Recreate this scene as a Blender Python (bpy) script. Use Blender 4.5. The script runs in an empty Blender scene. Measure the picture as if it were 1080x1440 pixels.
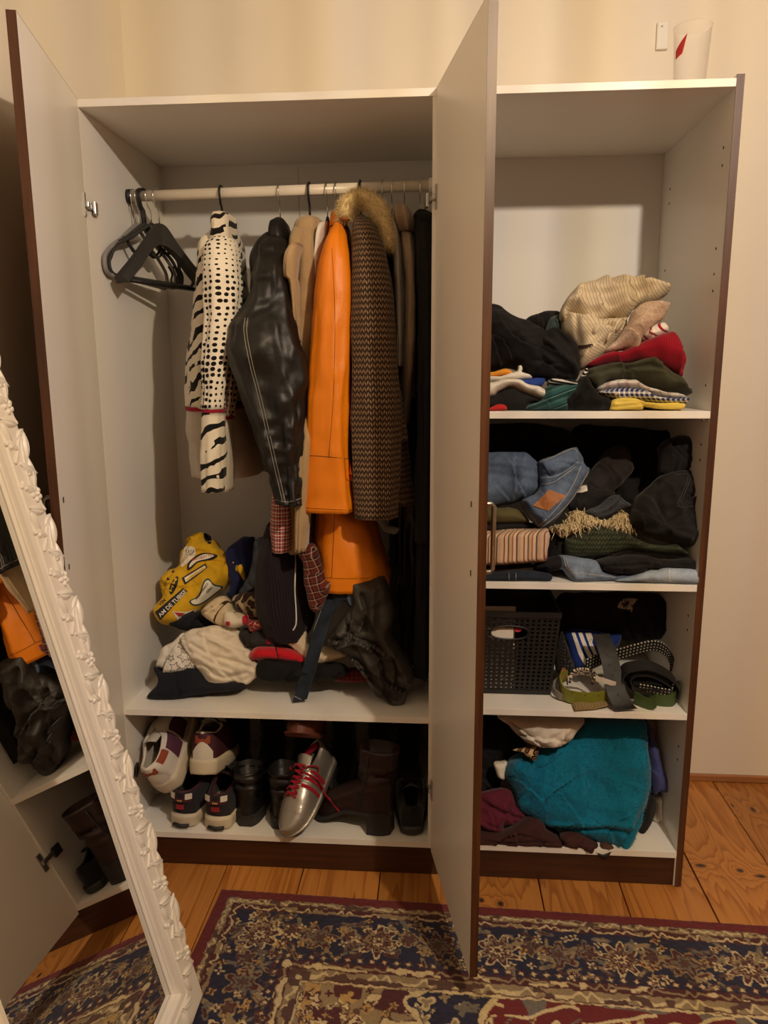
import bpy, bmesh, math, random
import numpy as np
from mathutils import Vector, Matrix
from mathutils.bvhtree import BVHTree

# ------------------------------------------------------------------ camera, world, lamp, exposure
SC = bpy.context.scene
COL = SC.collection
CAM = np.array([0.9043, -1.9161, 1.4343])
RIGHT = np.array([0.99734849, 0.07260483, -0.00495343])
UP = np.array([-0.00882472, 0.18822455, 0.98208637])
FWD = np.array([-0.07223658, 0.97943864, -0.18836619])
FPX = 1047.5
cd = bpy.data.cameras.new('camera')
cd.sensor_fit = 'VERTICAL'; cd.sensor_height = 36.0; cd.lens = FPX / 1440 * 36.0
cd.clip_start = 0.02
cam = bpy.data.objects.new('camera', cd)
COL.objects.link(cam)
m = Matrix.Identity(4)
for i in range(3):
    m[i][0], m[i][1], m[i][2], m[i][3] = RIGHT[i], UP[i], -FWD[i], CAM[i]
cam.matrix_world = m
SC.camera = cam
SC.view_settings.view_transform = 'Standard'
SC.view_settings.look = 'None'
SC.view_settings.gamma = 1.0
SC.view_settings.use_curve_mapping = False
SC.view_settings.exposure = 0.5
SC.cycles.max_bounces = 8
SC.cycles.diffuse_bounces = 4
SC.cycles.transparent_max_bounces = 12
SC.cycles.caustics_reflective = False
SC.cycles.caustics_refractive = False
world = bpy.data.worlds.new('world'); SC.world = world
world.use_nodes = True
world.node_tree.nodes['Background'].inputs[0].default_value = (1.0, 0.8, 0.6, 1)
world.node_tree.nodes['Background'].inputs[1].default_value = 0.02

LAMP = (1.78, -1.85, 2.56)
LAMP_W = 88.0
ld = bpy.data.lights.new('pendant_bulb_light', 'POINT')
ld.energy = LAMP_W; ld.shadow_soft_size = 0.035; ld.color = (1.0, 0.85, 0.64)
# no ribbed glass is built: noise round the lamp puts soft vertical streaks into its light
ld.use_nodes = True
_nt = ld.node_tree; _N = _nt.nodes; _L = _nt.links
_em = [n for n in _N if n.type == 'EMISSION'][0]
_tc = _N.new('ShaderNodeTexCoord'); _sp = _N.new('ShaderNodeSeparateXYZ')
_L.new(_tc.outputs['Normal'], _sp.inputs[0])
_at = _N.new('ShaderNodeMath'); _at.operation = 'ARCTAN2'
_L.new(_sp.outputs[1], _at.inputs[0]); _L.new(_sp.outputs[0], _at.inputs[1])
_ns = _N.new('ShaderNodeTexNoise'); _ns.noise_dimensions = '1D'
_ns.inputs['Scale'].default_value = 19.0; _ns.inputs['Detail'].default_value = 2.0
_L.new(_at.outputs[0], _ns.inputs['W'])
_mr = _N.new('ShaderNodeMapRange'); _mr.inputs[1].default_value = 0.3; _mr.inputs[2].default_value = 0.7
_mr.inputs[3].default_value = 0.86; _mr.inputs[4].default_value = 1.2
_L.new(_ns.outputs['Fac'], _mr.inputs[0]); _L.new(_mr.outputs[0], _em.inputs['Strength'])
_n2 = _N.new('ShaderNodeTexNoise'); _n2.noise_dimensions = '1D'
_n2.inputs['Scale'].default_value = 9.0; _n2.inputs['Detail'].default_value = 1.0
_a2 = _N.new('ShaderNodeMath'); _a2.inputs[1].default_value = 5.3; _L.new(_at.outputs[0], _a2.inputs[0]); _L.new(_a2.outputs[0], _n2.inputs['W'])
_cr = _N.new('ShaderNodeValToRGB')
_cr.color_ramp.elements[0].position = 0.32; _cr.color_ramp.elements[0].color = (1.0, 0.92, 0.80, 1)
_cr.color_ramp.elements[1].position = 0.68; _cr.color_ramp.elements[1].color = (1.0, 1.0, 1.12, 1)
_L.new(_n2.outputs['Fac'], _cr.inputs[0]); _L.new(_cr.outputs[0], _em.inputs['Color'])
lo = bpy.data.objects.new('pendant_bulb_light', ld); COL.objects.link(lo); lo.location = LAMP

# ------------------------------------------------------------------ pixel helpers (a pixel plus a real distance gives a point)
def ray(px, py):
    return FWD + np.multiply.outer(np.asarray(px, float) - 540, RIGHT) / FPX - np.multiply.outer(np.asarray(py, float) - 720, UP) / FPX
def on(px, py, ax, c):
    d = ray(px, py); return CAM + d * ((c - CAM[ax]) / d[..., ax])[..., None]
def at(px, py, y): return on(px, py, 1, y)
def floor_y(px, py, z): return float(on(px, py, 2, z)[1])
def Z(ox, oy, s, pts): return [(ox + a / s, oy + b / s) for a, b in pts]

# ------------------------------------------------------------------ object helpers
def put(o, **kw):
    for k, v in kw.items():
        if v is not None: o[k] = v
    return o
def thing(name, label, cat, loc=(0, 0, 0), group=None):
    o = bpy.data.objects.new(name, None); COL.objects.link(o); o.location = loc; o.empty_display_size = 0.02
    return put(o, label=label, category=cat, group=group)
def tag(o, label, cat, group=None): return put(o, label=label, category=cat, group=group)
def wloc(o):
    l = Vector((0, 0, 0))
    while o is not None: l = l + o.location; o = o.parent
    return l
def mk(name, V, F, mat, parent=None, uv=None, smooth=True, loc=None, col=None, sharp=None):
    """one mesh object from world-space vertices; uv per vertex"""
    V = np.asarray(V, float).reshape(-1, 3)
    base = np.array(wloc(parent)) if parent is not None else np.zeros(3)
    if parent is None:
        lc = np.array([(V[:, 0].min() + V[:, 0].max()) / 2, (V[:, 1].min() + V[:, 1].max()) / 2, V[:, 2].min()]) if loc is None else np.array(loc, float)
        base = lc
    me = bpy.data.meshes.new(name)
    me.from_pydata((V - base).tolist(), [], [tuple(int(i) for i in f) for f in F])
    if mat is not None:
        for mm in (mat if isinstance(mat, (list, tuple)) else [mat]): me.materials.append(mm)
    if smooth: me.polygons.foreach_set('use_smooth', [True] * len(me.polygons))
    n = len(me.loops); li = np.empty(n, dtype=np.int32); me.loops.foreach_get('vertex_index', li)
    if uv is not None:
        ul = me.uv_layers.new(name='uv'); ul.data.foreach_set('uv', np.asarray(uv, np.float32)[li].ravel())
    if col is not None:
        ca = me.color_attributes.new('col', 'FLOAT_COLOR', 'POINT')
        c4 = np.ones((len(V), 4), np.float32); c4[:, :3] = col; ca.data.foreach_set('color', c4.ravel())
    me.update()
    o = bpy.data.objects.new(name, me); COL.objects.link(o)
    if parent is not None: o.parent = parent
    else: o.location = base
    return o
def fix_normals(o):
    bm = bmesh.new(); bm.from_mesh(o.data); bmesh.ops.recalc_face_normals(bm, faces=bm.faces); bm.to_mesh(o.data); bm.free(); return o
BOXF = [(0, 3, 2, 1), (4, 5, 6, 7), (0, 1, 5, 4), (1, 2, 6, 5), (2, 3, 7, 6), (3, 0, 4, 7)]
def boxv(x0, x1, y0, y1, z0, z1):
    return [(x0, y0, z0), (x1, y0, z0), (x1, y1, z0), (x0, y1, z0), (x0, y0, z1), (x1, y0, z1), (x1, y1, z1), (x0, y1, z1)]
def box(name, x0, x1, y0, y1, z0, z1, mat, parent=None, bev=0.0, M=None):
    V = np.array(boxv(min(x0, x1), max(x0, x1), min(y0, y1), max(y0, y1), min(z0, z1), max(z0, z1)), float)
    F = BOXF
    if bev > 0:
        bm = bmesh.new(); vs = [bm.verts.new(v) for v in V]
        for f in F: bm.faces.new([vs[i] for i in f])
        bmesh.ops.bevel(bm, geom=list(bm.edges) + list(bm.verts), offset=bev, segments=2, affect='EDGES', profile=0.5)
        bm.verts.index_update()
        V = np.array([v.co[:] for v in bm.verts]); F = [[v.index for v in f.verts] for f in bm.faces]; bm.free()
    if M is not None: V = V @ np.array(M.to_3x3()).T + np.array(M.translation)
    return mk(name, V, F, mat, parent, smooth=False)
def joinm(parts):
    V, F = [], []
    n = 0
    for v, f in parts:
        V.append(np.asarray(v, float)); F += [tuple(i + n for i in q) for q in f]; n += len(v)
    return np.concatenate(V), F
def tubem(P, r, seg=8, cap=True, flat=1.0, upv=None):
    """tube along a polyline; r scalar or per point; flat squeezes along the up vector"""
    P = np.asarray(P, float); n = len(P); r = np.broadcast_to(np.asarray(r, float), (n,))
    T = np.gradient(P, axis=0); T /= np.linalg.norm(T, axis=1)[:, None] + 1e-12
    a = np.array(upv if upv is not None else ((0, 0, 1) if abs(T[0][2]) < .9 else (1, 0, 0)), float)
    V = []
    ang = np.arange(seg) * 2 * math.pi / seg
    for i in range(n):
        a = a - T[i] * (a @ T[i]); a /= np.linalg.norm(a) + 1e-12
        b = np.cross(T[i], a)
        V.append(P[i] + r[i] * (np.cos(ang)[:, None] * b + flat * np.sin(ang)[:, None] * a))
    V = np.concatenate(V)
    F = [(i * seg + j, i * seg + (j + 1) % seg, (i + 1) * seg + (j + 1) % seg, (i + 1) * seg + j) for i in range(n - 1) for j in range(seg)]
    if cap: F += [tuple(range(seg))[::-1], tuple((n - 1) * seg + j for j in range(seg))]
    return V, F
def tube(name, P, r, mat, parent=None, **kw):
    V, F = tubem(P, r, **kw); return mk(name, V, F, mat, parent)
def spline(P, n=8, closed=False):
    P = np.asarray(P, float); m = len(P); out = []
    rng = range(m if closed else m - 1)
    for i in rng:
        if closed: a, b, c, d = P[(i - 1) % m], P[i], P[(i + 1) % m], P[(i + 2) % m]
        else: a, b, c, d = P[max(i - 1, 0)], P[i], P[i + 1], P[min(i + 2, m - 1)]
        for k in range(n):
            t = k / n
            out.append(.5 * (2 * b + (c - a) * t + (2 * a - 5 * b + 4 * c - d) * t * t + (-a + 3 * b - 3 * c + d) * t ** 3))
    if not closed: out.append(P[-1])
    return np.array(out)
def lathem(c, prof, seg=24, axis=None):
    V = []; 
    for r, z in prof:
        for j in range(seg):
            t = 2 * math.pi * j / seg; V.append((c[0] + r * math.cos(t), c[1] + r * math.sin(t), c[2] + z))
    F = [(i * seg + j, i * seg + (j + 1) % seg, (i + 1) * seg + (j + 1) % seg, (i + 1) * seg + j) for i in range(len(prof) - 1) for j in range(seg)]
    return np.array(V), F
# ---- noise
def _h(i, j, k, s):
    n = (i.astype(np.int64) * 374761393 + j.astype(np.int64) * 668265263 + k.astype(np.int64) * 2147483647 + s * 1274126177) & 0xffffffff
    n = ((n ^ (n >> 13)) * 1274126177) & 0xffffffff
    n = ((n ^ (n >> 16)) * 2246822519) & 0xffffffff
    return ((n ^ (n >> 15)) & 0xffff) / 32767.5 - 1.0
def noise(x, y, z=0.0, s=0):
    x, y, z = np.broadcast_arrays(np.asarray(x, float), np.asarray(y, float), np.asarray(z, float))
    i, j, k = np.floor(x), np.floor(y), np.floor(z); u, v, w = x - i, y - j, z - k
    i, j, k = i.astype(int), j.astype(int), k.astype(int)
    f = lambda t: t * t * t * (t * (t * 6 - 15) + 10)
    u, v, w = f(u), f(v), f(w)
    l = lambda a, b, t: a + (b - a) * t
    return l(l(l(_h(i, j, k, s), _h(i + 1, j, k, s), u), l(_h(i, j + 1, k, s), _h(i + 1, j + 1, k, s), u), v),
             l(l(_h(i, j, k + 1, s), _h(i + 1, j, k + 1, s), u), l(_h(i, j + 1, k + 1, s), _h(i + 1, j + 1, k + 1, s), u), v), w)
def worley(x, y, s=0):
    i, j = np.floor(x).astype(int), np.floor(y).astype(int); best = np.full(np.shape(x), 9.0); k = np.zeros_like(i)
    for a in (-1, 0, 1):
        for b in (-1, 0, 1):
            px = i + a + .5 + .45 * _h(i + a, j + b, k, s); py = j + b + .5 + .45 * _h(i + a, j + b, k + 1, s)
            best = np.minimum(best, (px - x) ** 2 + (py - y) ** 2)
    return np.sqrt(best)
def wrinkles(u, v, s, f=9.0, ang=0.0, stretch=3.0):
    """cloth creases: sharp ridged noise drawn out along a direction, warped; about -0.5..0.6"""
    wu = u + .05 * noise(u * 4, v * 4, 3.1, s); wv = v + .05 * noise(u * 4, v * 4, 7.7, s + 1)
    c, q = math.cos(ang), math.sin(ang)
    a, b = wu * c + wv * q, -wu * q + wv * c
    r1 = (1 - np.abs(noise(a * f, b * f / stretch, .5, s + 2))) ** 2.5
    c, q = math.cos(ang + 1.1), math.sin(ang + 1.1)
    a2, b2 = wu * c + wv * q, -wu * q + wv * c
    r2 = (1 - np.abs(noise(a2 * f * 1.7, b2 * f * 1.7 / stretch, 1.5, s + 5))) ** 2.5
    w1 = worley(a * f * .8, b * f * .8 / stretch, s + 31); w2 = worley(a2 * f * 1.25, b2 * f * 1.25 / stretch, s + 37)
    return 1.5 * (w1 - .45) + .7 * (w2 - .45) + .7 * (r1 - .4) + .35 * (r2 - .45) + .8 * noise(u * f * .35, v * f * .35, 2.2, s + 9)

# ------------------------------------------------------------------ materials
class NT:
    def __init__(s, name):
        s.m = bpy.data.materials.new(name); s.m.use_nodes = True
        s.t = s.m.node_tree; s.p = s.t.nodes['Principled BSDF']
    def n(s, t, **kw):
        o = s.t.nodes.new('ShaderNode' + t)
        for k, v in kw.items(): setattr(o, k, v)
        return o
    def l(s, a, b): s.t.links.new(a, b); return b
    def val(s, x, sock):
        if hasattr(x, 'is_output') or isinstance(x, bpy.types.NodeSocket): s.l(x, sock)
        else: sock.default_value = x
    def math(s, op, a, b=0.0, c=0.0):
        o = s.n('Math', operation=op); s.val(a, o.inputs[0]); s.val(b, o.inputs[1]); s.val(c, o.inputs[2]); return o.outputs[0]
    def uv(s): return s.n('UVMap').outputs[0]
    def obj(s): return s.n('TexCoord').outputs['Object']
    def sep(s, v): o = s.n('SeparateXYZ'); s.l(v, o.inputs[0]); return o.outputs
    def noise(s, v, scale, det=2.0, out='Fac', rough=.5, dim='3D'):
        o = s.n('TexNoise', noise_dimensions=dim); s.l(v, o.inputs['Vector']); o.inputs['Scale'].default_value = scale; o.inputs['Detail'].default_value = det
        o.inputs['Roughness'].default_value = rough; return o.outputs[out]
    def mapv(s, v, scale=(1, 1, 1), rot=(0, 0, 0), loc=(0, 0, 0)):
        o = s.n('Mapping'); s.l(v, o.inputs[0]); o.inputs['Scale'].default_value = scale; o.inputs['Rotation'].default_value = rot; o.inputs['Location'].default_value = loc; return o.outputs[0]
    def mix(s, f, a, b, mode='MIX'):
        o = s.n('Mix', data_type='RGBA', blend_type=mode); s.val(f, o.inputs[0])
        for x, k in ((a, 6), (b, 7)):
            if isinstance(x, (tuple, list)): o.inputs[k].default_value = (*x[:3], 1)
            else: s.l(x, o.inputs[k])
        return o.outputs[2]
    def ramp(s, f, st, interp='LINEAR'):
        o = s.n('ValToRGB'); s.val(f, o.inputs[0]); e = o.color_ramp; e.interpolation = interp
        while len(e.elements) < len(st): e.elements.new(1.0)
        for q, (p, c) in zip(e.elements, st): q.position = p; q.color = (*c[:3], 1)
        return o.outputs[0]
    def bump(s, h, strength=.3, dist=.002, prev=None):
        o = s.n('Bump'); s.val(h, o.inputs['Height']); o.inputs['Strength'].default_value = strength; o.inputs['Distance'].default_value = dist
        if prev is not None: s.l(prev, o.inputs['Normal'])
        s.l(o.outputs[0], s.p.inputs['Normal']); return o.outputs[0]
    def col(s, c):
        i = s.p.inputs['Base Color']
        if isinstance(c, (tuple, list)): i.default_value = (*c[:3], 1)
        else: s.l(c, i)
    def set(s, **kw):
        for k, v in kw.items(): s.val(v, s.p.inputs[k.replace('_', ' ')])
        return s
def plain(name, c, rough=.5, metal=0.0, bump=None, var=0.0, **kw):
    t = NT(name); t.set(Roughness=rough, Metallic=metal, **kw)
    if var > 0:
        v = t.noise(t.obj(), 9.0, 3); t.col(t.mix(v, tuple(x * (1 - var) for x in c), tuple(min(1, x * (1 + var)) for x in c)))
    else: t.col(c)
    if bump: t.bump(t.noise(t.obj(), bump[0], 3), bump[1], bump[2])
    return t.m
def _lin(c):
    return tuple(((x / 255) / 12.92 if x / 255 <= .04045 else ((x / 255 + .055) / 1.055) ** 2.4) for x in c)
def rgb(r, g, b): return _lin((r, g, b))

# ------------------------------------------------------------------ surface materials
def wall_mat():
    t = NT('painted_plaster'); v = t.obj()
    t.col(t.mix(t.noise(v, 2.2, 3), rgb(232, 222, 204), rgb(240, 231, 214))); t.set(Roughness=.55)
    t.bump(t.noise(v, 14, 4), .12, .004); return t.m
def melamine(name, c, rough=.38):
    t = NT(name); v = t.obj()
    t.col(t.mix(t.noise(v, 3, 2), tuple(x * .97 for x in c), c)); t.set(Roughness=rough)
    t.bump(t.noise(v, 420, 2), .05, .0006); return t.m
def veneer(name, a, b, ax=2):
    t = NT(name); sc = [38, 38, 38]; sc[ax] = 1.6
    v = t.mapv(t.obj(), tuple(sc)); g = t.noise(v, 2.2, 5, rough=.65)
    t.col(t.ramp(g, [(.3, a), (.7, b)])); t.set(Roughness=.42); t.bump(g, .12, .001); return t.m
KNOTS = [(985, 1217, 1.6, .9), (1041, 1224, 1.0, .9), (1070, 1232, 1.5, .8), (1059, 1138, .8, 1.6), (704, 1270, .9, 1.1), (677, 1265, .7, 1.0), (1030, 1132, .4, 1.2)]
def pine():
    t = NT('oiled_pine'); pos = t.n('NewGeometry').outputs['Position']; rnd = t.n('ObjectInfo').outputs['Random']
    off = t.n('CombineXYZ'); t.l(t.math('MULTIPLY', rnd, 37.0), off.inputs[0]); t.l(t.math('MULTIPLY', rnd, 91.0), off.inputs[1])
    va = t.n('VectorMath', operation='ADD'); t.l(pos, va.inputs[0]); t.l(off.outputs[0], va.inputs[1])
    kd = None; warp = None
    for px, py, sx, sy in KNOTS:
        c = on(px, py, 2, 0.0)
        s = t.n('VectorMath', operation='SUBTRACT'); t.l(pos, s.inputs[0]); s.inputs[1].default_value = (c[0], c[1], 0)
        q = t.n('VectorMath', operation='MULTIPLY'); t.l(s.outputs[0], q.inputs[0]); q.inputs[1].default_value = (1 / sx, 1 / sy, 0)
        ln = t.n('VectorMath', operation='LENGTH'); t.l(q.outputs[0], ln.inputs[0]); d = ln.outputs['Value']
        kd = d if kd is None else t.math('MINIMUM', kd, d)
    # grain: long rings, bent round the knots
    v = t.mapv(va.outputs[0], (11, .75, 1))
    n0 = t.noise(v, 1.0, 3)
    bend = t.math('DIVIDE', .02, t.math('ADD', kd, .03))
    w = t.math('FRACT', t.math('MULTIPLY', t.math('ADD', n0, bend), 9.0))
    ring = t.ramp(w, [(0, (0, 0, 0)), (.55, (.25,) * 3), (.9, (1, 1, 1)), (1, (0, 0, 0))])
    fine = t.noise(t.mapv(va.outputs[0], (160, 4, 1)), 1.0, 4)
    c = t.mix(ring, rgb(208, 142, 70), rgb(164, 100, 42))
    c = t.mix(t.math('MULTIPLY', fine, .55), c, rgb(134, 76, 28))
    tone = t.math('MULTIPLY_ADD', rnd, .3, .8)
    tn = t.n('VectorMath', operation='SCALE'); t.l(c, tn.inputs[0]); t.l(tone, tn.inputs['Scale'])
    c = t.mix(t.ramp(kd, [(.006, (1, 1, 1)), (.013, (0, 0, 0))]), tn.outputs[0], rgb(52, 34, 30))
    t.col(c); t.set(Roughness=.4); t.bump(t.math('ADD', ring, fine), .08, .001); return t.m
WALL = wall_mat()
WHITE = melamine('white_melamine', rgb(238, 234, 226))
GREYW = melamine('grey_white_melamine', rgb(226, 224, 220), .5)
BROWN = veneer('dark_walnut_veneer', rgb(54, 30, 16), rgb(92, 54, 28))
BROWNX = veneer('dark_walnut_veneer_across', rgb(48, 25, 13), rgb(76, 42, 22), 0)
PINE = pine()
CHROME = plain('chrome', (.75, .74, .72), .18, 1.0)
STEEL = plain('brushed_steel', (.55, .54, .52), .32, 1.0)
BLACKM = plain('black_metal', (.02, .02, .02), .35)
DARKH = plain('dark_hole', (.012, .01, .008), .8)
BLKPL = plain('black_plastic', (.009, .0085, .008), .5, bump=(60, .1, .001))
BLKVEL = plain('black_velvet_plastic', (.03, .028, .026), .7, bump=(90, .1, .001))
GREYPL = plain('grey_plastic', (.24, .23, .22), .5)
WHITEPL = plain('white_plastic', rgb(236, 232, 222), .4)

# ------------------------------------------------------------------ room
XL, XR, YB, YF, ZC = -0.09, 4.6, 0.575, -4.6, 2.95
def struct(o): o['kind'] = 'structure'; return o
struct(box('wall_back', XL - .1, XR + .1, YB, YB + .1, 0, ZC, WALL))
struct(box('wall_left', XL - .1, XL, YF, YB, 0, ZC, WALL))
FARW = plain('bounce_cut_wall', rgb(120, 104, 88), .7)  # unseen far walls and ceiling: colours darkened to cut bounce light
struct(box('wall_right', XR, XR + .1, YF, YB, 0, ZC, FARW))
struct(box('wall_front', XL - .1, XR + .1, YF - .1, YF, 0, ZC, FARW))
struct(box('ceiling', XL - .1, XR + .1, YF - .1, YB + .1, ZC, ZC + .1, plain('ceiling_paint', rgb(196, 186, 172), .8)))
floor = struct(box('floor', XL - .1, XR + .1, YF - .1, YB + .1, -.06, -.026, plain('subfloor', (.02, .012, .008), .9)))
PW = .2265; x = .747 - PW * 4
k = 0
while x < XR:
    a, b = max(x + .0016, XL + .001), min(x + PW - .0016, XR - .001)
    dz = [0, -.0012, .0006, -.0005, .0004, -.0009][k % 6]
    if b - a > .03: box('plank', a, b, YF + .001, YB - .001, -.025, dz - .001, PINE, floor, bev=.0016)
    x += PW; k += 1
BB = veneer('skirting_wood', rgb(150, 98, 58), rgb(176, 120, 76), 0)
struct(box('baseboard_back', 1.60, XR, YB - .014, YB, 0, .024, BB, bev=.003))

# pendant lamp (above and behind the photographer): rose, cord, socket; the bulb's light is set at the top of the file
lamp = thing('pendant_lamp', 'pendant lamp with bare bulb hanging from the ceiling behind the viewer', 'lamp', (LAMP[0], LAMP[1], ZC))
V, F = lathem((LAMP[0], LAMP[1], ZC - .03), [(0, .03), (.05, .03), (.045, 0), (.004, -.004)]); mk('ceiling_rose', V, F, WHITEPL, lamp)
tube('cord', [(LAMP[0], LAMP[1], ZC - .03), (LAMP[0], LAMP[1], LAMP[2] + .13)], .003, BLKPL, lamp)
V, F = lathem((LAMP[0], LAMP[1], LAMP[2] + .06), [(.004, .075), (.02, .07), (.022, 0), (.0, 0)]); mk('socket', V, F, WHITEPL, lamp)

# ------------------------------------------------------------------ wardrobe
W, H, D, XD, T = 1.5955, 2.0933, 0.555, 0.8925, 0.018
ZT, ZS, ZB, Z1, Z2, Z3 = 2.0851, 0.4879, 0.1056, 1.3276, 0.8794, 0.5199
wr = thing('wardrobe', 'wide open wardrobe with white inside, dark brown edges and two swung doors', 'wardrobe', (W / 2, D / 2, 0))
def panel(name, *a, mat=WHITE, bev=.0006): return box(name, *a, mat, wr, bev=bev)
sp = panel('side_panel', 0, T, 0.001, D, 0, ZT - .001)
box('edge_band', 0, T, -.0012, .0009, 0, ZT - .001, WHITE, sp)
sp = panel('side_panel', W - T, W - .0015, 0.001, D, 0, H)
box('edge_band', W - T, W, -.0012, .0009, 0, H, BROWN, sp); box('veneer_sheet', W - .0014, W, .001, D, 0, H, BROWN, sp)
panel('divider_panel', XD - T / 2, XD + T / 2, .001, D - .004, ZB, ZT - T)
panel('top_panel', T, W - T, -.001, D, ZT - T, ZT, mat=WHITE)
panel('bottom_panel', T, W - T, 0, D - .004, ZB - T, ZB)
panel('shelf', T, XD - T / 2, .001, D - .004, ZS - T, ZS)
for z in (Z1, Z2, Z3): panel('shelf', XD + T / 2, W - T, .001, D - .004, z - T, z)
xs = float(at(420, 245, D)[0])
for a, b in ((T, xs - .0008), (xs + .0008, XD - T / 2), (XD + T / 2, W - T)): panel('back_panel', a, b, D - .004, D, ZB, ZT - T, mat=GREYW)
panel('plinth', T, W - T, .006, .022, 0, ZB - T - .0005, mat=BROWNX)
box('support_rail', W - T - .004, W - T, .0, .012, 0, ZB - T, plain('chipped_edge', rgb(190, 180, 170), .6), wr)
# shelf pins and the row of drilled holes
def cyl(name, c, d, r, L, mat, parent, seg=10):
    c = np.array(c, float); d = np.array(d, float); return tube(name, [c - d * L / 2, c + d * L / 2], r, mat, parent, seg=seg)
for z in (Z1, Z2, Z3):
    for y in (.05, .47):
        cyl('shelf_pin', (W - T - .006, y - .03, z - T - .004), (1, 0, 0), .004, .014, CHROME, wr)
hv = []
for y in (.05, .47):
    for z in (1.95, 1.91, 1.72, 1.66, 1.62, 1.39, 1.24, 1.2, 1.02, .98, .78, .74, .40, .36):
        hv.append(tubem([(W - T - .0006, y, z), (W - T + .001, y, z)], .0036, 8))
V, F = joinm(hv); mk('pin_holes', V, F, DARKH, wr)['kind'] = 'stuff'
# clothes rod: an oval bar, slightly out of level
ROD_Y = .267
rl = at(178, 276.5, ROD_Y); rr = at(612, 260.5, ROD_Y)
def rod_z(x): return rl[2] + (rr[2] - rl[2]) * (x - rl[0]) / (rr[0] - rl[0])
V, F = tubem([(T, ROD_Y, rod_z(T)), (XD - T / 2, ROD_Y, rod_z(XD - T / 2))], .0145, 18, flat=.62, upv=(0, 1, 0)); mk('clothes_rod', V, F, plain('white_enamel', rgb(236, 226, 208), .3), wr)
for x, s in ((T, 1), (XD - T / 2, -1)):
    V, F = tubem([(x, ROD_Y, rod_z(x)), (x + s * .012, ROD_Y, rod_z(x))], .02, 16, flat=.75, upv=(0, 1, 0)); mk('rod_socket', V, F, BLKPL if s > 0 else WHITEPL, wr)

# doors: a white slab, walnut sheet and edge bands, cup hinges, screw holes, bar handle
def door(hx, ang, L, sgn):
    """hinge line at (hx, 0); inner face on side sgn of the direction"""
    d = np.array([math.cos(ang), math.sin(ang), 0]); n = np.array([-d[1], d[0], 0]) * sgn   # n: outward (outer face)
    M = Matrix(((d[0], n[0], 0, hx), (d[1], n[1], 0, 0), (0, 0, 1, 0), (0, 0, 0, 1)))
    z0, z1 = .0783, ZT
    dr = box('door', .001, L - .0012, 0.0, T - .0015, z0 + .001, z1 - .001, WHITE, wr, M=M)
    box('veneer_sheet', .0, L - .0002, T - .0013, T, z0, z1, BROWN, dr, M=M)
    box('edge_band', L - .0011, L, -.0002, T - .0014, z0, z1, BROWN, dr, M=M)
    box('edge_band', 0, L - .0012, .0, T - .0014, z1 - .0009, z1, BROWN, dr, M=M)
    return dr, M
AM, AL = 4.9175, math.atan2(-.453, .1055)
dm, MM = door(XD, AM, .4566, 1)
dl, ML = door(.0178, AL, .4651, -1)
for o in (dm, dl): fix_normals(o); [fix_normals(c) for c in o.children]
def hinge(dr, M, z, side):
    box('hinge', .006, .022, -.0035, -.0002, z - .028, z + .028, STEEL, dr, M=M)
    box('hinge_arm', -.03, .02, -.012, -.0036, z - .007, z + .007, STEEL, dr, bev=.002, M=M)
    box('hinge_plate', -.052, -.02, -.02, -.0125, z - .016, z + .016, STEEL if z > 1 else BLACKM, dr, bev=.002, M=M)
for z in (1.84, .278): hinge(dl, ML, z, 1); hinge(dm, MM, z, 1)
def screws(dr, M, pts):
    for u, z in pts: box('screw_hole', u - .0035, u + .0035, -.0008, .0, z - .006, z + .006, BLACKM, dr, M=M)
def door_uz(px, py, hx, ang):
    d = np.array([math.cos(ang), math.sin(ang), 0]); n = np.array([-d[1], d[0], 0]); r = ray(px, py)
    s = ((np.array([hx, 0, 0]) - CAM) @ n) / (r @ n); X = CAM + r * s
    return float((X - np.array([hx, 0, 0])) @ d), float(X[2])
screws(dm, MM, [door_uz(663, 709, XD, AM), door_uz(662, 806, XD, AM)])
screws(dl, ML, [door_uz(89, 703, .0178, AL), door_uz(97, 797, .0178, AL)])
u0, za = door_uz(663, 709, XD, AM); _, zb = door_uz(662, 806, XD, AM)
ha, hb = Vector((u0, T, za)), Vector((u0, T, zb)); o3 = Vector((0, .03, 0))
tube('handle', [MM @ p for p in (ha, ha + o3 * .8, ha + o3 + Vector((0, 0, -.006)), hb + o3 + Vector((0, 0, .006)), hb + o3 * .8, hb)], .0055, STEEL, dm, upv=(1, 0, 0))
u1, zc = door_uz(89, 703, .0178, AL); _, zd = door_uz(97, 797, .0178, AL); u1 = u0
ha, hb = Vector((u1, T, zc)), Vector((u1, T, zd))
tube('handle', [ML @ p for p in (ha, ha + o3 * .8, ha + o3 + Vector((0, 0, -.006)), hb + o3 + Vector((0, 0, .006)), hb + o3 * .8, hb)], .0055, STEEL, dl, upv=(1, 0, 0))

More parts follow.
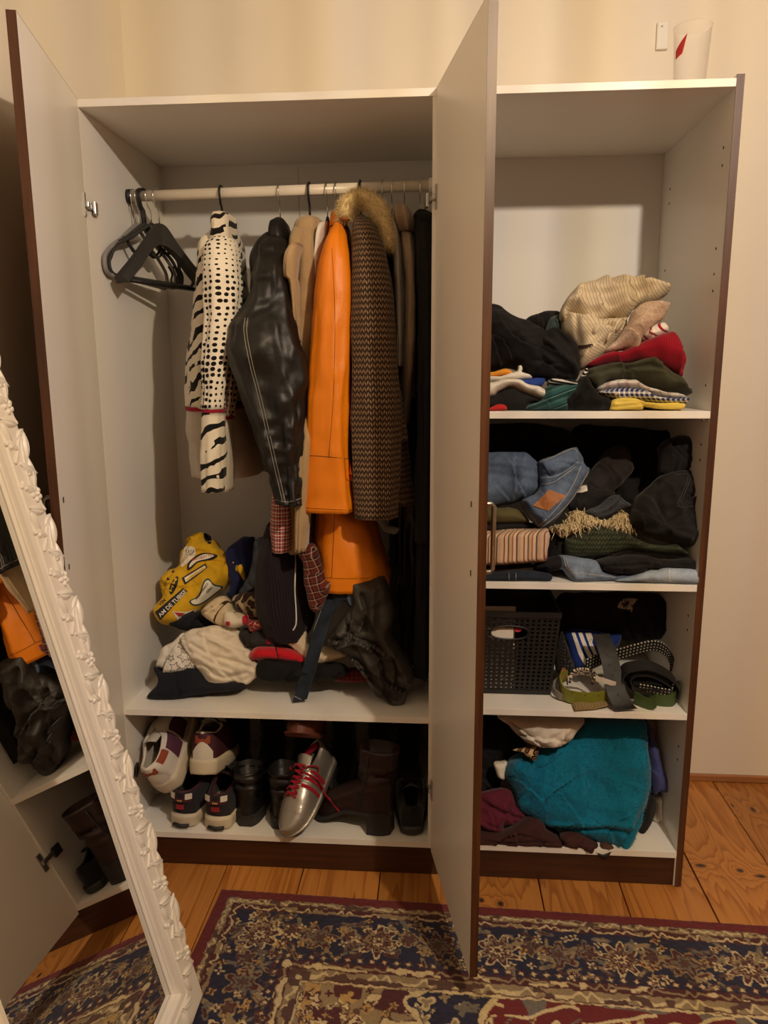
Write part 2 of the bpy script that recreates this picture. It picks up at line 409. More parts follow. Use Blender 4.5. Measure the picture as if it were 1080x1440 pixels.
# ------------------------------------------------------------------ standing mirror, leaning on the left wall
MQ = np.array([0.36228, -0.47276, 0.016]); MB = np.array([0.0123, -0.99992, 0]); MU = np.array([-0.23067, -0.00285, 0.97303])
MN = np.cross(MU, MB) * -1; MN = np.cross(MB, MU); MN = -MN if MN[0] < 0 else MN
ML_, MWD, FW = 1.80, 0.62, 0.094
def mp(b, u, n=0.0): return MQ + MB * b + MU * u + MN * n
mir = thing('standing_mirror', 'tall leaning mirror in a carved white frame at left edge', 'mirror', tuple(mp(MWD / 2, 0, 0)))
CARVED = plain('white_lacquer', rgb(240, 232, 218), .35, bump=(40, .15, .002))
def quadbox(name, pts, n0, n1, mat, parent):
    V = [mp(b, u, n0) for b, u in pts] + [mp(b, u, n1) for b, u in pts]
    return fix_normals(mk(name, V, BOXF, mat, parent, smooth=False))
G = FW
quadbox('backing_board', [(.02, .02), (MWD - .02, .02), (MWD - .02, ML_ - .02), (.02, ML_ - .02)], -.026, -.012, plain('backing', (.2, .15, .1), .8), mir)
quadbox('mirror_glass', [(G - .005, G - .005), (MWD - G + .005, G - .005), (MWD - G + .005, ML_ - G + .005), (G - .005, ML_ - G + .005)], -.011, -.006, plain('mirror_silver', (.90, .91, .9), .004, 1.0), mir)
def rail(c0, c1, i0, i1):
    """one mitred frame rail with a moulded section, from the outer edge to the glass"""
    prof = [(0, -.012), (0, .008), (.05, .014), (.1, .016), (.66, .014), (.70, .010), (.73, .010), (.76, .015), (.88, .013), (.91, .004), (.935, .004), (.95, .0), (1, -.004), (1, -.012)]
    V = []
    for t, h in prof:
        for a, b in ((c0, i0), (c1, i1)): V.append(mp(a[0] + (b[0] - a[0]) * t, a[1] + (b[1] - a[1]) * t, h))
    n = len(prof); F = [(2 * i, 2 * i + 1, 2 * ((i + 1) % n) + 1, 2 * ((i + 1) % n)) for i in range(n)]
    F += [tuple(2 * i for i in range(n)), tuple(2 * i + 1 for i in range(n))[::-1]]
    return fix_normals(mk('frame_rail', V, F, CARVED, mir, smooth=False))
oc = [(0, 0), (MWD, 0), (MWD, ML_), (0, ML_)]; ic = [(G, G), (MWD - G, G), (MWD - G, ML_ - G), (G, ML_ - G)]
rails = [rail(oc[i], oc[(i + 1) % 4], ic[i], ic[(i + 1) % 4]) for i in range(4)]
# carved relief: leaves, rosettes, berries and ribbons, repeated along each rail
def leafm(L, w, h, curve=0.0, seg=8):
    V = []; 
    for i in range(seg + 1):
        t = i / seg; wd = w * math.sin(math.pi * min(1, t * .97 + .03)) ** .8 * (1 - .25 * t); cx = curve * t * t
        for j, (s, hh) in enumerate(((-1, 0), (-.6, .75), (-.12, .95), (0, .55), (.12, .95), (.6, .75), (1, 0))):
            V.append((cx + s * wd, t * L, hh * h * math.sin(math.pi * (.12 + .83 * t)) ** .6))
    F = [(i * 7 + j, i * 7 + j + 1, (i + 1) * 7 + j + 1, (i + 1) * 7 + j) for i in range(seg) for j in range(6)]
    return np.array(V), F
def ball(c, r, h):
    V, F = lathem((c[0], c[1], 0), [(r, 0), (r * .85, h * .6), (r * .45, h * .95), (.0005, h)], 10); return V, F
def rosem(r, h):
    P = [ball((0, 0), r * .3, h * 1.1)]
    for k in range(5):
        a = 2 * math.pi * k / 5; P.append(ball((r * .62 * math.cos(a), r * .62 * math.sin(a)), r * .42, h * .8))
    return joinm(P)
def ribm(P, r): V, F = tubem([(a, b, c) for a, b, c in spline([(p[0], p[1], .003) for p in P], 5)], r, 7); return V, F
UNIT = [('carved_leaf', leafm(.042, .0105, .010, .006), (.050, .012), 2.0), ('carved_leaf', leafm(.038, .009, .009, -.006), (.052, .006), 2.7), ('carved_rosette', rosem(.015, .011), (.018, .036), 0),
        ('carved_leaf', leafm(.05, .008, .009, .008), (.012, .052), .25), ('carved_leaf', leafm(.036, .010, .009, .005), (.046, .062), 2.3), ('carved_ribbon', ribm([(.006, .0), (.016, .02), (.028, .06), (.02, .1), (.01, .13)], .0032), (0, 0), 0),
        ('carved_leaf', leafm(.045, .009, .010, -.006), (.036, .098), 1.9), ('carved_leaf', leafm(.04, .008, .009, .006), (.034, .106), 2.6), ('carved_ribbon', ribm([(.05, .09), (.035, .105), (.02, .125), (.004, .14)], .003), (0, 0), 0),
        ('carved_berry', joinm([ball((0, 0), .005, .007), ball((.009, .004), .004, .006), ball((.002, .01), .004, .006)]), (.042, .052), 0),
        ('carved_berry', joinm([ball((0, 0), .0045, .007), ball((-.008, .005), .004, .006)]), (.02, .078), 0), ('carved_leaf', leafm(.048, .0085, .010, .007), (.008, .11), .35), ('carved_leaf', leafm(.03, .008, .008), (.048, .15), 2.4),
        ('carved_berry', joinm([ball((0, 0), .005, .007), ball((.008, .006), .004, .006)]), (.046, .136), 0), ('carved_leaf', leafm(.03, .007, .008, -.004), (.02, .15), .9)]
cache = {}
def carve(e, a, dv, length, parent):
    """e: unit across from outer edge inwards, dv: along the rail; a: start corner (b,u)"""
    per = .178; n = int(round((length - 2 * FW) / per)); per = (length - 2 * FW) / n
    R = np.array([MB * e[0] + MU * e[1], MB * dv[0] + MU * dv[1], MN]).T
    for k in range(-1 if False else 0, n):
        for i, (nm, (V, F), pos, rot) in enumerate(UNIT):
            key = (i, e, dv)
            if key not in cache:
                c, s = math.cos(rot), math.sin(rot); Vr = np.array(V) @ np.array([[c, s, 0], [-s, c, 0], [0, 0, 1]])
                me = bpy.data.meshes.new(nm); me.from_pydata((Vr * (np.array([1.25, 1.2, .95]) if nm == 'carved_leaf' else np.array([1.15, 1.15, .9])) @ R.T).tolist(), [], [tuple(f) for f in F]); me.materials.append(CARVED)
                me.polygons.foreach_set('use_smooth', [True] * len(me.polygons)); cache[key] = me
            o = bpy.data.objects.new(nm, cache[key]); COL.objects.link(o); o.parent = parent
            q = a[0] + e[0] * pos[0] * 1.17 + dv[0] * (FW + k * per + pos[1]), a[1] + e[1] * pos[0] * 1.17 + dv[1] * (FW + k * per + pos[1])
            o.location = Vector(mp(q[0], q[1], .0135)) - wloc(parent)
carve((1, 0), (0, 0), (0, 1), ML_, rails[3])
carve((0, 1), (0, 0), (1, 0), MWD, rails[0])
carve((-1, 0), (MWD, 0), (0, 1), ML_ if False else ML_, rails[1])
carve((0, -1), (0, ML_), (1, 0), MWD, rails[2])

# ------------------------------------------------------------------ rug: woven pattern painted on a fine grid, as knots are
RA = math.radians(-1.7); RC = np.array([.308, -.104])
def rug():
    NX, NY, LX, LY = 760, 420, 2.05, 1.5
    p = np.linspace(0, LX, NX); q = np.concatenate([np.linspace(0, .75, 310), np.linspace(.75, LY, NY - 309)[1:]])
    P, Q = np.meshgrid(p, q); C = np.zeros(P.shape + (3,))
    red, maroon, navy, cream, tan, gold, grey, brown = rgb(98, 26, 30), rgb(72, 28, 32), rgb(30, 29, 54), rgb(194, 174, 132), rgb(138, 118, 88), rgb(170, 136, 82), rgb(104, 96, 86), rgb(80, 54, 46)
    d = np.minimum(np.minimum(P, LX - P), np.minimum(Q, LY - Q)); side = np.where(P < Q, Q, P)   # distance in, run along
    side = np.where(d == P, Q, P); side = np.where((d == Q) | (d == LY - Q), P, side)
    jit = .0035 * noise(P * 90, Q * 90, 0, 3)
    dj = d + jit
    def fill(mask, c): C[mask] = c
    C[:] = red
    def guard(a, b, base, c1, c2, per, ph=0.0):
        mk_ = (dj >= a) & (dj < b); fill(mk_, base); t = (dj - a) / (b - a)
        w = np.sin((side + ph) * 2 * math.pi / per + 2.4 * np.sin(side * 2 * math.pi / (per * 2))); blob = noise(side * 2.2 / per, t * 2.5, 1.3, 11)
        fill(mk_ & (np.abs(t - .5 - .25 * w) < .14), c1); fill(mk_ & (blob > .32), c2)
        fill(mk_ & ((t < .07) | (t > .93)), maroon)
    guard(.030, .052, tan, cream, brown, .035); guard(.052, .074, maroon, cream, tan, .045, .01)
    b0, b1 = .074, .232
    bm_ = (dj >= b0) & (dj < b1); fill(bm_, navy)
    guard(b1, b1 + .024, maroon, tan, cream, .05); guard(b1 + .024, b1 + .058, tan, cream, brown, .06, .02); guard(b1 + .058, b1 + .066, cream, cream, tan, .05)
    f0 = b1 + .066
    field = dj >= f0
    # field: tan corner, scalloped navy band, crimson ground
    px, qx = np.minimum(P, LX - P) - f0, np.minimum(Q, LY - Q) - f0
    rr = np.hypot(px / 1.25, qx / 1.05) + .022 * np.sin(np.arctan2(qx, px) * 14) + .010 * noise(px * 40, qx * 40, 0, 5)
    fill(field, red); top = np.minimum(qx, px) + .018 * np.abs(np.sin(side * 2 * math.pi / .34)) * np.sign(np.sin(side * 2 * math.pi / .17)) + .012 * noise(P * 22, Q * 22, 0, 9)
    fill(field & (rr < .36), navy); fill(field & (np.abs(rr - .36) < .007), cream); fill(field & (rr < .22), tan); fill(field & (np.abs(rr - .22) < .007), cream)
    n1 = noise(P * 30, Q * 30, 0, 21)
    cor = field & (rr < .215); fill(cor & (n1 > .28), brown); fill(cor & (n1 > .42), cream); fill(cor & (noise(P * 22, Q * 22, 4, 22) > .35), gold); fill(cor & (noise(P * 26, Q * 26, 9, 25) > .42), maroon)
    fill(field & (rr >= .36) & (top < .03) & (noise(P * 18, Q * 18, 2, 31) > .1), grey); fill(field & (rr >= .36) & (np.abs(top - .03) < .005), cream)
    msk = {'border': bm_, 'field': field & (rr >= .37) & (top > .036), 'corner': cor, 'band': field & (rr < .35) & (rr > .23)}
    def stamp(cx, cy, r, layers, n, mask, ang=0.0, sq=1.0, lobe=.22):
        i0, i1 = np.searchsorted(p, [cx - r * 1.3, cx + r * 1.3]); j0, j1 = np.searchsorted(q, [cy - r * 1.3, cy + r * 1.3])
        if i1 <= i0 or j1 <= j0: return
        X, Y = P[j0:j1, i0:i1] - cx, Q[j0:j1, i0:i1] - cy
        c, s = math.cos(ang), math.sin(ang); X, Y = X * c + Y * s, (-X * s + Y * c) / sq
        th = np.arctan2(Y, X); rad = np.hypot(X, Y) / (r * (1 - lobe + lobe * np.cos(n * th))) + .12 * noise(X * 130, Y * 130, cx * 9, 4)
        sub = C[j0:j1, i0:i1]; ms = mask[j0:j1, i0:i1]
        for lim, col in layers: sub[(rad < lim) & ms] = col
    rs = random.Random(5)
    def vine(fn, w, col, mask):
        pass
    def edge_stamps(L, conv):
        per = .30; k = 0; s = .16
        while s < L - .1:
            c = (b0 + b1) / 2
            big = [(1, cream), (.84, maroon), (.62, tan), (.5, maroon), (.3, cream), (.14, maroon)] if k % 2 == 0 else [(1, tan), (.86, maroon), (.6, grey), (.35, brown)]
            stamp(*conv(s, c), .060 if k % 2 == 0 else .050, big, 8 if k % 2 == 0 else 6, bm_, rs.random(), 1.0)
            for ds in (-.075, .075):
                stamp(*conv(s + ds, c - .012), .027, [(1, tan), (.8, maroon), (.5, brown)], 5, bm_, rs.random() * 6)
                for _ in range(6): stamp(*conv(s + ds + rs.uniform(-.055, .055), c + rs.uniform(-.07, .07)), rs.uniform(.010, .014), [(1, rs.choice([cream, gold, cream])), (.45, maroon)], 4, bm_, rs.random() * 6, 1, .35)
                for _ in range(7): stamp(*conv(s + ds + rs.uniform(-.05, .05), c + rs.uniform(-.07, .07)), rs.uniform(.014, .024), [(1, rs.choice([grey, tan, brown])), (.6, rs.choice([maroon, tan, grey]))], 2, bm_, rs.random() * 6, .6, .3)
            s += per / 2; k += 1
        for s in np.arange(.08, L, .006):
            a = .050 * math.sin(s * 2 * math.pi / .3 + .6) + .012 * math.sin(s * 2 * math.pi / .05)
            stamp(*conv(s, (b0 + b1) / 2 + a + .008), .0055, [(1, tan if int(s * 40) % 3 else brown)], 3, bm_)
            if int(s / .006) % 5 == 0: stamp(*conv(s, b1 - .012), .012, [(1, rs.choice([maroon, brown])), (.5, cream)], 4, bm_, s * 9)
    edge_stamps(LX, lambda s, c: (s, c)); edge_stamps(LY, lambda s, c: (c, s))
    mf = msk['field']
    for i in range(16):
        for j in range(9):
            cx, cy = f0 + .1 + i * .165 + (j % 2) * .08, f0 + .085 + j * .135; k = (i * 3 + j) % 4
            stamp(cx + .03, cy + .02, .05, [(1, grey), (.8, brown)], 3, mf, i + j, .4, .4)
            if k == 0: stamp(cx, cy, .062, [(1, gold), (.86, cream), (.55, gold), (.28, navy), (.12, maroon)], 9, mf, j)
            elif k == 1: stamp(cx, cy, .04, [(1, cream), (.7, grey), (.4, maroon)], 5, mf, i)
            elif k == 2: stamp(cx, cy, .045, [(1, grey), (.75, cream), (.45, brown)], 6, mf, i * 2.0, .8)
            else: stamp(cx, cy, .03, [(1, cream), (.5, maroon)], 4, mf, i, .5)
            for s in np.arange(0, .16, .006): stamp(cx + s, cy + .045 * math.sin(s * 38 + i), .0045, [(1, grey)], 2, mf)
            for _ in range(5): stamp(cx + rs.uniform(-.08, .08), cy + rs.uniform(-.07, .07), rs.uniform(.008, .016), [(1, rs.choice([cream, gold, grey]))], 2, mf, rs.random() * 6, .5, .4)
    for (mm, cols, r) in ((msk['corner'], (cream, gold, brown, maroon), .02), (msk['band'], (cream, grey, tan), .022)):
        for _ in range(90):
            a, rad = rs.uniform(0, 1.57), rs.uniform(.02, .4)
            stamp(f0 + 1.2 * rad * math.cos(a), f0 + 1.05 * rad * math.sin(a), rs.uniform(.5, 1.2) * r, [(1, rs.choice(cols)), (.6, rs.choice(cols))], rs.choice([3, 5, 4]), mm, rs.random() * 6, rs.choice([.5, 1]), .3)
    C *= (1 + .16 * noise(P * 300, Q * 300, 0, 8) + .08 * noise(P * 5, Q * 5, 0, 2))[..., None]
    z = .0075 + .0008 * noise(P * 120, Q * 120, 0, 1); z[0, :] = z[-1, :] = .0005; z[:, 0] = z[:, -1] = .0005
    c, s = math.cos(RA), math.sin(RA); X = RC[0] + P * c - (-Q) * s; Y = RC[1] + P * s + (-Q) * c
    V = np.stack([X, Y, z], -1).reshape(-1, 3)
    idx = np.arange(NX * NY).reshape(NY, NX)
    F = np.stack([idx[:-1, :-1], idx[1:, :-1], idx[1:, 1:], idx[:-1, 1:]], -1).reshape(-1, 4)
    t = NT('wool_rug'); a = t.n('Attribute', attribute_name='col'); t.col(a.outputs['Color']); t.set(Roughness=.95)
    t.p.inputs['Sheen Weight'].default_value = .15; t.bump(t.noise(t.obj(), 700, 2), .25, .002)
    o = mk('persian_rug', V, F, t.m, col=np.clip(C, 0, 1).reshape(-1, 3))
    tag(o, 'red and navy floral rug with a crimson edge on the pine floor', 'rug')
rug()

# ------------------------------------------------------------------ cloth materials (patterns follow the cloth's own uv, in metres)
def fabric(name, c, c2=None, pat='plain', sc=.02, rough=.85, weave=(900, .25), fuzz=.25, rot=0.0, stops=None, var=.12, wr=(70, .12, .003), spec=.2):
    t = NT(name); u = t.uv()
    if rot: u = t.mapv(u, rot=(0, 0, rot))
    s = t.sep(u); c2 = c2 or tuple(x * .6 for x in c)
    nz = t.noise(u, 26, 3)
    base = t.mix(nz, tuple(x * (1 - var) for x in c), tuple(min(1, x * (1 + var)) for x in c)); h = None
    fr = lambda a, p: t.math('FRACT', t.math('DIVIDE', a, p))
    if pat == 'stripe':
        base = t.ramp(fr(s[0], sc), stops or [(0, c), (.6, c2)], 'CONSTANT')
    elif pat == 'plaid':
        st = stops or [(0, c), (.5, c2)]
        a, b = t.ramp(fr(s[0], sc), st, 'CONSTANT'), t.ramp(fr(s[1], sc), st, 'CONSTANT'); base = t.mix(.5, a, b)
    elif pat == 'dots':
        big = t.noise(u, 7, 0)
        v = t.n('TexVoronoi', feature='F1', voronoi_dimensions='2D'); t.l(t.mapv(u, (1 / (sc * 1.12), 1 / (sc * .92), 1)), v.inputs['Vector']); v.inputs['Scale'].default_value = 1; v.inputs['Randomness'].default_value = .34
        base = t.mix(t.math('LESS_THAN', v.outputs['Distance'], t.math('MULTIPLY_ADD', big, .75, -.10)), c, c2)
    elif pat == 'zebra':
        w = t.n('TexWave', wave_type='BANDS', bands_direction='Y'); t.l(u, w.inputs['Vector']); w.inputs['Scale'].default_value = .314 / sc; w.inputs['Distortion'].default_value = 7; w.inputs['Detail'].default_value = 2.5; w.inputs['Detail Scale'].default_value = 1.1
        base = t.mix(t.math('MULTIPLY', t.math('GREATER_THAN', w.outputs['Fac'], .70), t.math('GREATER_THAN', t.noise(u, 16, 2), .44)), c, c2)
    elif pat == 'denim':
        tw = t.math('ADD', t.math('MULTIPLY', t.noise(t.mapv(u, (700, 90, 1), (0, 0, .6)), 1, 2), .5), t.math('MULTIPLY', t.noise(u, 18, 4), .8))
        base = t.ramp(tw, [(.42, c2), (.82, c)])
    elif pat == 'tweed':
        v = t.mapv(u, (1 / sc, 1 / (sc * 1.5), 1)); q = t.sep(v)
        zig = t.math('PINGPONG', q[0], .5); k = t.math('FRACT', t.math('ADD', q[1], t.math('MULTIPLY', zig, 1.2)))
        f = t.math('MULTIPLY', t.math('GREATER_THAN', k, .5), t.math('MULTIPLY', t.math('GREATER_THAN', t.math('FRACT', t.math('MULTIPLY', q[0], 2.0)), .34), t.math('MULTIPLY', t.noise(v, 1.7, 2), 1.35))); base = t.mix(f, c, c2); h = f
    elif pat == 'knit':
        v = t.mapv(u, (1 / sc, 1 / sc, 1)); q = t.sep(v)
        h = t.math('MULTIPLY', t.math('PINGPONG', q[0], .5), t.math('ADD', t.math('PINGPONG', q[1], .5), .5)); base = t.mix(t.math('MULTIPLY', h, 1.6), c2, c)
    elif pat == 'leopard':
        v = t.n('TexVoronoi', feature='F1', voronoi_dimensions='2D'); t.l(u, v.inputs['Vector']); v.inputs['Scale'].default_value = 1 / sc
        d = v.outputs['Distance']; base = t.ramp(d, [(0, rgb(120, 80, 50)), (.2, c2), (.42, c), (1, c)], 'CONSTANT')
    elif pat == 'lace':
        v = t.n('TexVoronoi', feature='DISTANCE_TO_EDGE', voronoi_dimensions='2D'); t.l(u, v.inputs['Vector']); v.inputs['Scale'].default_value = 1 / sc
        h = t.math('LESS_THAN', v.outputs['Distance'], .12); base = t.mix(t.math('MULTIPLY', h, t.noise(u, 30, 3)), c2, c)
    elif pat == 'dotgrid':
        v = t.mapv(u, (1 / sc, 1 / sc, 1)); q = t.sep(v)
        a = t.math('ABSOLUTE', t.math('SUBTRACT', t.math('FRACT', q[0]), .5)); b = t.math('ABSOLUTE', t.math('SUBTRACT', t.math('FRACT', q[1]), .5))
        h = t.math('LESS_THAN', t.math('MAXIMUM', a, b), .2); base = t.mix(h, c, c2)
    elif pat == 'star':
        v = t.n('TexVoronoi', feature='DISTANCE_TO_EDGE', voronoi_dimensions='2D'); t.l(u, v.inputs['Vector']); v.inputs['Scale'].default_value = 1 / sc
        base = t.mix(t.math('LESS_THAN', v.outputs['Distance'], .045), c, c2)
    elif pat == 'patchy':
        n = t.noise(u, 1 / sc, 1.5); base = t.ramp(n, stops or [(0, c), (.55, c2)], 'CONSTANT')
    t.col(base); t.set(Roughness=rough); t.p.inputs['Specular IOR Level'].default_value = spec
    t.p.inputs['Sheen Weight'].default_value = fuzz * .35; t.p.inputs['Sheen Roughness'].default_value = .5
    b1 = t.bump(t.noise(u, wr[0], 4), wr[1], wr[2])
    if h is not None: b1 = t.bump(h, .5, .0015, b1)
    if weave: t.bump(t.noise(u, weave[0], 2), weave[1], .001, b1)
    return t.m
def leather(name, c, rough=.38, grain=420, wr=.35):
    t = NT(name); u = t.uv(); t.col(t.mix(t.noise(u, 14, 3), tuple(x * .85 for x in c), c)); t.set(Roughness=t.math('MULTIPLY_ADD', t.noise(u, 20, 3), .25, rough - .12))
    t.p.inputs['Specular IOR Level'].default_value = .5
    v = t.n('TexVoronoi'); t.l(u, v.inputs['Vector']); v.inputs['Scale'].default_value = grain
    b = t.bump(v.outputs['Distance'], .12, .0008); t.bump(t.noise(u, 38, 4), wr, .004, b); return t.m

# ------------------------------------------------------------------ cloth builders
def inside(P, X, Y):
    x, y = X, Y; r = np.zeros(X.shape, bool); n = len(P)
    for i in range(n):
        x0, y0 = P[i]; x1, y1 = P[(i + 1) % n]
        if y0 == y1: continue
        c = ((y0 > y) != (y1 > y)) & (x < (x1 - x0) * (y - y0) / (y1 - y0) + x0); r ^= c
    return r
def nearest(P, X, Y):
    best = np.full(X.shape, 1e18); bx = np.zeros(X.shape); by = np.zeros(X.shape); n = len(P)
    for i in range(n):
        ax, ay = P[i]; dx, dy = P[(i + 1) % n] - P[i]; L = dx * dx + dy * dy + 1e-12
        t = np.clip(((X - ax) * dx + (Y - ay) * dy) / L, 0, 1); qx, qy = ax + t * dx, ay + t * dy
        d = (X - qx) ** 2 + (Y - qy) ** 2; m_ = d < best
        best[m_] = d[m_]; bx[m_] = qx[m_]; by[m_] = qy[m_]
    return np.sqrt(best), bx, by
def polydist(L, X, Y):
    best = np.full(X.shape, 1e18)
    for i in range(len(L) - 1):
        ax, ay = L[i]; dx, dy = L[i + 1][0] - ax, L[i + 1][1] - ay; q = dx * dx + dy * dy + 1e-12
        t = np.clip(((X - ax) * dx + (Y - ay) * dy) / q, 0, 1); best = np.minimum(best, (X - ax - t * dx) ** 2 + (Y - ay - t * dy) ** 2)
    return np.sqrt(best)
BL = {}
def keep_inside(V, p):
    """cloth presses flat against the boards of the compartment it lies in"""
    V = V.copy(); right = p[0] > XD
    lv = [(ZB, Z3 - T), (Z3, Z2 - T), (Z2, Z1 - T), (Z1, ZT - T)] if right else [(ZB, ZS - T), (ZS, ZT - T)]
    x0, x1 = (XD + T / 2, W - T) if right else (T, XD - T / 2); e = .0012
    zc = V[:, 2].mean()
    for a, b in lv:
        if a <= zc < b + T:
            m_ = V[:, 1] > -.001
            V[m_, 2] = np.clip(V[m_, 2], a + e, b - e); V[m_, 0] = np.clip(V[m_, 0], x0 + e, x1 - e); V[:, 1] = np.minimum(V[:, 1], D - .004 - e)
    return V
def cloth(name, label, cat, pts, mat, y, k=.25, T=.03, Tb=.05, R=.03, A=.006, f=9., ang=0., stretch=3., seed=1, step=1.9, folds=(), group=None, parent=None, uvrot=0., smooth=5, kx=0., hem=.0, cup=0.):
    """A crumpled or folded garment: a closed, rounded body with creases. pts: its outline as seen (pixels); it stands in a plane at
    depth y (m) at its lowest point, leaning back k metres per metre of height (kx: per metre sideways); T / Tb: thickness towards the front / behind (m)."""
    O = spline(np.array(pts, float), smooth, True) if smooth else np.array(pts, float)
    if smooth: O = O + 1.3 * np.stack([noise(O[:, 0] / 13, O[:, 1] / 13, seed, 2), noise(O[:, 0] / 13, O[:, 1] / 13, seed, 3) * (O[:, 1] < O[:, 1].max() - 4)], -1)
    ib = int(np.argmax(O[:, 1])); p0 = at(O[ib, 0], O[ib, 1], y)
    N = np.array([kx, -1.0, k]); N /= np.linalg.norm(N)       # towards the viewer and up
    def unp(x, yy):
        d = ray(x, yy); return CAM + d * (((p0 - CAM) @ N) / (d @ N))[..., None]
    mpp = float(np.linalg.norm(unp(np.array([O[:, 0].mean() + 1]), np.array([O[:, 1].mean()])) - unp(np.array([O[:, 0].mean()]), np.array([O[:, 1].mean()]))))
    x0, x1, y0, y1 = O[:, 0].min(), O[:, 0].max(), O[:, 1].min(), O[:, 1].max()
    gx = np.arange(x0 - step, x1 + 2 * step, step); gy = np.arange(y0 - step, y1 + 2 * step, step)
    X, Y = np.meshgrid(gx, gy); I = inside(O, X, Y)
    cell = I[:-1, :-1] | I[1:, :-1] | I[1:, 1:] | I[:-1, 1:]
    used = np.zeros(I.shape, bool); used[:-1, :-1] |= cell; used[1:, :-1] |= cell; used[1:, 1:] |= cell; used[:-1, 1:] |= cell
    d, qx, qy = nearest(O, X, Y); out = used & ~I
    Xs, Ys = np.where(out, qx, X), np.where(out, qy, Y); d = np.where(out, 0, d) * mpp
    W3 = unp(Xs, Ys)
    ex = np.array([1.0, 0, 0]); ex -= N * (ex @ N); ex /= np.linalg.norm(ex); ez = np.cross(ex, N); ez = ez if ez[2] > 0 else -ez
    U, Vv = (W3 - p0) @ ex, (W3 - p0) @ ez
    t = np.clip(d / R, 0, 1); prof = np.sqrt(np.clip(1 - (1 - t) ** 2, 0, 1))
    wrk = .8 * wrinkles(U, Vv, seed, f * 2.3, ang, stretch) + .45 * wrinkles(U, Vv, seed + 50, f * .9, ang + .5, stretch)
    h = T * prof + 1.15 * A * wrk * np.clip(d / .012, 0, 1)
    if A >= .006:      # pleats: sharp overlapping creases running roughly along the cloth's pull
        rg = np.random.RandomState(seed * 7 + 3); ui, vi = U[I], Vv[I]; npl = int(np.clip(I.sum() * mpp * mpp / .0016, 3, 16))
        for _ in range(npl):
            q = rg.randint(len(ui)); pu, pv = ui[q], vi[q]; th_ = ang + 1.57 + rg.normal(0, .55); Lp = rg.uniform(.03, .09); lam = rg.uniform(.009, .022); am = A * rg.uniform(.5, 1.25)
            tt_ = (U - pu) * math.cos(th_) + (Vv - pv) * math.sin(th_); sd_ = -(U - pu) * math.sin(th_) + (Vv - pv) * math.cos(th_) + rg.uniform(-6, 6) * tt_ * tt_ + .006 * noise(tt_ * 22, seed, 0, 3)
            g = np.where(sd_ > 0, np.exp(-np.abs(sd_) / lam), -.7 * np.exp(-np.abs(sd_) / (lam * .45)))
            h = h + am * g * np.exp(-(tt_ / Lp) ** 2) * np.clip(d / .010, 0, 1)
    for fl in folds:
        L, wd, dp = fl[0], fl[1], fl[2]
        fd = polydist(L, Xs, Ys) * mpp; h = h + dp * np.exp(-(fd / wd) ** 2) * np.clip(d / .006, 0, 1)
    if hem > 0: h = h + hem * np.exp(-((d - .010) / .0016) ** 2) * -1
    front = W3 + N * h[..., None]
    if k >= .3: Tb = Tb * .65
    bprof = np.sqrt(np.clip(1 - (1 - np.clip(d / max(R, .02), 0, 1)) ** 2, 0, 1)); back = W3 - N * (Tb * bprof)[..., None]
    fi = np.full(I.shape, -1); fi[used] = np.arange(used.sum()); bi = np.full(I.shape, -1); inn = used & (d > 0)
    bi[used] = fi[used]; bi[inn] = used.sum() + np.arange(inn.sum())
    V = keep_inside(np.concatenate([front[used], back[inn]]), p0)
    c, s = math.cos(uvrot), math.sin(uvrot); U2, V2 = U + .7 * h, Vv + .4 * h; UU, VV = U2 * c + V2 * s, -U2 * s + V2 * c
    uv = np.stack([np.concatenate([UU[used], UU[inn]]), np.concatenate([VV[used], VV[inn]])], -1) + 3.0
    jj, ii = np.nonzero(cell)
    F1 = np.stack([fi[jj, ii], fi[jj + 1, ii], fi[jj + 1, ii + 1], fi[jj, ii + 1]], -1)
    F2 = np.stack([bi[jj, ii], bi[jj, ii + 1], bi[jj + 1, ii + 1], bi[jj + 1, ii]], -1)
    F2 = F2[(F2 != F1[:, [0, 3, 2, 1]]).any(1)]
    o = mk(name, V, np.concatenate([F1, F2]), mat, parent, uv=uv)
    if label: tag(o, label, cat, group)
    BL[o.name] = (V, np.concatenate([F1, F2]))
    return o
def bvh(o):
    V, F = BL[o.name] if o.name in BL else (np.array([(Vector(v.co) + wloc(o))[:] for v in o.data.vertices]), [p.vertices[:] for p in o.data.polygons])
    return BVHTree.FromPolygons([Vector(v) for v in V], [tuple(int(i) for i in f) for f in F])
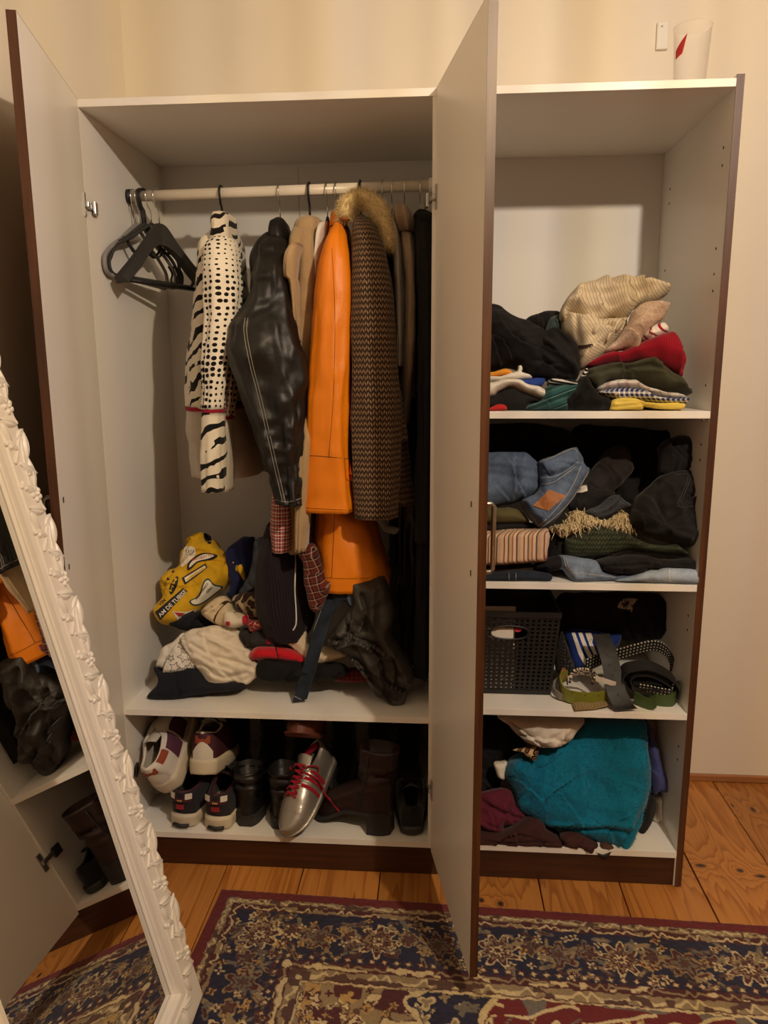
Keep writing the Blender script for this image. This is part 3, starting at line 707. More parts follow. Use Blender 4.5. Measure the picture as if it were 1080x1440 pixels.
def decal(name, target, pts, mat, off=.0012, th=.0015, step=1.6, smooth=0, uvs=True, tree=None, label=None, raise_=0.):
    """a patch, print or label lying on a garment: laid on its surface and given its own thickness"""
    tree = tree or bvh(target); O = spline(np.array(pts, float), smooth, True) if smooth else np.array(pts, float)
    x0, x1, y0, y1 = O[:, 0].min(), O[:, 0].max(), O[:, 1].min(), O[:, 1].max()
    nx, ny = max(2, int((x1 - x0) / step) + 1), max(2, int((y1 - y0) / step) + 1)
    gx = x0 - step + (x1 - x0 + 2 * step) * np.arange(nx + 2) / (nx + 1); gy = y0 - step + (y1 - y0 + 2 * step) * np.arange(ny + 2) / (ny + 1)
    X, Y = np.meshgrid(gx, gy); I = inside(O, X, Y)
    cell = I[:-1, :-1] | I[1:, :-1] | I[1:, 1:] | I[:-1, 1:]
    used = np.zeros(I.shape, bool); used[:-1, :-1] |= cell; used[1:, :-1] |= cell; used[1:, 1:] |= cell; used[:-1, 1:] |= cell
    d, qx, qy = nearest(O, X, Y); out = used & ~I; Xs, Ys = np.where(out, qx, X), np.where(out, qy, Y)
    V, uv, last = [], [], None; c0 = Vector(CAM)
    xs, ys = Xs[used], Ys[used]; ds = ray(xs, ys); ds /= np.linalg.norm(ds, axis=1)[:, None]; hs = []
    for r in ds: h = tree.ray_cast(c0, Vector(r)); hs.append(h[3])
    ok = [h for h in hs if h is not None]
    if not ok: return None
    md = float(np.median(ok)); hs = np.array([md if (h is None or abs(h - md) > .09) else h for h in hs])
    top = CAM + ds * (hs - off - th)[:, None]; bot = CAM + ds * (hs - off + .001)[:, None]
    n = len(xs); idx = np.full(I.shape, -1); idx[used] = np.arange(n); jj, ii = np.nonzero(cell)
    F = [(idx[a, b], idx[a + 1, b], idx[a + 1, b + 1], idx[a, b + 1]) for a, b in zip(jj, ii)]
    cnt = {}
    for f in F:
        for q in range(4): e = (f[q], f[(q + 1) % 4]); cnt[e] = 1
    S = [(e[1], e[0], e[0] + n, e[1] + n) for e in cnt if (e[1], e[0]) not in cnt]
    F2 = [tuple(i + n for i in f[::-1]) for f in F]
    uv = np.stack([xs, -ys], -1) * .0018
    o = mk(name, np.concatenate([top, bot]), F + F2 + S, mat, target, uv=np.concatenate([uv, uv]), smooth=False)
    if label: o['label'] = label
    return o
def stitch(name, target, line, mat, w=.0011, tree=None, off=.0006, dash=None):
    """a seam or stitched line lying on a garment"""
    tree = tree or bvh(target); L = spline(np.array(line, float), 6); ds = ray(L[:, 0], L[:, 1]); ds /= np.linalg.norm(ds, axis=1)[:, None]
    P = []
    for r in ds:
        h = tree.ray_cast(Vector(CAM), Vector(r))
        if h[3] is not None and (not P or abs(h[3] - P[-1][1]) < .06): P.append((CAM + r * (h[3] - off), h[3]))
    if len(P) < 3: return None
    V, F = tubem([p for p, _ in P], w, 5); return mk(name, V, F, mat, target)
def writing(name, target, text, p0, p1, height, mat, tree=None, off=.003, flip=False):
    """letters laid on a surface along the line p0-p1 (pixels); height in pixels"""
    tree = tree or bvh(target); cu = bpy.data.curves.new('t', 'FONT'); cu.body = text; cu.size = 1.0; cu.offset = .012; cu.resolution_u = 2
    ob = bpy.data.objects.new('t', cu); COL.objects.link(ob); dg = bpy.context.evaluated_depsgraph_get(); dg.update()
    me = bpy.data.meshes.new_from_object(ob.evaluated_get(dg)); v = np.empty(len(me.vertices) * 3); me.vertices.foreach_get('co', v); v = v.reshape(-1, 3); F = [p.vertices[:] for p in me.polygons]
    bpy.data.objects.remove(ob); bpy.data.curves.remove(cu); bpy.data.meshes.remove(me)
    if not len(v): return None
    w = v[:, 0].max() - v[:, 0].min(); t = (v[:, 0] - v[:, 0].min()) / w; hh = v[:, 1] / .72
    p0, p1 = np.array(p0, float), np.array(p1, float); d = p1 - p0; nrm = np.array([d[1], -d[0]]) / np.linalg.norm(d)
    Q = p0 + t[:, None] * d + hh[:, None] * nrm * height; ds = ray(Q[:, 0], Q[:, 1]); ds /= np.linalg.norm(ds, axis=1)[:, None]
    hs = [tree.ray_cast(Vector(CAM), Vector(r))[3] for r in ds]; ok = [h for h in hs if h]
    if not ok: return None
    md = float(np.median(ok)); hs = np.array([md if (h is None or abs(h - md) > .05) else h for h in hs])
    return mk(name, CAM + ds * (hs - off)[:, None], F, mat, target, smooth=False)
def rings(rows, yc, hd, seg=40, A=.006, nf=7, seed=1, sq=2.3, step=.012, fall=1.0, top_open=False, bot_open=True, cA=.0035, cf=13., ca=.5, lam=.35):
    """A hanging tube of cloth (body, sleeve, leg). rows: (py, left px, right px[, yc, hd]) from the top down; yc depth of its middle, hd half depth."""
    R = []
    for r in rows:
        a, b = (r[3], r[4]) if len(r) > 3 else (yc, hd)
        Lp, Rp = at(r[1], r[0], a), at(r[2], r[0], a); R.append(((Lp[0] + Rp[0]) / 2, a, (Lp[2] + Rp[2]) / 2, (Rp[0] - Lp[0]) / 2, b))
    R = spline(np.array(R), 8)
    L = np.concatenate([[0], np.cumsum(np.linalg.norm(np.diff(R[:, :3], axis=0), axis=1))]); n = max(4, int(L[-1] / step)); s = np.linspace(0, L[-1], n)
    R = np.stack([np.interp(s, L, R[:, i]) for i in range(5)], -1)
    th = math.pi / 2 + np.arange(seg) * 2 * math.pi / seg; V, UV = [], []
    ct, st = np.cos(th), np.sin(th); sx = np.sign(ct) * np.abs(ct) ** (2 / sq); sy = np.sign(st) * np.abs(st) ** (2 / sq)
    cs = np.cos(th); sn = np.sin(th)
    for i in range(n):
        cx, cy, cz, hw, hdp = R[i]; grow = min(1.0, .25 + (s[i] / max(L[-1], 1e-6)) * fall)
        rr = max(hw, .25 * hdp)
        q = noise(cs * nf * .45 + 9, sn * nf * .45 + 3, s[i] / lam + seed * 7.3, seed); rid = (1 - np.abs(noise(cs * nf * .8, sn * nf * .8, s[i] / (lam * .6) + 5, seed + 3))) ** 2 - .5
        hz = noise(cs * 1.5 + 2, sn * 1.5, s[i] * 26 + seed, seed + 8)
        disp = A * (q * 1.3 * grow + 1.2 * rid * grow + .35 * hz)
        disp = disp + cA * wrinkles(hw * cs + .8 * hdp * sn + 3 * seed, s[i] + .15 * hdp * sn, seed + 20, cf * 1.9, ca, 2.5)
        disp -= max(0, disp.max() - (A + cA) * .9)
        x = cx + (hw + .6 * disp * min(1, hw / .02)) * sx; y = cy + (hdp + disp) * sy
        V.append(np.stack([x, y, np.full(seg, cz)], -1))
        per = 2 * math.pi * math.sqrt((hw * hw + hdp * hdp) / 2); UV.append(np.stack([np.arange(seg) / seg * .5, np.full(seg, s[i])], -1))
    P0 = 2 * math.pi * math.sqrt((R[:, 3].mean() ** 2 + R[:, 4].mean() ** 2) / 2)
    V = np.concatenate(V); UV = np.concatenate(UV); UV[:, 0] *= P0 / .5
    F = [(i * seg + j, (i + 1) * seg + j, (i + 1) * seg + (j + 1) % seg, i * seg + (j + 1) % seg) for i in range(n - 1) for j in range(seg)]
    k = n
    def inner(base, c, dz, sc):   # turn the hem inwards so the opening shows a thickness
        nonlocal V, UV, k
        r0 = V[base:base + seg]; r = c + (r0 - c) * np.array([sc, sc, 1]) + np.array([0, 0, dz]); V = np.concatenate([V, r]); UV = np.concatenate([UV, UV[base:base + seg]]); k += 1; return (k - 1) * seg
    b = (n - 1) * seg; c = V[b:b + seg].mean(0)
    i1 = inner(b, c, .0, .9); F += [(b + j, i1 + j, i1 + (j + 1) % seg, b + (j + 1) % seg) for j in range(seg)]
    i2 = inner(i1, c, .03, .97); F += [(i1 + j, i2 + j, i2 + (j + 1) % seg, i1 + (j + 1) % seg) for j in range(seg)]
    F.append(tuple(i2 + j for j in range(seg)))
    if not top_open: F.append(tuple(range(seg))[::-1])
    return V, F, UV
def drape(name, rows, mat, parent, yc=.267, hd=.1, **kw):
    V, F, UV = rings(rows, yc, hd, **kw); V[:, 0] = np.clip(V[:, 0], T + .0012, XD - T / 2 - .0012); V[:, 1] = np.minimum(V[:, 1], D - .006); V[:, 2] = np.maximum(V[:, 2], ZS + .0012); o = mk(name, V, F, mat, parent, uv=UV + 1.0); BL[o.name] = (V, F); return o
def ribbon(name, P, w, th, mat, parent=None, nrm=None, n=6, twist=None, label=None, cat=None, group=None):
    """a strap or belt: a flat band along world points P; w: width vector direction per point or one vector"""
    C = spline(np.array(P, float), n); m_ = len(C); Wd = np.array(w, float)
    Wd = np.broadcast_to(Wd, (m_, 3)) if Wd.ndim == 1 else np.stack([np.interp(np.linspace(0, 1, m_), np.linspace(0, 1, len(Wd)), Wd[:, i]) for i in range(3)], -1)
    T_ = np.gradient(C, axis=0); T_ /= np.linalg.norm(T_, axis=1)[:, None]; Nn = np.cross(T_, Wd); Nn /= np.linalg.norm(Nn, axis=1)[:, None] + 1e-9
    V = np.stack([C - Wd / 2 - Nn * th / 2, C + Wd / 2 - Nn * th / 2, C + Wd / 2 + Nn * th / 2, C - Wd / 2 + Nn * th / 2], 1).reshape(-1, 3)
    F = [(i * 4 + j, i * 4 + (j + 1) % 4, i * 4 + 4 + (j + 1) % 4, i * 4 + 4 + j) for i in range(m_ - 1) for j in range(4)] + [(3, 2, 1, 0), tuple((m_ - 1) * 4 + j for j in range(4))]
    s = np.concatenate([[0], np.cumsum(np.linalg.norm(np.diff(C, axis=0), axis=1))]); wl = float(np.linalg.norm(Wd[0]))
    uv = np.stack([np.tile([0, wl, wl, 0], m_), np.repeat(s, 4)], -1) + 1
    o = mk(name, V, F, mat, parent, uv=uv, smooth=False); fix_normals(o); BL[o.name] = (V, F)
    if label: tag(o, label, cat, group)
    return o

# ------------------------------------------------------------------ hangers
def hook_pts(x, zr, phi, R=.021, drop=.075, zc=-.0026):
    P = [(.021, -.010)] + [(R * math.cos(t), zc + R * math.sin(t)) for t in np.linspace(.25, math.pi + .2, 12)] + [(-.013, -.030), (-.002, -.040), (0, -.052), (0, -drop)]
    c, s = math.cos(phi), math.sin(phi)
    return [(x + a * c, ROD_Y + a * s, zr + z) for a, z in P]
def on_hanger(x, z0, phi, pts):
    c, s = math.cos(phi), math.sin(phi); return [(x + a * c, ROD_Y + a * s, z0 + z) for a, z in pts]
def hanger(label, x, phi, kind, group=None, half=.205):
    zr = rod_z(x); z0 = zr - .075
    t = thing('clothes_hanger', label, 'hanger', (x, ROD_Y, z0), group)
    blackhook = kind in ('hid_black', 'clip')
    tube('hook', hook_pts(x, zr, phi), .0034 if blackhook else .0017, BLKPL if blackhook else CHROME, t, upv=(math.cos(phi + 1.57), math.sin(phi + 1.57), 0))
    A = half
    if kind == 'broad':      # broad shaped coat hanger with trouser bar
        for s in (-1, 1):
            top = spline([(0, .0), (s * .025, -.008), (s * .07, -.055), (s * .13, -.11), (s * A, -.165)], 5); bot = spline([(0, -.06), (s * .02, -.062), (s * .06, -.085), (s * .12, -.135), (s * (A - .012), -.182)], 5)
            V, n = [], len(top); nv = np.array([math.sin(phi), -math.cos(phi), 0])
            for k, (a, b) in enumerate(zip(top, bot)):
                w = .007 + .016 * (k / n) ** 1.5; bow = .025 * (k / n) ** 2
                for q, (pp, e) in enumerate(((a, w * .6), (b, w), (b, -w), (a, -w * .6))): V.append(np.array(on_hanger(x, z0, phi, [pp])[0]) + nv * (e + bow))
            F = [(i * 4 + j, i * 4 + (j + 1) % 4, i * 4 + 4 + (j + 1) % 4, i * 4 + 4 + j) for i in range(n - 1) for j in range(4)] + [(0, 1, 2, 3), tuple((n - 1) * 4 + j for j in (3, 2, 1, 0))]
            fix_normals(mk('shoulder_arm', V, F, BLKVEL, t, smooth=False))
        tube('trouser_bar', on_hanger(x, z0, phi, [(-A + .014, -.168), (A - .014, -.168)]), .0062, BLKPL, t)
        for s in (-1, 1): tube('rib', on_hanger(x, z0, phi, [(s * .03, -.055), (s * (A - .03), -.165)]), .004, BLKPL, t)
    elif kind in ('hid_black', 'hid_chrome'):   # inside a garment: plain shoulders
        tube('shoulders', on_hanger(x, z0, phi, spline([(-.085, -.085), (-.05, -.05), (-.015, -.012), (0, 0), (.015, -.012), (.05, -.05), (.085, -.085)], 5)), .004, BLKPL, t)
    else:
        mat = GREYPL if kind == 'grey' else BLKVEL
        for s in (-1, 1):
            tube('shoulder_arm', on_hanger(x, z0, phi, spline([(0, 0), (s * .03, -.016), (s * .09, -.05), (s * .15, -.078), (s * (A - .012), -.105), (s * A, -.125), (s * (A - .004), -.148), (s * (A - .02), -.158)], 5)), .0058, mat, t, flat=.7)
        tube('trouser_bar', on_hanger(x, z0, phi, [(-A + .02, -.158), (A - .02, -.158)]), .005, mat, t)
        if kind == 'clip':
            for s in (-1, 1):
                tube('strap_notch', on_hanger(x, z0, phi, spline([(s * .1, -.05), (s * .108, -.066), (s * .12, -.062)], 4)), .003, mat, t)
            tube('lower_strut', on_hanger(x, z0, phi, spline([(-.09, -.055), (-.05, -.085), (0, -.07), (.05, -.085), (.09, -.055)], 5)), .0035, mat, t)
            tube('clip', on_hanger(x, z0, phi, spline([(.13, -.1), (.15, -.12), (.14, -.14), (.155, -.15)], 4)), .003, mat, t)
R_ = math.radians
hanger('broad black wooden-look hanger with trouser bar, frontmost of the empty hangers', .107, R_(69.6), 'broad', half=.197)
hanger('thin black hanger with a thick black hook among the empty hangers', .066, R_(76), 'clip', half=.172)
hanger('thin black hanger just behind the broad black one, chrome hook', .084, R_(72.5), 'slim', half=.185)
hanger('grey plastic tube hanger behind the black empty hangers', .051, R_(83), 'grey', half=.2)
hanger('grey plastic tube hanger nearest the left wardrobe wall', .037, R_(87.5), 'grey', half=.205)
hanger('black clip hanger between the two grey hangers', .058, R_(80), 'clip', half=.19)
def px_x(px, py=268): return float(at(px, py, ROD_Y)[0])
for px, kd, what in ((311, 'hid_black', 'thick black hook carrying the dotted white jacket'), (393, 'hid_chrome', 'thin chrome hook carrying the black leather jacket'), (435, 'hid_black', 'thick black hook carrying the beige shearling coat'),
                     (460, 'hid_chrome', 'thin chrome hook carrying the white shirt beside the orange coat'), (473, 'hid_chrome', 'thin chrome hook carrying the orange leather coat'), (507, 'hid_black', 'thick black hook carrying the brown tweed coat'),
                     (538, 'hid_chrome', 'thin chrome hook carrying the dark teal jacket, first right of the fur collar'), (551, 'hid_chrome', 'thin chrome hook carrying the pale grey shirt'), (569, 'hid_chrome', 'thin chrome hook carrying the taupe hooded coat'), (591, 'hid_chrome', 'bent chrome hook carrying the black coat next to the door')):
    hanger(what.replace(' hook', '-hook hanger', 1), px_x(px), R_(90), kd)

# ------------------------------------------------------------------ hanging clothes
def G(rows): return [(230 + r[0] / 2.769, 250 + r[1] / 2.769, 250 + r[2] / 2.769) + tuple(r[3:]) for r in rows]
def hung(name, label, cat, px): 
    x = px_x(px); return thing(name, label, cat, (x, ROD_Y, rod_z(x) - .1))
WHT = rgb(236, 230, 218)
M_DOT = fabric('dotted_cotton', WHT, rgb(18, 16, 16), 'dots', .017, wr=(50, .15, .003))
M_ZEB = fabric('tiger_stripe_cotton', rgb(226, 218, 200), rgb(20, 18, 18), 'zebra', .042, rot=.35)
M_HEM = fabric('pale_grey_cotton', rgb(196, 188, 174))
M_CRIM = fabric('crimson_trim', rgb(150, 18, 48))
BLK = rgb(26, 24, 24)
M_LEA = leather('black_leather', rgb(16, 15, 14), .48)
M_ORA = leather('orange_leather', rgb(242, 136, 14), .46, 300, .22)
M_SHR = fabric('beige_shearling', rgb(176, 148, 108), rgb(140, 112, 78), 'plain', fuzz=1., weave=(420, .6), wr=(90, .35, .004))
M_TWD = fabric('brown_tweed', rgb(44, 29, 22), rgb(158, 130, 98), 'tweed', .0098, weave=(800, .4))
M_TEAL = fabric('dark_teal_wool', rgb(30, 40, 42))
M_GRY = fabric('pale_grey_shirting', rgb(170, 166, 158), wr=(60, .2, .004))
M_TAU = fabric('taupe_wool', rgb(142, 122, 100), fuzz=.6)
M_BLK = fabric('black_cloth', rgb(22, 21, 22), var=.2, fuzz=.08)
M_BLK2 = fabric('black_cotton', rgb(30, 28, 28), var=.2, fuzz=.15)
M_WHT = fabric('white_cotton', rgb(226, 220, 208), wr=(60, .2, .004))
M_STI = plain('pale_thread', rgb(170, 166, 158), .8)
M_STK = plain('dark_thread', rgb(90, 40, 8), .8)

t = hung('dotted_jacket', 'white jacket with black dots, tiger stripes and crimson bands, left of the leather jacket', 'jacket', 311)
drape('body', G([(225, 150, 215, .267, .04), (270, 138, 230, .267, .07), (330, 115, 240, .267, .15), (480, 108, 252, .267, .18), (640, 84, 258, .265, .18), (800, 64, 264, .26, .18), (942, 64, 268, .26, .18)]), M_ZEB, t, A=.008, seed=3)
drape('hem_panel', G([(944, 65, 268, .26, .178), (1010, 62, 285, .28, .175), (1090, 66, 305, .3, .17), (1200, 76, 330, .32, .16)]), M_HEM, t, A=.010, seed=4, fall=.3)
drape('crimson_band', G([(938, 62, 270, .26, .182), (952, 62, 270, .26, .182)]), M_CRIM, t, A=.004, seed=3)
drape('sleeve', G([(292, 136, 214, .12, .04), (320, 114, 230, .10, .055), (420, 104, 240, .06, .055), (560, 106, 240, .045, .05), (700, 105, 222, .04, .05), (850, 102, 192, .035, .045), (955, 101, 181, .035, .045)]), M_DOT, t, A=.007, seed=5, nf=5)
drape('crimson_band', G([(954, 100, 182, .035, .046), (967, 100, 182, .035, .046)]), M_CRIM, t, A=.001)
drape('cuff', G([(967, 101, 182, .035, .044), (1100, 99, 187, .035, .045), (1190, 98, 188, .035, .044), (1274, 98, 181, .035, .042)]), M_ZEB, t, A=.004, seed=6)
drape('sleeve', G([(600, 180, 240, .13, .04), (720, 178, 234, .11, .04), (860, 180, 226, .10, .04), (983, 181, 212, .10, .04)]), M_DOT, t, A=.006, seed=7)
drape('crimson_band', G([(982, 180, 213, .10, .041), (994, 180, 213, .10, .041)]), M_CRIM, t, A=.001)
drape('cuff', G([(994, 181, 213, .10, .04), (1120, 184, 214, .10, .04), (1270, 182, 212, .10, .04)]), M_HEM, t, A=.004, seed=8)
drape('collar', G([(196, 156, 200, .2, .04), (206, 144, 216, .19, .07), (232, 139, 222, .18, .08), (262, 138, 222, .17, .08), (318, 124, 226, .165, .075)]), M_ZEB, t, A=.004, seed=9, top_open=True)

t = hung('leather_jacket', 'black leather jacket with pale topstitching and bent sleeve', 'jacket', 393)
drape('body', G([(280, 340, 425, .267, .06), (340, 318, 440, .267, .15), (450, 306, 440, .267, .18), (700, 312, 440, .25, .16), (1000, 340, 440, .2, .13), (1180, 352, 440, .18, .12)]), M_LEA, t, A=.008, seed=13)
sl = drape('sleeve', G([(285, 358, 408, .2, .03), (330, 325, 424, .14, .07), (420, 306, 432, .09, .08), (520, 284, 441, .06, .075), (600, 226, 454, .04, .07), (680, 207, 470, .02, .068), (760, 206, 486, .01, .066), (860, 232, 496, .01, .058), (950, 272, 492, .01, .054), (1050, 306, 490, .01, .051), (1150, 334, 489, .01, .048), (1250, 366, 488, .01, .046), (1326, 398, 486, .01, .044)]), M_LEA, t, A=.010, seed=14, nf=5, lam=.14, step=.007, cA=.009, cf=10, ca=1.0, seg=64)
tr = bvh(sl)
for dx in (0, 11): stitch('topstitching', sl, Z(250, 230, 2.769, [(262 + dx, 600), (258 + dx, 660), (280 + dx, 780), (306 + dx, 880), (330 + dx, 980), (360 + dx, 1110), (385 + dx, 1220), (408 + dx, 1316)]), M_STI, .0007, tr)
stitch('topstitching', sl, Z(250, 230, 2.769, [(378, 1308), (430, 1318), (488, 1300)]), M_STI, .0007, tr)
drape('collar', G([(216, 386, 412, .25, .03), (226, 370, 424, .245, .06), (255, 360, 434, .24, .075), (295, 360, 445, .24, .085), (330, 370, 448, .25, .09)]), M_LEA, t, A=.004, seed=15, top_open=True)

t = hung('shearling_coat', 'beige shearling coat with plush collar between leather jacket and orange coat', 'coat', 435)
drape('body', [(318, 418, 446, .267, .07), (345, 413, 446, .267, .15), (420, 413, 440, .267, .17), (560, 413, 438, .265, .17), (690, 412, 439, .26, .16), (763, 412, 446, .27, .15)], M_SHR, t, A=.009, seed=23)
drape('sleeve', [(320, 424, 444, .2, .04), (350, 420, 446, .16, .05), (420, 419, 446, .14, .05), (520, 420, 446, .13, .045), (620, 418, 445, .05, .05), (700, 417, 438, .05, .045), (772, 417, 432, .05, .04)], M_SHR, t, A=.007, seed=24)
drape('cuff', [(758, 416, 433, .11, .04), (773, 415.5, 433.5, .11, .041)], M_SHR, t, A=.001)
drape('lapel', [(345, 410, 424, .09, .05), (365, 402, 420, .07, .05), (392, 402, 418, .07, .045), (402, 410, 420, .07, .04), (480, 414, 424, .08, .03)], M_SHR, t, A=.006, seed=25)
drape('collar', [(307, 424, 448, .24, .04), (312, 420, 453, .235, .07), (328, 415, 454, .23, .08), (345, 413, 450, .23, .08), (356, 418, 446, .24, .07)], M_SHR, t, A=.006, seed=26, top_open=True)

t = hung('white_shirt', 'white shirt squeezed between shearling coat and orange leather coat', 'shirt', 460)
drape('body', [(316, 456, 466, .26, .05), (330, 452, 464, .26, .12), (380, 447, 458, .25, .13), (500, 440, 452, .25, .13), (613, 428, 452, .2, .10)], M_WHT, t, A=.006, seed=27)

t = hung('orange_leather_coat', 'bright orange leather coat with long sleeve and flared hem', 'coat', 473)
ob = drape('body', [(318, 466, 490, .267, .06), (345, 464, 494, .267, .14), (420, 460, 496, .267, .16), (600, 455, 499, .26, .16), (700, 450, 502, .25, .16), (722, 448, 523, .25, .165), (765, 445, 537, .245, .17), (813, 443, 551, .24, .172)], M_ORA, t, A=.007, seed=33, nf=4)
os_ = drape('sleeve', G([(228, 618, 634, .16, .03), (262, 599, 650, .12, .05), (300, 578, 660, .10, .06), (360, 556, 672, .08, .06), (440, 540, 680, .065, .056), (560, 527, 681, .055, .052), (700, 520, 675, .045, .048), (850, 510, 670, .04, .046), (1000, 501, 667, .035, .044), (1130, 495, 667, .035, .042), (1250, 490, 674, .035, .041), (1354, 487, 682, .035, .041)]), M_ORA, t, A=.0055, seed=34, nf=4, lam=.3, cA=.0025, cf=9, ca=.2, seg=56)
tr = bvh(os_)
stitch('cuff_seam', os_, Z(250, 230, 2.769, [(496, 1136), (560, 1140), (664, 1150)]), M_STK, .0008, tr)
stitch('hem_seam', os_, Z(250, 230, 2.769, [(490, 1340), (580, 1346), (680, 1350)]), M_STK, .0006, tr)
stitch('sleeve_seam', os_, Z(250, 230, 2.769, [(600, 330), (612, 600), (606, 900), (588, 1140)]), M_STK, .0005, tr)
decal('cuff_tab', os_, Z(250, 230, 2.769, [(650, 1150), (668, 1152), (678, 1210), (676, 1240), (654, 1226)]), M_ORA, .002, .003, tree=tr)
tr = bvh(ob)
stitch('front_seam', ob, Z(340, 700, 4.8, [(628, 110), (618, 300), (606, 540)]), M_STK, .0007, tr)
stitch('hem_seam', ob, Z(340, 700, 4.8, [(500, 520), (600, 542), (800, 545), (1010, 520)]), M_STK, .0006, tr)
drape('collar', G([(184, 620, 634, .24, .03), (196, 606, 644, .235, .06), (225, 598, 656, .23, .07), (255, 596, 660, .22, .07)]), M_ORA, t, A=.003, seed=35, top_open=True)

t = hung('tweed_coat', 'brown and cream tweed coat with pale fur collar', 'coat', 507)
drape('body', G([(225, 700, 790, .267, .06), (300, 698, 815, .25, .14), (450, 698, 836, .23, .15), (700, 700, 856, .2, .14), (900, 702, 873, .18, .125), (1080, 704, 895, .17, .12), (1200, 708, 915, .17, .12), (1310, 720, 930, .17, .12)]), M_TWD, t, A=.010, seed=43)
drape('sleeve', G([(210, 694, 738, .15, .04), (250, 682, 774, .11, .06), (330, 680, 806, .08, .062), (450, 680, 832, .06, .06), (600, 680, 846, .05, .058), (750, 680, 856, .045, .055), (900, 680, 868, .04, .054), (1000, 680, 875, .04, .054), (1180, 684, 868, .035, .054), (1376, 696, 862, .035, .054)]), M_TWD, t, A=.008, seed=44, nf=5)
drape('skirt_flap', G([(880, 838, 872, .1, .05), (980, 842, 885, .095, .05), (1076, 846, 897, .09, .05)]), M_TWD, t, A=.005, seed=45)
# fur collar: a soft roll with a few thousand hairs
FC = spline([at(*p, y) for p, y in (((485, 307), .11), ((488, 290), .12), ((503, 279), .13), ((522, 285), .13), ((536, 302), .12), ((544, 327), .11), ((546, 350), .10))], 8)
fr_ = np.interp(np.linspace(0, 1, len(FC)), [0, .2, .6, 1], [.016, .024, .022, .012])
M_FUR = fabric('pale_fur', rgb(216, 194, 144), rgb(150, 124, 78), 'plain', fuzz=.6, var=.25, rough=.8)
V, F = tubem(FC, fr_, 14); fc = mk('fur_collar', V, F, M_FUR, t, uv=V[:, [0, 2]])
rs = np.random.RandomState(4); HV, HF = [], []
Tn = np.gradient(FC, axis=0); Tn /= np.linalg.norm(Tn, axis=1)[:, None]
for k in range(5200):
    i = rs.randint(len(FC)); a = rs.uniform(0, 6.283); u = np.array([0, -1, .2]); u -= Tn[i] * (u @ Tn[i]); u /= np.linalg.norm(u); w = np.cross(Tn[i], u)
    d = u * math.cos(a) + w * math.sin(a); p = FC[i] + d * fr_[i] * .9 + Tn[i] * rs.uniform(-.008, .008); dd = d + .5 * Tn[i] * rs.uniform(-1, 1.2) + rs.normal(0, .3, 3); dd /= np.linalg.norm(dd)
    L = rs.uniform(.008, .019); sd = np.cross(dd, rs.normal(0, 1, 3)); sd /= np.linalg.norm(sd); b = len(HV)
    HV += [p - sd * .0007, p + sd * .0007, p + dd * L + np.array([0, 0, -.003])]; HF.append((b, b + 1, b + 2))
HV = np.array(HV); o = mk('fur_hair', HV, HF, M_FUR, fc, uv=HV[:, [0, 2]]); o['kind'] = 'stuff'

t = hung('teal_jacket', 'very dark teal jacket showing just right of the tweed coat', 'jacket', 538)
drape('body', G([(215, 796, 832, .267, .05), (280, 790, 850, .267, .15), (400, 812, 850, .33, .14), (560, 826, 852, .40, .11), (800, 836, 862, .42, .10)]), M_TEAL, t, A=.007, seed=51)
t = hung('grey_shirt', 'pale grey shirt left of the taupe hooded coat', 'shirt', 551)
drape('body', G([(215, 836, 856, .26, .05), (270, 830, 872, .25, .13), (400, 842, 888, .24, .13), (560, 850, 890, .22, .12), (790, 854, 884, .22, .11)]), M_GRY, t, A=.008, seed=52)
t = hung('taupe_coat', 'taupe coat with crumpled hood hanging beside the black coats', 'coat', 569)
drape('body', G([(230, 850, 912, .267, .06), (300, 866, 925, .25, .12), (420, 886, 936, .22, .14), (600, 884, 941, .21, .13), (750, 874, 932, .21, .12), (870, 868, 915, .22, .10), (1010, 874, 898, .24, .07)]), M_TAU, t, A=.010, seed=53, nf=6)
drape('hood', G([(166, 858, 886, .2, .03), (175, 846, 896, .19, .06), (205, 843, 912, .18, .07), (240, 848, 918, .18, .07), (275, 860, 918, .19, .06)]), M_TAU, t, A=.009, seed=54)
t = hung('black_coat', 'long black coat hanging nearest to the open door', 'coat', 591)
drape('body', [(302, 584, 604, .25, .05), (320, 582, 611, .25, .13), (400, 582, 612, .24, .16), (600, 588, 611, .26, .14), (720, 590, 610, .22, .14), (800, 584, 609, .22, .14), (930, 582, 607, .22, .14)], M_BLK, t, A=.009, seed=55)
drape('sleeve', [(312, 586, 606, .13, .05), (400, 588, 610, .09, .05), (600, 586, 608, .08, .05), (760, 584, 606, .08, .045)], M_BLK, t, A=.006, seed=56)
drape('collar', [(297, 586, 600, .24, .03), (302, 582, 608, .23, .06), (322, 582, 612, .23, .07)], M_BLK, t, A=.004, seed=57, top_open=True)
t = thing('black_raincoat', 'shiny black raincoat hanging low behind the tweed coat', 'coat', (.80, .3, .55))
drape('body', [(560, 560, 588, .42, .05), (650, 550, 594, .43, .08), (760, 548, 594, .44, .09), (880, 550, 592, .44, .09), (950, 552, 592, .44, .08)], leather('black_coated_cloth', rgb(24, 23, 22), .4, 900, .5), t, A=.016, seed=58, nf=8)

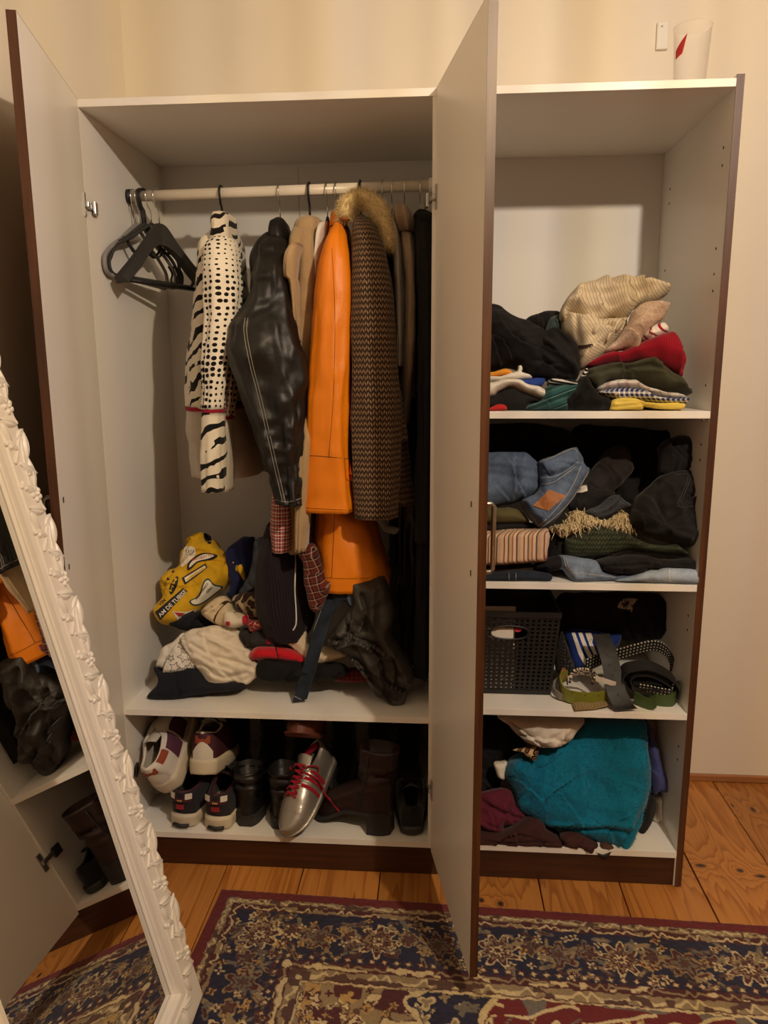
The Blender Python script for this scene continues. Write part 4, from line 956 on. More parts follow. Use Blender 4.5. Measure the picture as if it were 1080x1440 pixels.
# things hanging lower, between the coats and the pile
M_PL1 = fabric('red_white_plaid', rgb(140, 34, 44), rgb(226, 214, 200), 'plaid', .021, stops=[(0, rgb(150, 40, 48)), (.3, rgb(226, 214, 198)), (.42, rgb(52, 26, 40)), (.62, rgb(176, 60, 66)), (.85, rgb(230, 218, 204))])
M_PL2 = fabric('rust_plaid', rgb(96, 40, 34), rgb(190, 160, 130), 'plaid', .022, stops=[(0, rgb(92, 38, 34)), (.42, rgb(188, 160, 132)), (.52, rgb(44, 26, 30)), (.8, rgb(112, 50, 40))])
t = thing('red_plaid_shirt', 'red and white plaid shirt tail hanging below the leather jacket', 'shirt', (px_x(398, 740), .2, 1.1))
drape('body', [(660, 388, 412, .16, .06), (700, 385, 415, .15, .07), (735, 383, 416, .14, .07), (771, 383.5, 414, .14, .065)], M_PL1, t, A=.008, seed=61, fall=.2, nf=8)
M_PIN = fabric('dark_pinstripe', rgb(30, 22, 28), rgb(52, 40, 46), 'stripe', .009, stops=[(0, rgb(26, 20, 26)), (.86, rgb(50, 40, 46))])
t = thing('pinstripe_jacket', 'dark plum pinstripe jacket with a white zip edge hanging above the pile', 'jacket', (px_x(400, 800), .2, .8))
pj = drape('body', Z_ if False else [(735, 378, 412, .2, .08), (772, 368, 416, .2, .11), (805, 363, 430, .2, .12), (840, 363, 436, .2, .12), (868, 370, 440, .2, .11), (889, 383, 434, .2, .10)], M_PIN, t, A=.012, seed=62, nf=7, fall=.3)
stitch('white_zip_edge', pj, Z(340, 700, 4.8, [(357, 345), (362, 450), (358, 620), (366, 760), (366, 850), (345, 895)]), M_WHT, .0026, bvh(pj))
cloth('plaid_shirt', 'rust and brown plaid shirt hanging left of the denim strap', 'shirt', Z(340, 700, 4.8, [(372, 380), (400, 340), (495, 322), (560, 540), (610, 560), (580, 660), (525, 768), (455, 735), (425, 580), (410, 440)]), M_PL2, .085, k=0, T=.02, Tb=.05, R=.02, A=.006, seed=63, f=12, ang=1.2, uvrot=.25)
M_DDEN = fabric('dark_denim', rgb(44, 54, 68), rgb(16, 20, 28), 'denim')
M_DEN = fabric('mid_denim', rgb(104, 122, 146), rgb(44, 58, 84), 'denim')
M_LDEN = fabric('light_denim', rgb(168, 182, 198), rgb(112, 130, 154), 'denim')
A_, B_ = at(476, 800, .13), at(421.5, 987, .066)
st_ = ribbon('denim_belt', [A_, (A_ * .66 + B_ * .34) + np.array([0, -.012, 0]), (A_ * .33 + B_ * .67) + np.array([0, -.010, 0]), B_ + np.array([0, 0, .004])], np.array([.043, 0, .012]), .005, M_DDEN, label='dark denim belt strip with pale stitched edges hanging onto the shelf', cat='belt')
tr = bvh(st_)
for pl in ([(588, 600), (520, 800), (445, 1000), (380, 1200), (350, 1330)], [(640, 740), (590, 900), (540, 1080), (490, 1240), (448, 1375)], [(350, 1335), (395, 1360), (440, 1375)]): stitch('stitching', st_, Z(340, 700, 4.8, pl), M_STI, .0008, tr)
fd = cloth('frayed_jeans', 'dark jeans leg with frayed pale hem hanging below the orange coat', 'jeans', Z(340, 700, 4.8, [(640, 545), (760, 545), (790, 640), (788, 715), (768, 740), (715, 730), (690, 700), (640, 760), (600, 780), (610, 640)]), M_DDEN, .12, k=0, T=.02, Tb=.04, R=.015, A=.005, seed=64)
decal('frayed_hem', fd, Z(340, 700, 4.8, [(716, 640), (775, 630), (786, 700), (776, 735), (740, 728), (718, 705)]), M_DEN, smooth=2)
M_WAX = leather('waxed_charcoal_cloth', rgb(52, 47, 42), .55, 900, .5)
wj = cloth('waxed_jacket', 'charcoal waxed jacket slumped onto the shelf under the orange coat', 'jacket', Z(340, 700, 4.8, [(745, 560), (870, 545), (960, 545), (1000, 640), (1030, 800), (1010, 900), (1056, 1000), (1160, 1180), (1130, 1290), (1085, 1390), (1020, 1410), (960, 1360), (880, 1310), (820, 1180), (740, 1080), (640, 1020), (575, 970), (620, 900), (700, 780), (740, 700)]), M_WAX, .075, k=.08, T=.03, Tb=.10, R=.03, A=.024, f=7, ang=.9, seed=65, folds=[(Z(340, 700, 4.8, [(720, 850), (790, 1010), (900, 1200), (1010, 1380)]), .006, -.010), (Z(340, 700, 4.8, [(820, 640), (860, 780), (840, 860)]), .008, -.018), (Z(340, 700, 4.8, [(900, 600), (900, 850), (960, 960)]), .010, .014), (Z(340, 700, 4.8, [(860, 760), (960, 900), (1050, 1080), (1120, 1200)]), .008, .012), (Z(340, 700, 4.8, [(620, 960), (740, 1030), (860, 1180)]), .006, .008)])
stitch('seam', wj, Z(340, 700, 4.8, [(720, 840), (750, 980), (830, 1120)]), plain('grey_thread', rgb(90, 84, 76), .8), .0007, bvh(wj))
M_DGT = fabric('dim_grey_shirting', rgb(96, 92, 86))
cloth('grey_lining_tail', 'pale grey shirt tail sticking out under the tweed coat hem', 'shirt', Z(500, 560, 3.2, [(98, 530), (138, 520), (150, 570), (200, 585), (190, 606), (165, 612), (120, 590)]), M_DGT, .1, k=0, T=.012, Tb=.02, R=.01, A=.004, seed=66)

# ------------------------------------------------------------------ the pile on the left shelf
ZE = lambda p: Z(200, 690, 2.5714, p)
ZF = lambda p: Z(210, 740, 6.353, p)
NAVY = rgb(30, 36, 76)
M_YEL = fabric('yellow_jersey_cloth', rgb(212, 168, 34), wr=(60, .2, .003))
M_NAV = fabric('navy_cloth', NAVY)
M_DNV = fabric('dark_navy_cloth', rgb(26, 28, 36), fuzz=.1)
M_BLKP = plain('black_print', (.012, .011, .012), .7); M_WHTP = plain('white_print', rgb(232, 226, 214), .7); M_REDP = plain('red_print', rgb(176, 34, 40), .7); M_TEALP = plain('dark_teal_print', rgb(26, 70, 84), .7); M_YELP = plain('yellow_print', rgb(222, 182, 60), .7)
cloth('folded_black_shirt', 'black folded shirt at the very front left of the pile', 'shirt', ZE([(22, 748), (58, 690), (42, 640), (80, 655), (190, 640), (250, 690), (362, 690), (356, 716), (250, 732), (100, 756)]), M_DNV, .075, k=.35, T=.03, Tb=.16, R=.03, A=.009, f=9, seed=71, ang=.2)
cloth('white_tee', 'white cloth corner under the star print top at left wall', 'top', ZE([(54, 636), (68, 580), (110, 545), (150, 512), (165, 540), (130, 590), (92, 640), (76, 645)]), M_WHT, .13, k=.4, T=.025, Tb=.06, R=.02, A=.006, f=12, seed=72)
stp = cloth('star_print_top', 'white top with thin black star outlines beside the crumpled white sweater', 'top', ZE([(75, 660), (92, 610), (115, 565), (148, 545), (195, 600), (200, 640), (150, 662), (95, 668)]), M_WHT, .115, k=.4, T=.03, Tb=.06, R=.025, A=.007, f=11, seed=73)
tr = bvh(stp)
for sx, sy, sr, sa in ((118, 640, 22, .3), (150, 600, 24, .9), (172, 640, 20, .1), (140, 560, 15, .5), (104, 606, 13, .7), (186, 606, 12, .2), (150, 648, 9, .4)):
    q = [(sx + sr * (1 if i % 2 == 0 else .45) * math.sin(sa + i * math.pi / 5), sy - sr * (1 if i % 2 == 0 else .45) * math.cos(sa + i * math.pi / 5)) for i in range(11)]
    L_ = Z(200, 690, 2.5714, q); 
    for i in range(10): stitch('star_outline', stp, [L_[i], L_[i + 1]], M_BLKP, .0008, tr, .0003)
M_CRM = fabric('off_white_jersey', rgb(220, 210, 194), wr=(45, .25, .003))
cloth('white_sweater', 'crumpled off-white sweater lying on the black folded shirt', 'sweater', ZE([(144, 540), (165, 508), (220, 495), (270, 484), (330, 490), (352, 498), (378, 560), (410, 605), (422, 640), (412, 672), (375, 702), (330, 695), (290, 708), (245, 700), (210, 655), (165, 595)]), M_CRM, .095, k=.5, T=.045, Tb=.10, R=.05, A=.017, f=10, ang=1.1, stretch=4, seed=74, folds=[(ZE([(190, 560), (260, 600), (340, 620), (400, 640)]), .006, -.010), (ZE([(220, 520), (300, 560), (370, 590)]), .007, .010), (ZE([(200, 600), (270, 640), (330, 660)]), .006, .009), (ZE([(250, 660), (300, 680), (390, 660)]), .005, -.008)])
cloth('navy_towel', 'dark navy cloth squeezed beneath the yellow jersey', 'cloth', ZE([(100, 478), (190, 440), (240, 450), (262, 490), (190, 508), (130, 500)]), M_DNV, .2, k=.4, T=.03, Tb=.08, R=.03, A=.010, seed=75)
je = cloth('cycling_jersey', 'yellow jersey with sponsor patches crumpled against the left wall', 'jersey', ZF([(48, 760), (85, 690), (130, 640), (108, 530), (118, 460), (180, 400), (268, 360), (285, 240), (335, 185), (350, 110), (420, 66), (500, 62), (548, 140), (600, 130), (635, 195), (680, 225), (682, 272), (740, 235), (800, 188), (880, 152), (935, 170), (925, 270), (900, 400), (868, 512), (790, 446), (740, 490), (650, 560), (560, 640), (460, 730), (425, 770), (280, 872), (140, 880), (82, 850)]), M_YEL, .22, k=.5, T=.05, Tb=.10, R=.05, A=.015, f=9, ang=-.7, stretch=3.5, seed=76, step=1.8,
           folds=[(ZF([(600, 350), (700, 360), (800, 300)]), .006, -.014), (ZF([(620, 300), (740, 260), (850, 190)]), .007, .012), (ZF([(760, 430), (840, 320), (820, 220)]), .006, -.012), (ZF([(300, 350), (450, 260), (600, 280)]), .006, -.008), (ZF([(170, 620), (200, 520), (260, 430)]), .006, -.010)])
tr = bvh(je)
decal('sponsor_patch', je, ZF([(50, 768), (300, 552), (342, 580), (96, 842)]), M_BLKP, tree=tr); writing('lettering', je, 'AM DE TUBISE', ZF([(100, 815)])[0], ZF([(336, 590)])[0], 6, M_WHTP, tr, .0042)
decal('sponsor_patch', je, ZF([(288, 462), (500, 332), (518, 370), (318, 524)]), M_BLKP, tree=tr); decal('sponsor_patch', je, ZF([(312, 462), (496, 350), (506, 372), (326, 500)]), M_WHTP, .003, tree=tr); decal('sponsor_patch', je, ZF([(330, 474), (490, 362), (494, 374), (340, 486)]), M_YELP, .0048, tree=tr)
decal('sponsor_patch', je, ZF([(356, 668), (440, 620), (480, 500), (530, 466), (580, 520), (660, 540), (600, 600), (480, 690), (400, 710)]), M_TEALP, tree=tr, smooth=3); decal('sponsor_patch', je, ZF([(372, 668), (450, 626), (490, 510), (530, 482), (574, 532), (640, 548), (590, 594), (474, 680), (404, 698)]), M_WHTP, .003, tree=tr, smooth=3)
writing('lettering', je, 'ALTERNANCE', ZF([(420, 660)])[0], ZF([(530, 515)])[0], 3, M_BLKP, tr, .0058); writing('lettering', je, 'Gîte', ZF([(520, 600)])[0], ZF([(565, 552)])[0], 3.5, M_TEALP, tr, .0058)
decal('sponsor_patch', je, ZF([(206, 762), (330, 766), (428, 738), (400, 790), (272, 870)]), M_WHTP, tree=tr); decal('sponsor_patch', je, ZF([(270, 860), (290, 800), (400, 750), (396, 786)]), M_BLKP, .003, tree=tr); decal('sponsor_patch', je, ZF([(220, 768), (320, 778), (270, 812)]), M_REDP, .003, tree=tr)
decal('sponsor_patch', je, ZF([(340, 392), (346, 330), (420, 262), (500, 236), (610, 260), (560, 300), (440, 320), (380, 376)]), M_BLKP, tree=tr, smooth=3); decal('sponsor_patch', je, ZF([(356, 370), (366, 330), (430, 276), (500, 248), (580, 262), (520, 290), (430, 312), (380, 352)]), M_WHTP, .003, tree=tr, smooth=3); writing('lettering', je, 'MARCHE DU MAI', ZF([(385, 310)])[0], ZF([(560, 262)])[0], 3.2, M_REDP, tr, .0048)
decal('sponsor_patch', je, ZF([(276, 330), (300, 230), (330, 180), (400, 190), (414, 250), (370, 300), (300, 360)]), M_WHTP, tree=tr, smooth=3)
for x in (330, 352, 374, 392): stitch('printed_line', je, ZF([(x - 8, 262), (x, 210), (x + 8, 262)]), M_BLKP, .0006, tr, .003)
decal('sponsor_patch', je, ZF([(176, 560), (220, 470), (258, 450), (248, 530), (200, 610)]), M_BLKP, tree=tr, smooth=3); writing('lettering', je, 'HM', ZF([(196, 586)])[0], ZF([(250, 470)])[0], 4, M_YELP, tr, .0042)
for q in ([(150, 480), (164, 452), (184, 480)], [(196, 410), (212, 388), (226, 414)]): decal('printed_leaf', je, ZF(q), M_BLKP, tree=tr)
writing('lettering', je, 'VIN', ZF([(96, 716)])[0], ZF([(150, 664)])[0], 5, M_BLKP, tr, .003)
decal('collar_lining', je, ZF([(485, 60), (552, 90), (548, 160), (500, 130)]), M_DNV, .001, tree=tr, smooth=2)
cloth('navy_sweater', 'royal navy cloth behind and under the yellow jersey sleeve', 'sweater', ZF([(690, 250), (740, 170), (840, 95), (900, 88), (940, 108), (930, 300), (868, 512), (800, 600), (742, 652), (690, 600), (720, 540)]), M_NAV, .26, k=.3, T=.03, Tb=.06, R=.03, A=.010, seed=77)
M_FADE = fabric('faded_denim', rgb(116, 124, 138), rgb(66, 78, 98), 'denim')
cloth('faded_jeans', 'faded blue jeans bunched between the jersey and pinstripe jacket', 'jeans', ZE([(350, 370), (385, 300), (400, 240), (405, 185), (440, 165), (460, 200), (455, 380), (420, 395)]), M_FADE, .28, k=.2, T=.04, Tb=.08, R=.04, A=.012, seed=78)
M_BST = fabric('beige_brown_stripe', rgb(204, 186, 156), None, 'stripe', .034, stops=[(0, rgb(206, 188, 158)), (.86, rgb(66, 40, 34))])
cloth('striped_sock', 'beige cloth with thin brown stripes and pink tip under the jersey', 'cloth', ZE([(214, 440), (250, 400), (290, 378), (318, 400), (330, 430), (380, 455), (372, 486), (320, 494), (260, 480)]), M_BST, .16, k=.4, T=.035, Tb=.06, R=.025, A=.010, f=12, seed=79, uvrot=-.5)
dd = cloth('pink_tipped_sock', 'cream sock with a pink toe lying on the white sweater', 'sock', ZE([(300, 440), (330, 440), (352, 458), (378, 452), (382, 478), (340, 496), (300, 488)]), M_CRM, .13, k=.4, T=.02, Tb=.03, R=.018, A=.005, f=14, seed=80)
decal('pink_toe', dd, ZE([(362, 456), (384, 450), (384, 478), (366, 484)]), fabric('pink_cloth', rgb(176, 40, 62)), smooth=2); decal('pink_dot', dd, ZE([(302, 474), (316, 474), (316, 488), (303, 488)]), M_REDP, smooth=2)
M_BRC = fabric('brown_cream_print', rgb(78, 56, 48), rgb(176, 160, 130), 'patchy', .035, stops=[(0, rgb(70, 48, 44)), (.5, rgb(176, 158, 126)), (.6, rgb(60, 44, 40))])
cloth('brown_print_blouse', 'brown and cream printed blouse behind the striped cloth', 'blouse', ZE([(326, 400), (350, 372), (430, 368), (450, 400), (448, 450), (410, 468), (370, 445)]), M_BRC, .2, k=.3, T=.03, Tb=.08, R=.03, A=.010, seed=81)
M_PL3 = fabric('red_white_check', rgb(150, 40, 40), rgb(226, 204, 180), 'plaid', .014, stops=[(0, rgb(140, 36, 38)), (.62, rgb(226, 206, 184)), (.76, rgb(120, 34, 36))])
cloth('red_check_shirt', 'small red and white checked cloth end right of the white sweater', 'shirt', ZE([(378, 474), (420, 462), (455, 455), (462, 490), (430, 500), (394, 512)]), M_PL3, .14, k=.3, T=.025, Tb=.05, R=.02, A=.007, seed=82, uvrot=-.3)
M_DGR = fabric('charcoal_jersey', rgb(48, 46, 46))
dg = cloth('charcoal_sweater', 'charcoal sweater with a red stripe in the middle of the pile', 'sweater', ZE([(352, 520), (380, 492), (480, 480), (560, 500), (560, 560), (500, 575), (400, 570), (370, 550)]), M_DGR, .15, k=.3, T=.04, Tb=.10, R=.03, A=.012, seed=83)
decal('red_stripe', dg, ZE([(455, 508), (474, 510), (464, 556), (446, 556)]), fabric('dull_red_cloth', rgb(120, 28, 44)))
M_RED = fabric('red_fleece', rgb(190, 18, 34), fuzz=.8)
rf = cloth('red_fleece', 'bright red fleece between charcoal sweater and black folded cloth', 'fleece', ZE([(392, 585), (410, 566), (480, 558), (540, 572), (590, 605), (585, 625), (500, 614), (420, 612), (400, 610)]), M_RED, .12, k=.3, T=.035, Tb=.12, R=.022, A=.009, f=12, seed=84)
stitch('black_zip', rf, ZE([(480, 560), (488, 590), (490, 610)]), M_BLKP, .0025)
cloth('black_sweatshirt', 'black folded sweatshirt under the red fleece', 'sweatshirt', ZE([(412, 650), (430, 612), (480, 602), (590, 614), (640, 620), (715, 625), (742, 650), (730, 672), (640, 690), (500, 692), (425, 682)]), M_BLK, .10, k=.3, T=.035, Tb=.16, R=.03, A=.009, f=8, seed=85)
M_CRE = fabric('cream_cotton', rgb(214, 198, 168))
cloth('cream_blouse', 'cream blouse lying behind the denim belt strip', 'blouse', ZE([(488, 518), (540, 505), (592, 505), (604, 556), (680, 566), (738, 592), (700, 612), (640, 628), (590, 610), (545, 570), (500, 550)]), M_CRE, .125, k=.35, T=.03, Tb=.06, R=.025, A=.010, f=10, seed=86)
cloth('small_check_cloth', 'small dark red checked cloth under the waxed jacket', 'cloth', ZE([(692, 668), (730, 640), (790, 640), (830, 690), (760, 696), (700, 690)]), fabric('dark_red_check', rgb(110, 30, 30), rgb(50, 20, 20), 'plaid', .012), .13, k=.3, T=.02, Tb=.06, R=.02, A=.005, seed=87)

# ------------------------------------------------------------------ shoes
def smoothstep(a, b, x): t = np.clip((x - a) / (b - a), 0, 1); return t * t * (3 - 2 * t)
def shoe(name, label, loc, heading, L=.275, Wd=.098, collar=.075, vamp=.055, sole=.03, mats=(None,) * 4, style='runner', pitch=0., roll=0., laces=None, lift=None, cat='shoe', group=None, heelw=.8):
    """local frame: x from heel (0) to toe (L), z up. upper, lining, sole, tongue, laces as parts."""
    up, so, li, to = mats
    root = thing(name, label, cat, loc, group); root.rotation_mode = 'XYZ'
    M = Matrix.Rotation(heading, 3, 'Z') @ Matrix.Rotation(pitch, 3, 'Y') @ Matrix.Rotation(roll, 3, 'X')
    def P(nm, V, F, mat, uv=None, parent=None, smooth=True):
        V = np.asarray(V, float); Vw = V @ np.array(M).T + np.array(loc); o = mk(nm, Vw, F, mat, parent or root, uv=uv if uv is not None else V[:, [0, 2]] + 1, smooth=smooth); BL[o.name] = (Vw, F); return o
    def half(t): return Wd / 2 * (np.clip(np.sin(np.clip(t * .70 + .13, 0, 1) * math.pi), 0, 1) ** .45) * (heelw + (1.02 - heelw) * smoothstep(.15, .7, t)) * np.sqrt(np.clip(1 - (np.clip(t - .80, 0, 1) / .20) ** 2, 0, 1)) * np.clip(np.sqrt(np.clip((t + .002) / .05, 0, 1)), .25, 1)
    ns, nr = 44, 15
    ts = np.concatenate([np.linspace(0, .12, 8), np.linspace(.14, .9, 28), np.linspace(.915, 1, 8)])
    base_h = sole
    cstart, cend = (.0, .46)
    hc = collar; V, UV = [], []
    for t in ts:
        w = float(half(np.array(t))); x = t * L
        open_ = 1 - smoothstep(.36, .50, t)             # 1 in the ankle part
        hgt = base_h + (hc - .012 * math.sin(min(1, t / .4) * math.pi) if style != 'boot' else hc) * open_ + (1 - open_) * (vamp * (1 - smoothstep(.5, 1.02, t)) + .022)
        gap = open_ * w * (.62 if style != 'boot' else .72)
        if t < .06: gap *= t / .06 * .9 + .1
        lean = (.010 * (1 - t / .1) if t < .1 else 0)
        for j in range(nr):
            a = j / (nr - 1)                              # 0 left base .. 1 right base over the top
            if a <= .5: q = a * 2; sgn = -1
            else: q = (1 - a) * 2; sgn = 1
            bulge = math.sin(q * math.pi * .5)
            yy = w * (1 - (1 - gap / max(w, 1e-6)) * q ** 2.4) * (1 + .06 * math.sin(q * math.pi))
            zz = base_h - .006 + (hgt - base_h + .006) * bulge ** .85
            V.append((x + lean * (1 - bulge) - (.006 * math.sin(q * 2.6) if t < .05 else 0) * 1, sgn * yy, zz)); UV.append((x + 1, sgn * q * .1 + 1))
    F = [(i * nr + j, i * nr + j + 1, (i + 1) * nr + j + 1, (i + 1) * nr + j) for i in range(len(ts) - 1) for j in range(nr - 1) if not (j in (6, 7) and False)]
    mid = nr // 2
    F = [f for f in F if not ((f[0] % nr) in (mid - 1, mid) and ts[f[0] // nr] < .44 and False)]
    # split: where the ankle is open the two halves do not meet (duplicate the middle row)
    V = np.array(V); ring = []
    Vl = V.reshape(len(ts), nr, 3)
    Lh, Rh = Vl[:, :mid + 1].copy(), Vl[:, mid:].copy()
    Lh[:, mid, 1] = -np.abs(Vl[:, mid, 1]); Rh[:, 0, 1] = np.abs(Vl[:, mid, 1])
    VV = np.concatenate([Lh.reshape(-1, 3), Rh.reshape(-1, 3)]); m1 = mid + 1; off = len(ts) * m1
    F = [(i * m1 + j, i * m1 + j + 1, (i + 1) * m1 + j + 1, (i + 1) * m1 + j) for i in range(len(ts) - 1) for j in range(mid)]
    F += [(off + i * m1 + j, off + i * m1 + j + 1, off + (i + 1) * m1 + j + 1, off + (i + 1) * m1 + j) for i in range(len(ts) - 1) for j in range(mid)]
    F += [(j, off + mid - j, off + mid - j - 1, j + 1) for j in range(mid)]                        # heel closes
    inner = VV.copy(); c_ = VV.mean(0); inner[:, 1] *= .86; inner[:, 0] = L * .5 + (inner[:, 0] - L * .5) * .955; inner[:, 2] = np.where(inner[:, 2] > base_h + .01, inner[:, 2] - .0015, inner[:, 2] + .003)
    upo = P('upper', VV, F, up, smooth=True); fix_normals(upo)
    FI = [f[::-1] for f in F]; lio = P('lining', inner, FI, li)
    # padded collar rim
    rim = [Lh[i, mid] for i in range(len(ts)) if ts[i] < .43][::-1] + [Rh[i, 0] for i in range(len(ts)) if ts[i] < .43]
    rm = np.array(rim); V2, F2 = tubem(rm - np.array([0, 0, .002]), .0042, 8); P('collar_rim', V2, F2, to)
    # sole
    k = 40; tt = np.linspace(0, 1, k); xs = tt * (L + .008) - .004; hw = half(tt) * 1.05 + .0015
    lv = []
    for zf, sc in ((0, .93), (.15, 1.0), (.75, 1.04), (1.0, 1.0)):
        toe = .012 * smoothstep(.75, 1, tt); heel = .006 * (1 - smoothstep(0, .1, tt)) if style == 'runner' else 0
        thick = sole * (1.0 if style == 'boot' else (1.12 - .35 * smoothstep(.3, .75, tt)))
        z = np.where(zf == 0, (toe + heel) * (1 - zf), 0) + (toe + heel) * (1 - zf) * (zf != 0) + thick * zf
        lv.append((xs, hw * sc, z))
    SV = []; 
    for x_, h_, z_ in lv: SV += [(a, -b, c) for a, b, c in zip(x_, h_, z_)] + [(a, b, c) for a, b, c in zip(x_[::-1], h_[::-1], z_[::-1])]
    n2 = 2 * k; SF = [(r * n2 + j, r * n2 + (j + 1) % n2, (r + 1) * n2 + (j + 1) % n2, (r + 1) * n2 + j) for r in range(3) for j in range(n2)]
    SF += [tuple((j, j + 1, n2 - 2 - j, n2 - 1 - j)) for j in range(k - 1)] + [tuple((3 * n2 + j, 3 * n2 + n2 - 1 - j, 3 * n2 + n2 - 2 - j, 3 * n2 + j + 1)) for j in range(k - 1)]
    soo = fix_normals(P('sole', SV, SF, so))
    # tongue
    if style != 'boot':
        tv = []; 
        for q in np.linspace(0, 1, 10):
            t = .52 - .26 * q; zc = base_h + .012 + (vamp * (1 - smoothstep(.5, 1.02, max(t, .5)))) + (hc + .012 - vamp) * q ** 1.3 * .9
            for e in np.linspace(-1, 1, 7): tv.append((t * L, e * .022 * (1 + .2 * q), zc - .012 * e * e + .004))
        P('tongue', tv, [(i * 7 + j, i * 7 + j + 1, (i + 1) * 7 + j + 1, (i + 1) * 7 + j) for i in range(9) for j in range(6)], to)
    if laces is not None:
        for q in range(6):
            t = .38 + q * .055; w = float(half(np.array(t))); zc = base_h + vamp * (1 - smoothstep(.5, 1.02, t)) + .030 + (.018 * (1 - smoothstep(.36, .5, t)))
            for s in (-1, 1): tube_ = tubem(spline([(t * L, s * .022, zc - .010), (t * L + .006, 0, zc + .001), (t * L + .013, -s * .022, zc - .012)], 4), .0033, 6, flat=.6); P('lace', *tube_, laces)
    def surf(t, q, s_, off=.0022):
        w = float(half(np.array(t))); o_ = float(1 - smoothstep(.36, .50, np.array(t))); hg = base_h + (hc - .012 * math.sin(min(1, t / .4) * math.pi)) * o_ + (1 - o_) * (vamp * (1 - float(smoothstep(.5, 1.02, np.array(t)))) + .022)
        gap = o_ * w * .62; yy = w * (1 - (1 - gap / max(w, 1e-6)) * q ** 2.4) * (1 + .06 * math.sin(q * math.pi)); zz = base_h - .006 + (hg - base_h + .006) * math.sin(q * math.pi * .5) ** .85
        return (t * L, s_ * (yy + off * (1 - q * .5)), zz + off * q)
    P.surf = surf
    return root, P, upo, soo, half
def at_floor(px, py, z): return on(px, py, 2, z)
SL = ZB + .001
M_SNW = leather('off_white_shoe_leather', rgb(222, 214, 200), .5, 300, .15); M_SOW = plain('worn_cream_rubber', rgb(206, 192, 166), .6, var=.25, bump=(60, .2, .002)); M_SOG = plain('black_rubber', (.02, .02, .02), .6)
M_GRN = fabric('charcoal_mesh', rgb(52, 50, 56), rgb(36, 34, 40), 'knit', .004); M_LIN = fabric('dark_lining', rgb(30, 28, 30)); M_LIW = fabric('pale_lining', rgb(190, 180, 164))
M_ORS = leather('rust_suede', rgb(150, 66, 36), .7); M_PUR = leather('plum_suede', rgb(92, 48, 70), .7); M_MAR = leather('maroon_suede', rgb(70, 26, 38), .7)
M_SIL = leather('silver_leather', rgb(186, 180, 168), .36, 260, .6); M_SIL.node_tree.nodes['Principled BSDF'].inputs['Metallic'].default_value = .75
M_LACE = fabric('red_lace', rgb(150, 18, 36)); M_RDI = fabric('red_lining', rgb(140, 14, 44)); M_GRI = fabric('grey_lining', rgb(120, 112, 104))
M_BBT = leather('black_boot_leather', rgb(22, 20, 20), .4, 380, .35); M_BRB = leather('oxblood_boot_leather', rgb(38, 20, 18), .45, 380, .3); M_BSU = fabric('black_suede', rgb(20, 19, 19), fuzz=.5)
M_GOLD = plain('gold_print', rgb(190, 150, 80), .6)
def heel_marks(root, P, half, sole, collar, L, kind):
    """pieces sewn on the back of a shoe, given as grids wrapped round the heel: across y, up z"""
    def patch(nm, y0, y1, z0, z1, mat, off, n=8, shape=None):
        V = []; 
        for a in np.linspace(0, 1, n):
            for b in np.linspace(0, 1, 6):
                y = y0 + (y1 - y0) * a; lo_, hi_ = (z0, z1) if shape is None else shape(a); z = lo_ + (hi_ - lo_) * b
                zb = np.clip((z - sole) / collar, 0, 1); V.append((.001 - .0045 * math.sin(min(1.0, zb * 1.0) * 2.6) - off + 28.0 * y * y * (.9 + .0 * zb) * .45 + .010 * (1 - zb) * 0 + .004 * zb, y, z))
        V = np.array(V); F = [(i * 6 + j, i * 6 + j + 1, (i + 1) * 6 + j + 1, (i + 1) * 6 + j) for i in range(n - 1) for j in range(5)]
        V2 = V + np.array([.003, 0, 0]); m_ = len(V); P(nm, np.concatenate([V, V2]), F + [tuple(i + m_ for i in f[::-1]) for f in F], mat)
    if kind == 'grey':
        patch('heel_badge', -.012, .012, sole + .028, sole + .042, plain('red_badge', rgb(150, 40, 52), .5), .0062)
        patch('heel_counter', -.03, .03, sole + .048, sole + .066, M_MAR, .0035)
        patch('gold_mark', -.008, .008, sole + .053, sole + .058, M_GOLD, .0062)
        for s in (-1, 1): patch('pale_overlay', s * .016, s * .033, sole + .058, sole + .074, M_SNW, .0058)
    if kind == 'white':
        patch('heel_counter', -.03, .03, sole + .002, sole + .05, M_SNW, .0045, shape=lambda a: (sole + .002, sole + .028 + .03 * math.sin(a * math.pi)))
        patch('rust_heel_tab', -.022, .022, sole + .052, sole + .074, M_ORS, .0035)
for i, (px, py, lab, hd) in enumerate(((256, 1164, 'charcoal and cream running shoe seen from behind, left of its pair', 83), (305, 1168, 'charcoal and cream running shoe seen from behind, touching the black boots', 88))):
    c = at_floor(px, py, SL); r, P, u, s, hf = shoe('running_shoe', lab, tuple(c), R_(hd), .285, .104, .082, .058, .036, (M_GRN, M_SOW, M_LIN, M_MAR), laces=M_LIN, heelw=.92)
    heel_marks(r, P, hf, .036, .082, .285, 'grey')
    V, F = tubem([(-.006, -.024, .014), (-.0095, 0, .012), (-.006, .024, .014)], .0055, 8); P('sole_window', V, F, M_SOG)
c = at_floor(208, 1132, SL); c[2] = SL
shoe('running_shoe', 'cream soled dark shoe half hidden behind the left running shoe', (c[0] - .02, c[1] + .05, SL), R_(84), .27, .1, .07, .055, .034, (M_GRN, M_SOW, M_LIN, M_MAR), heelw=.9)
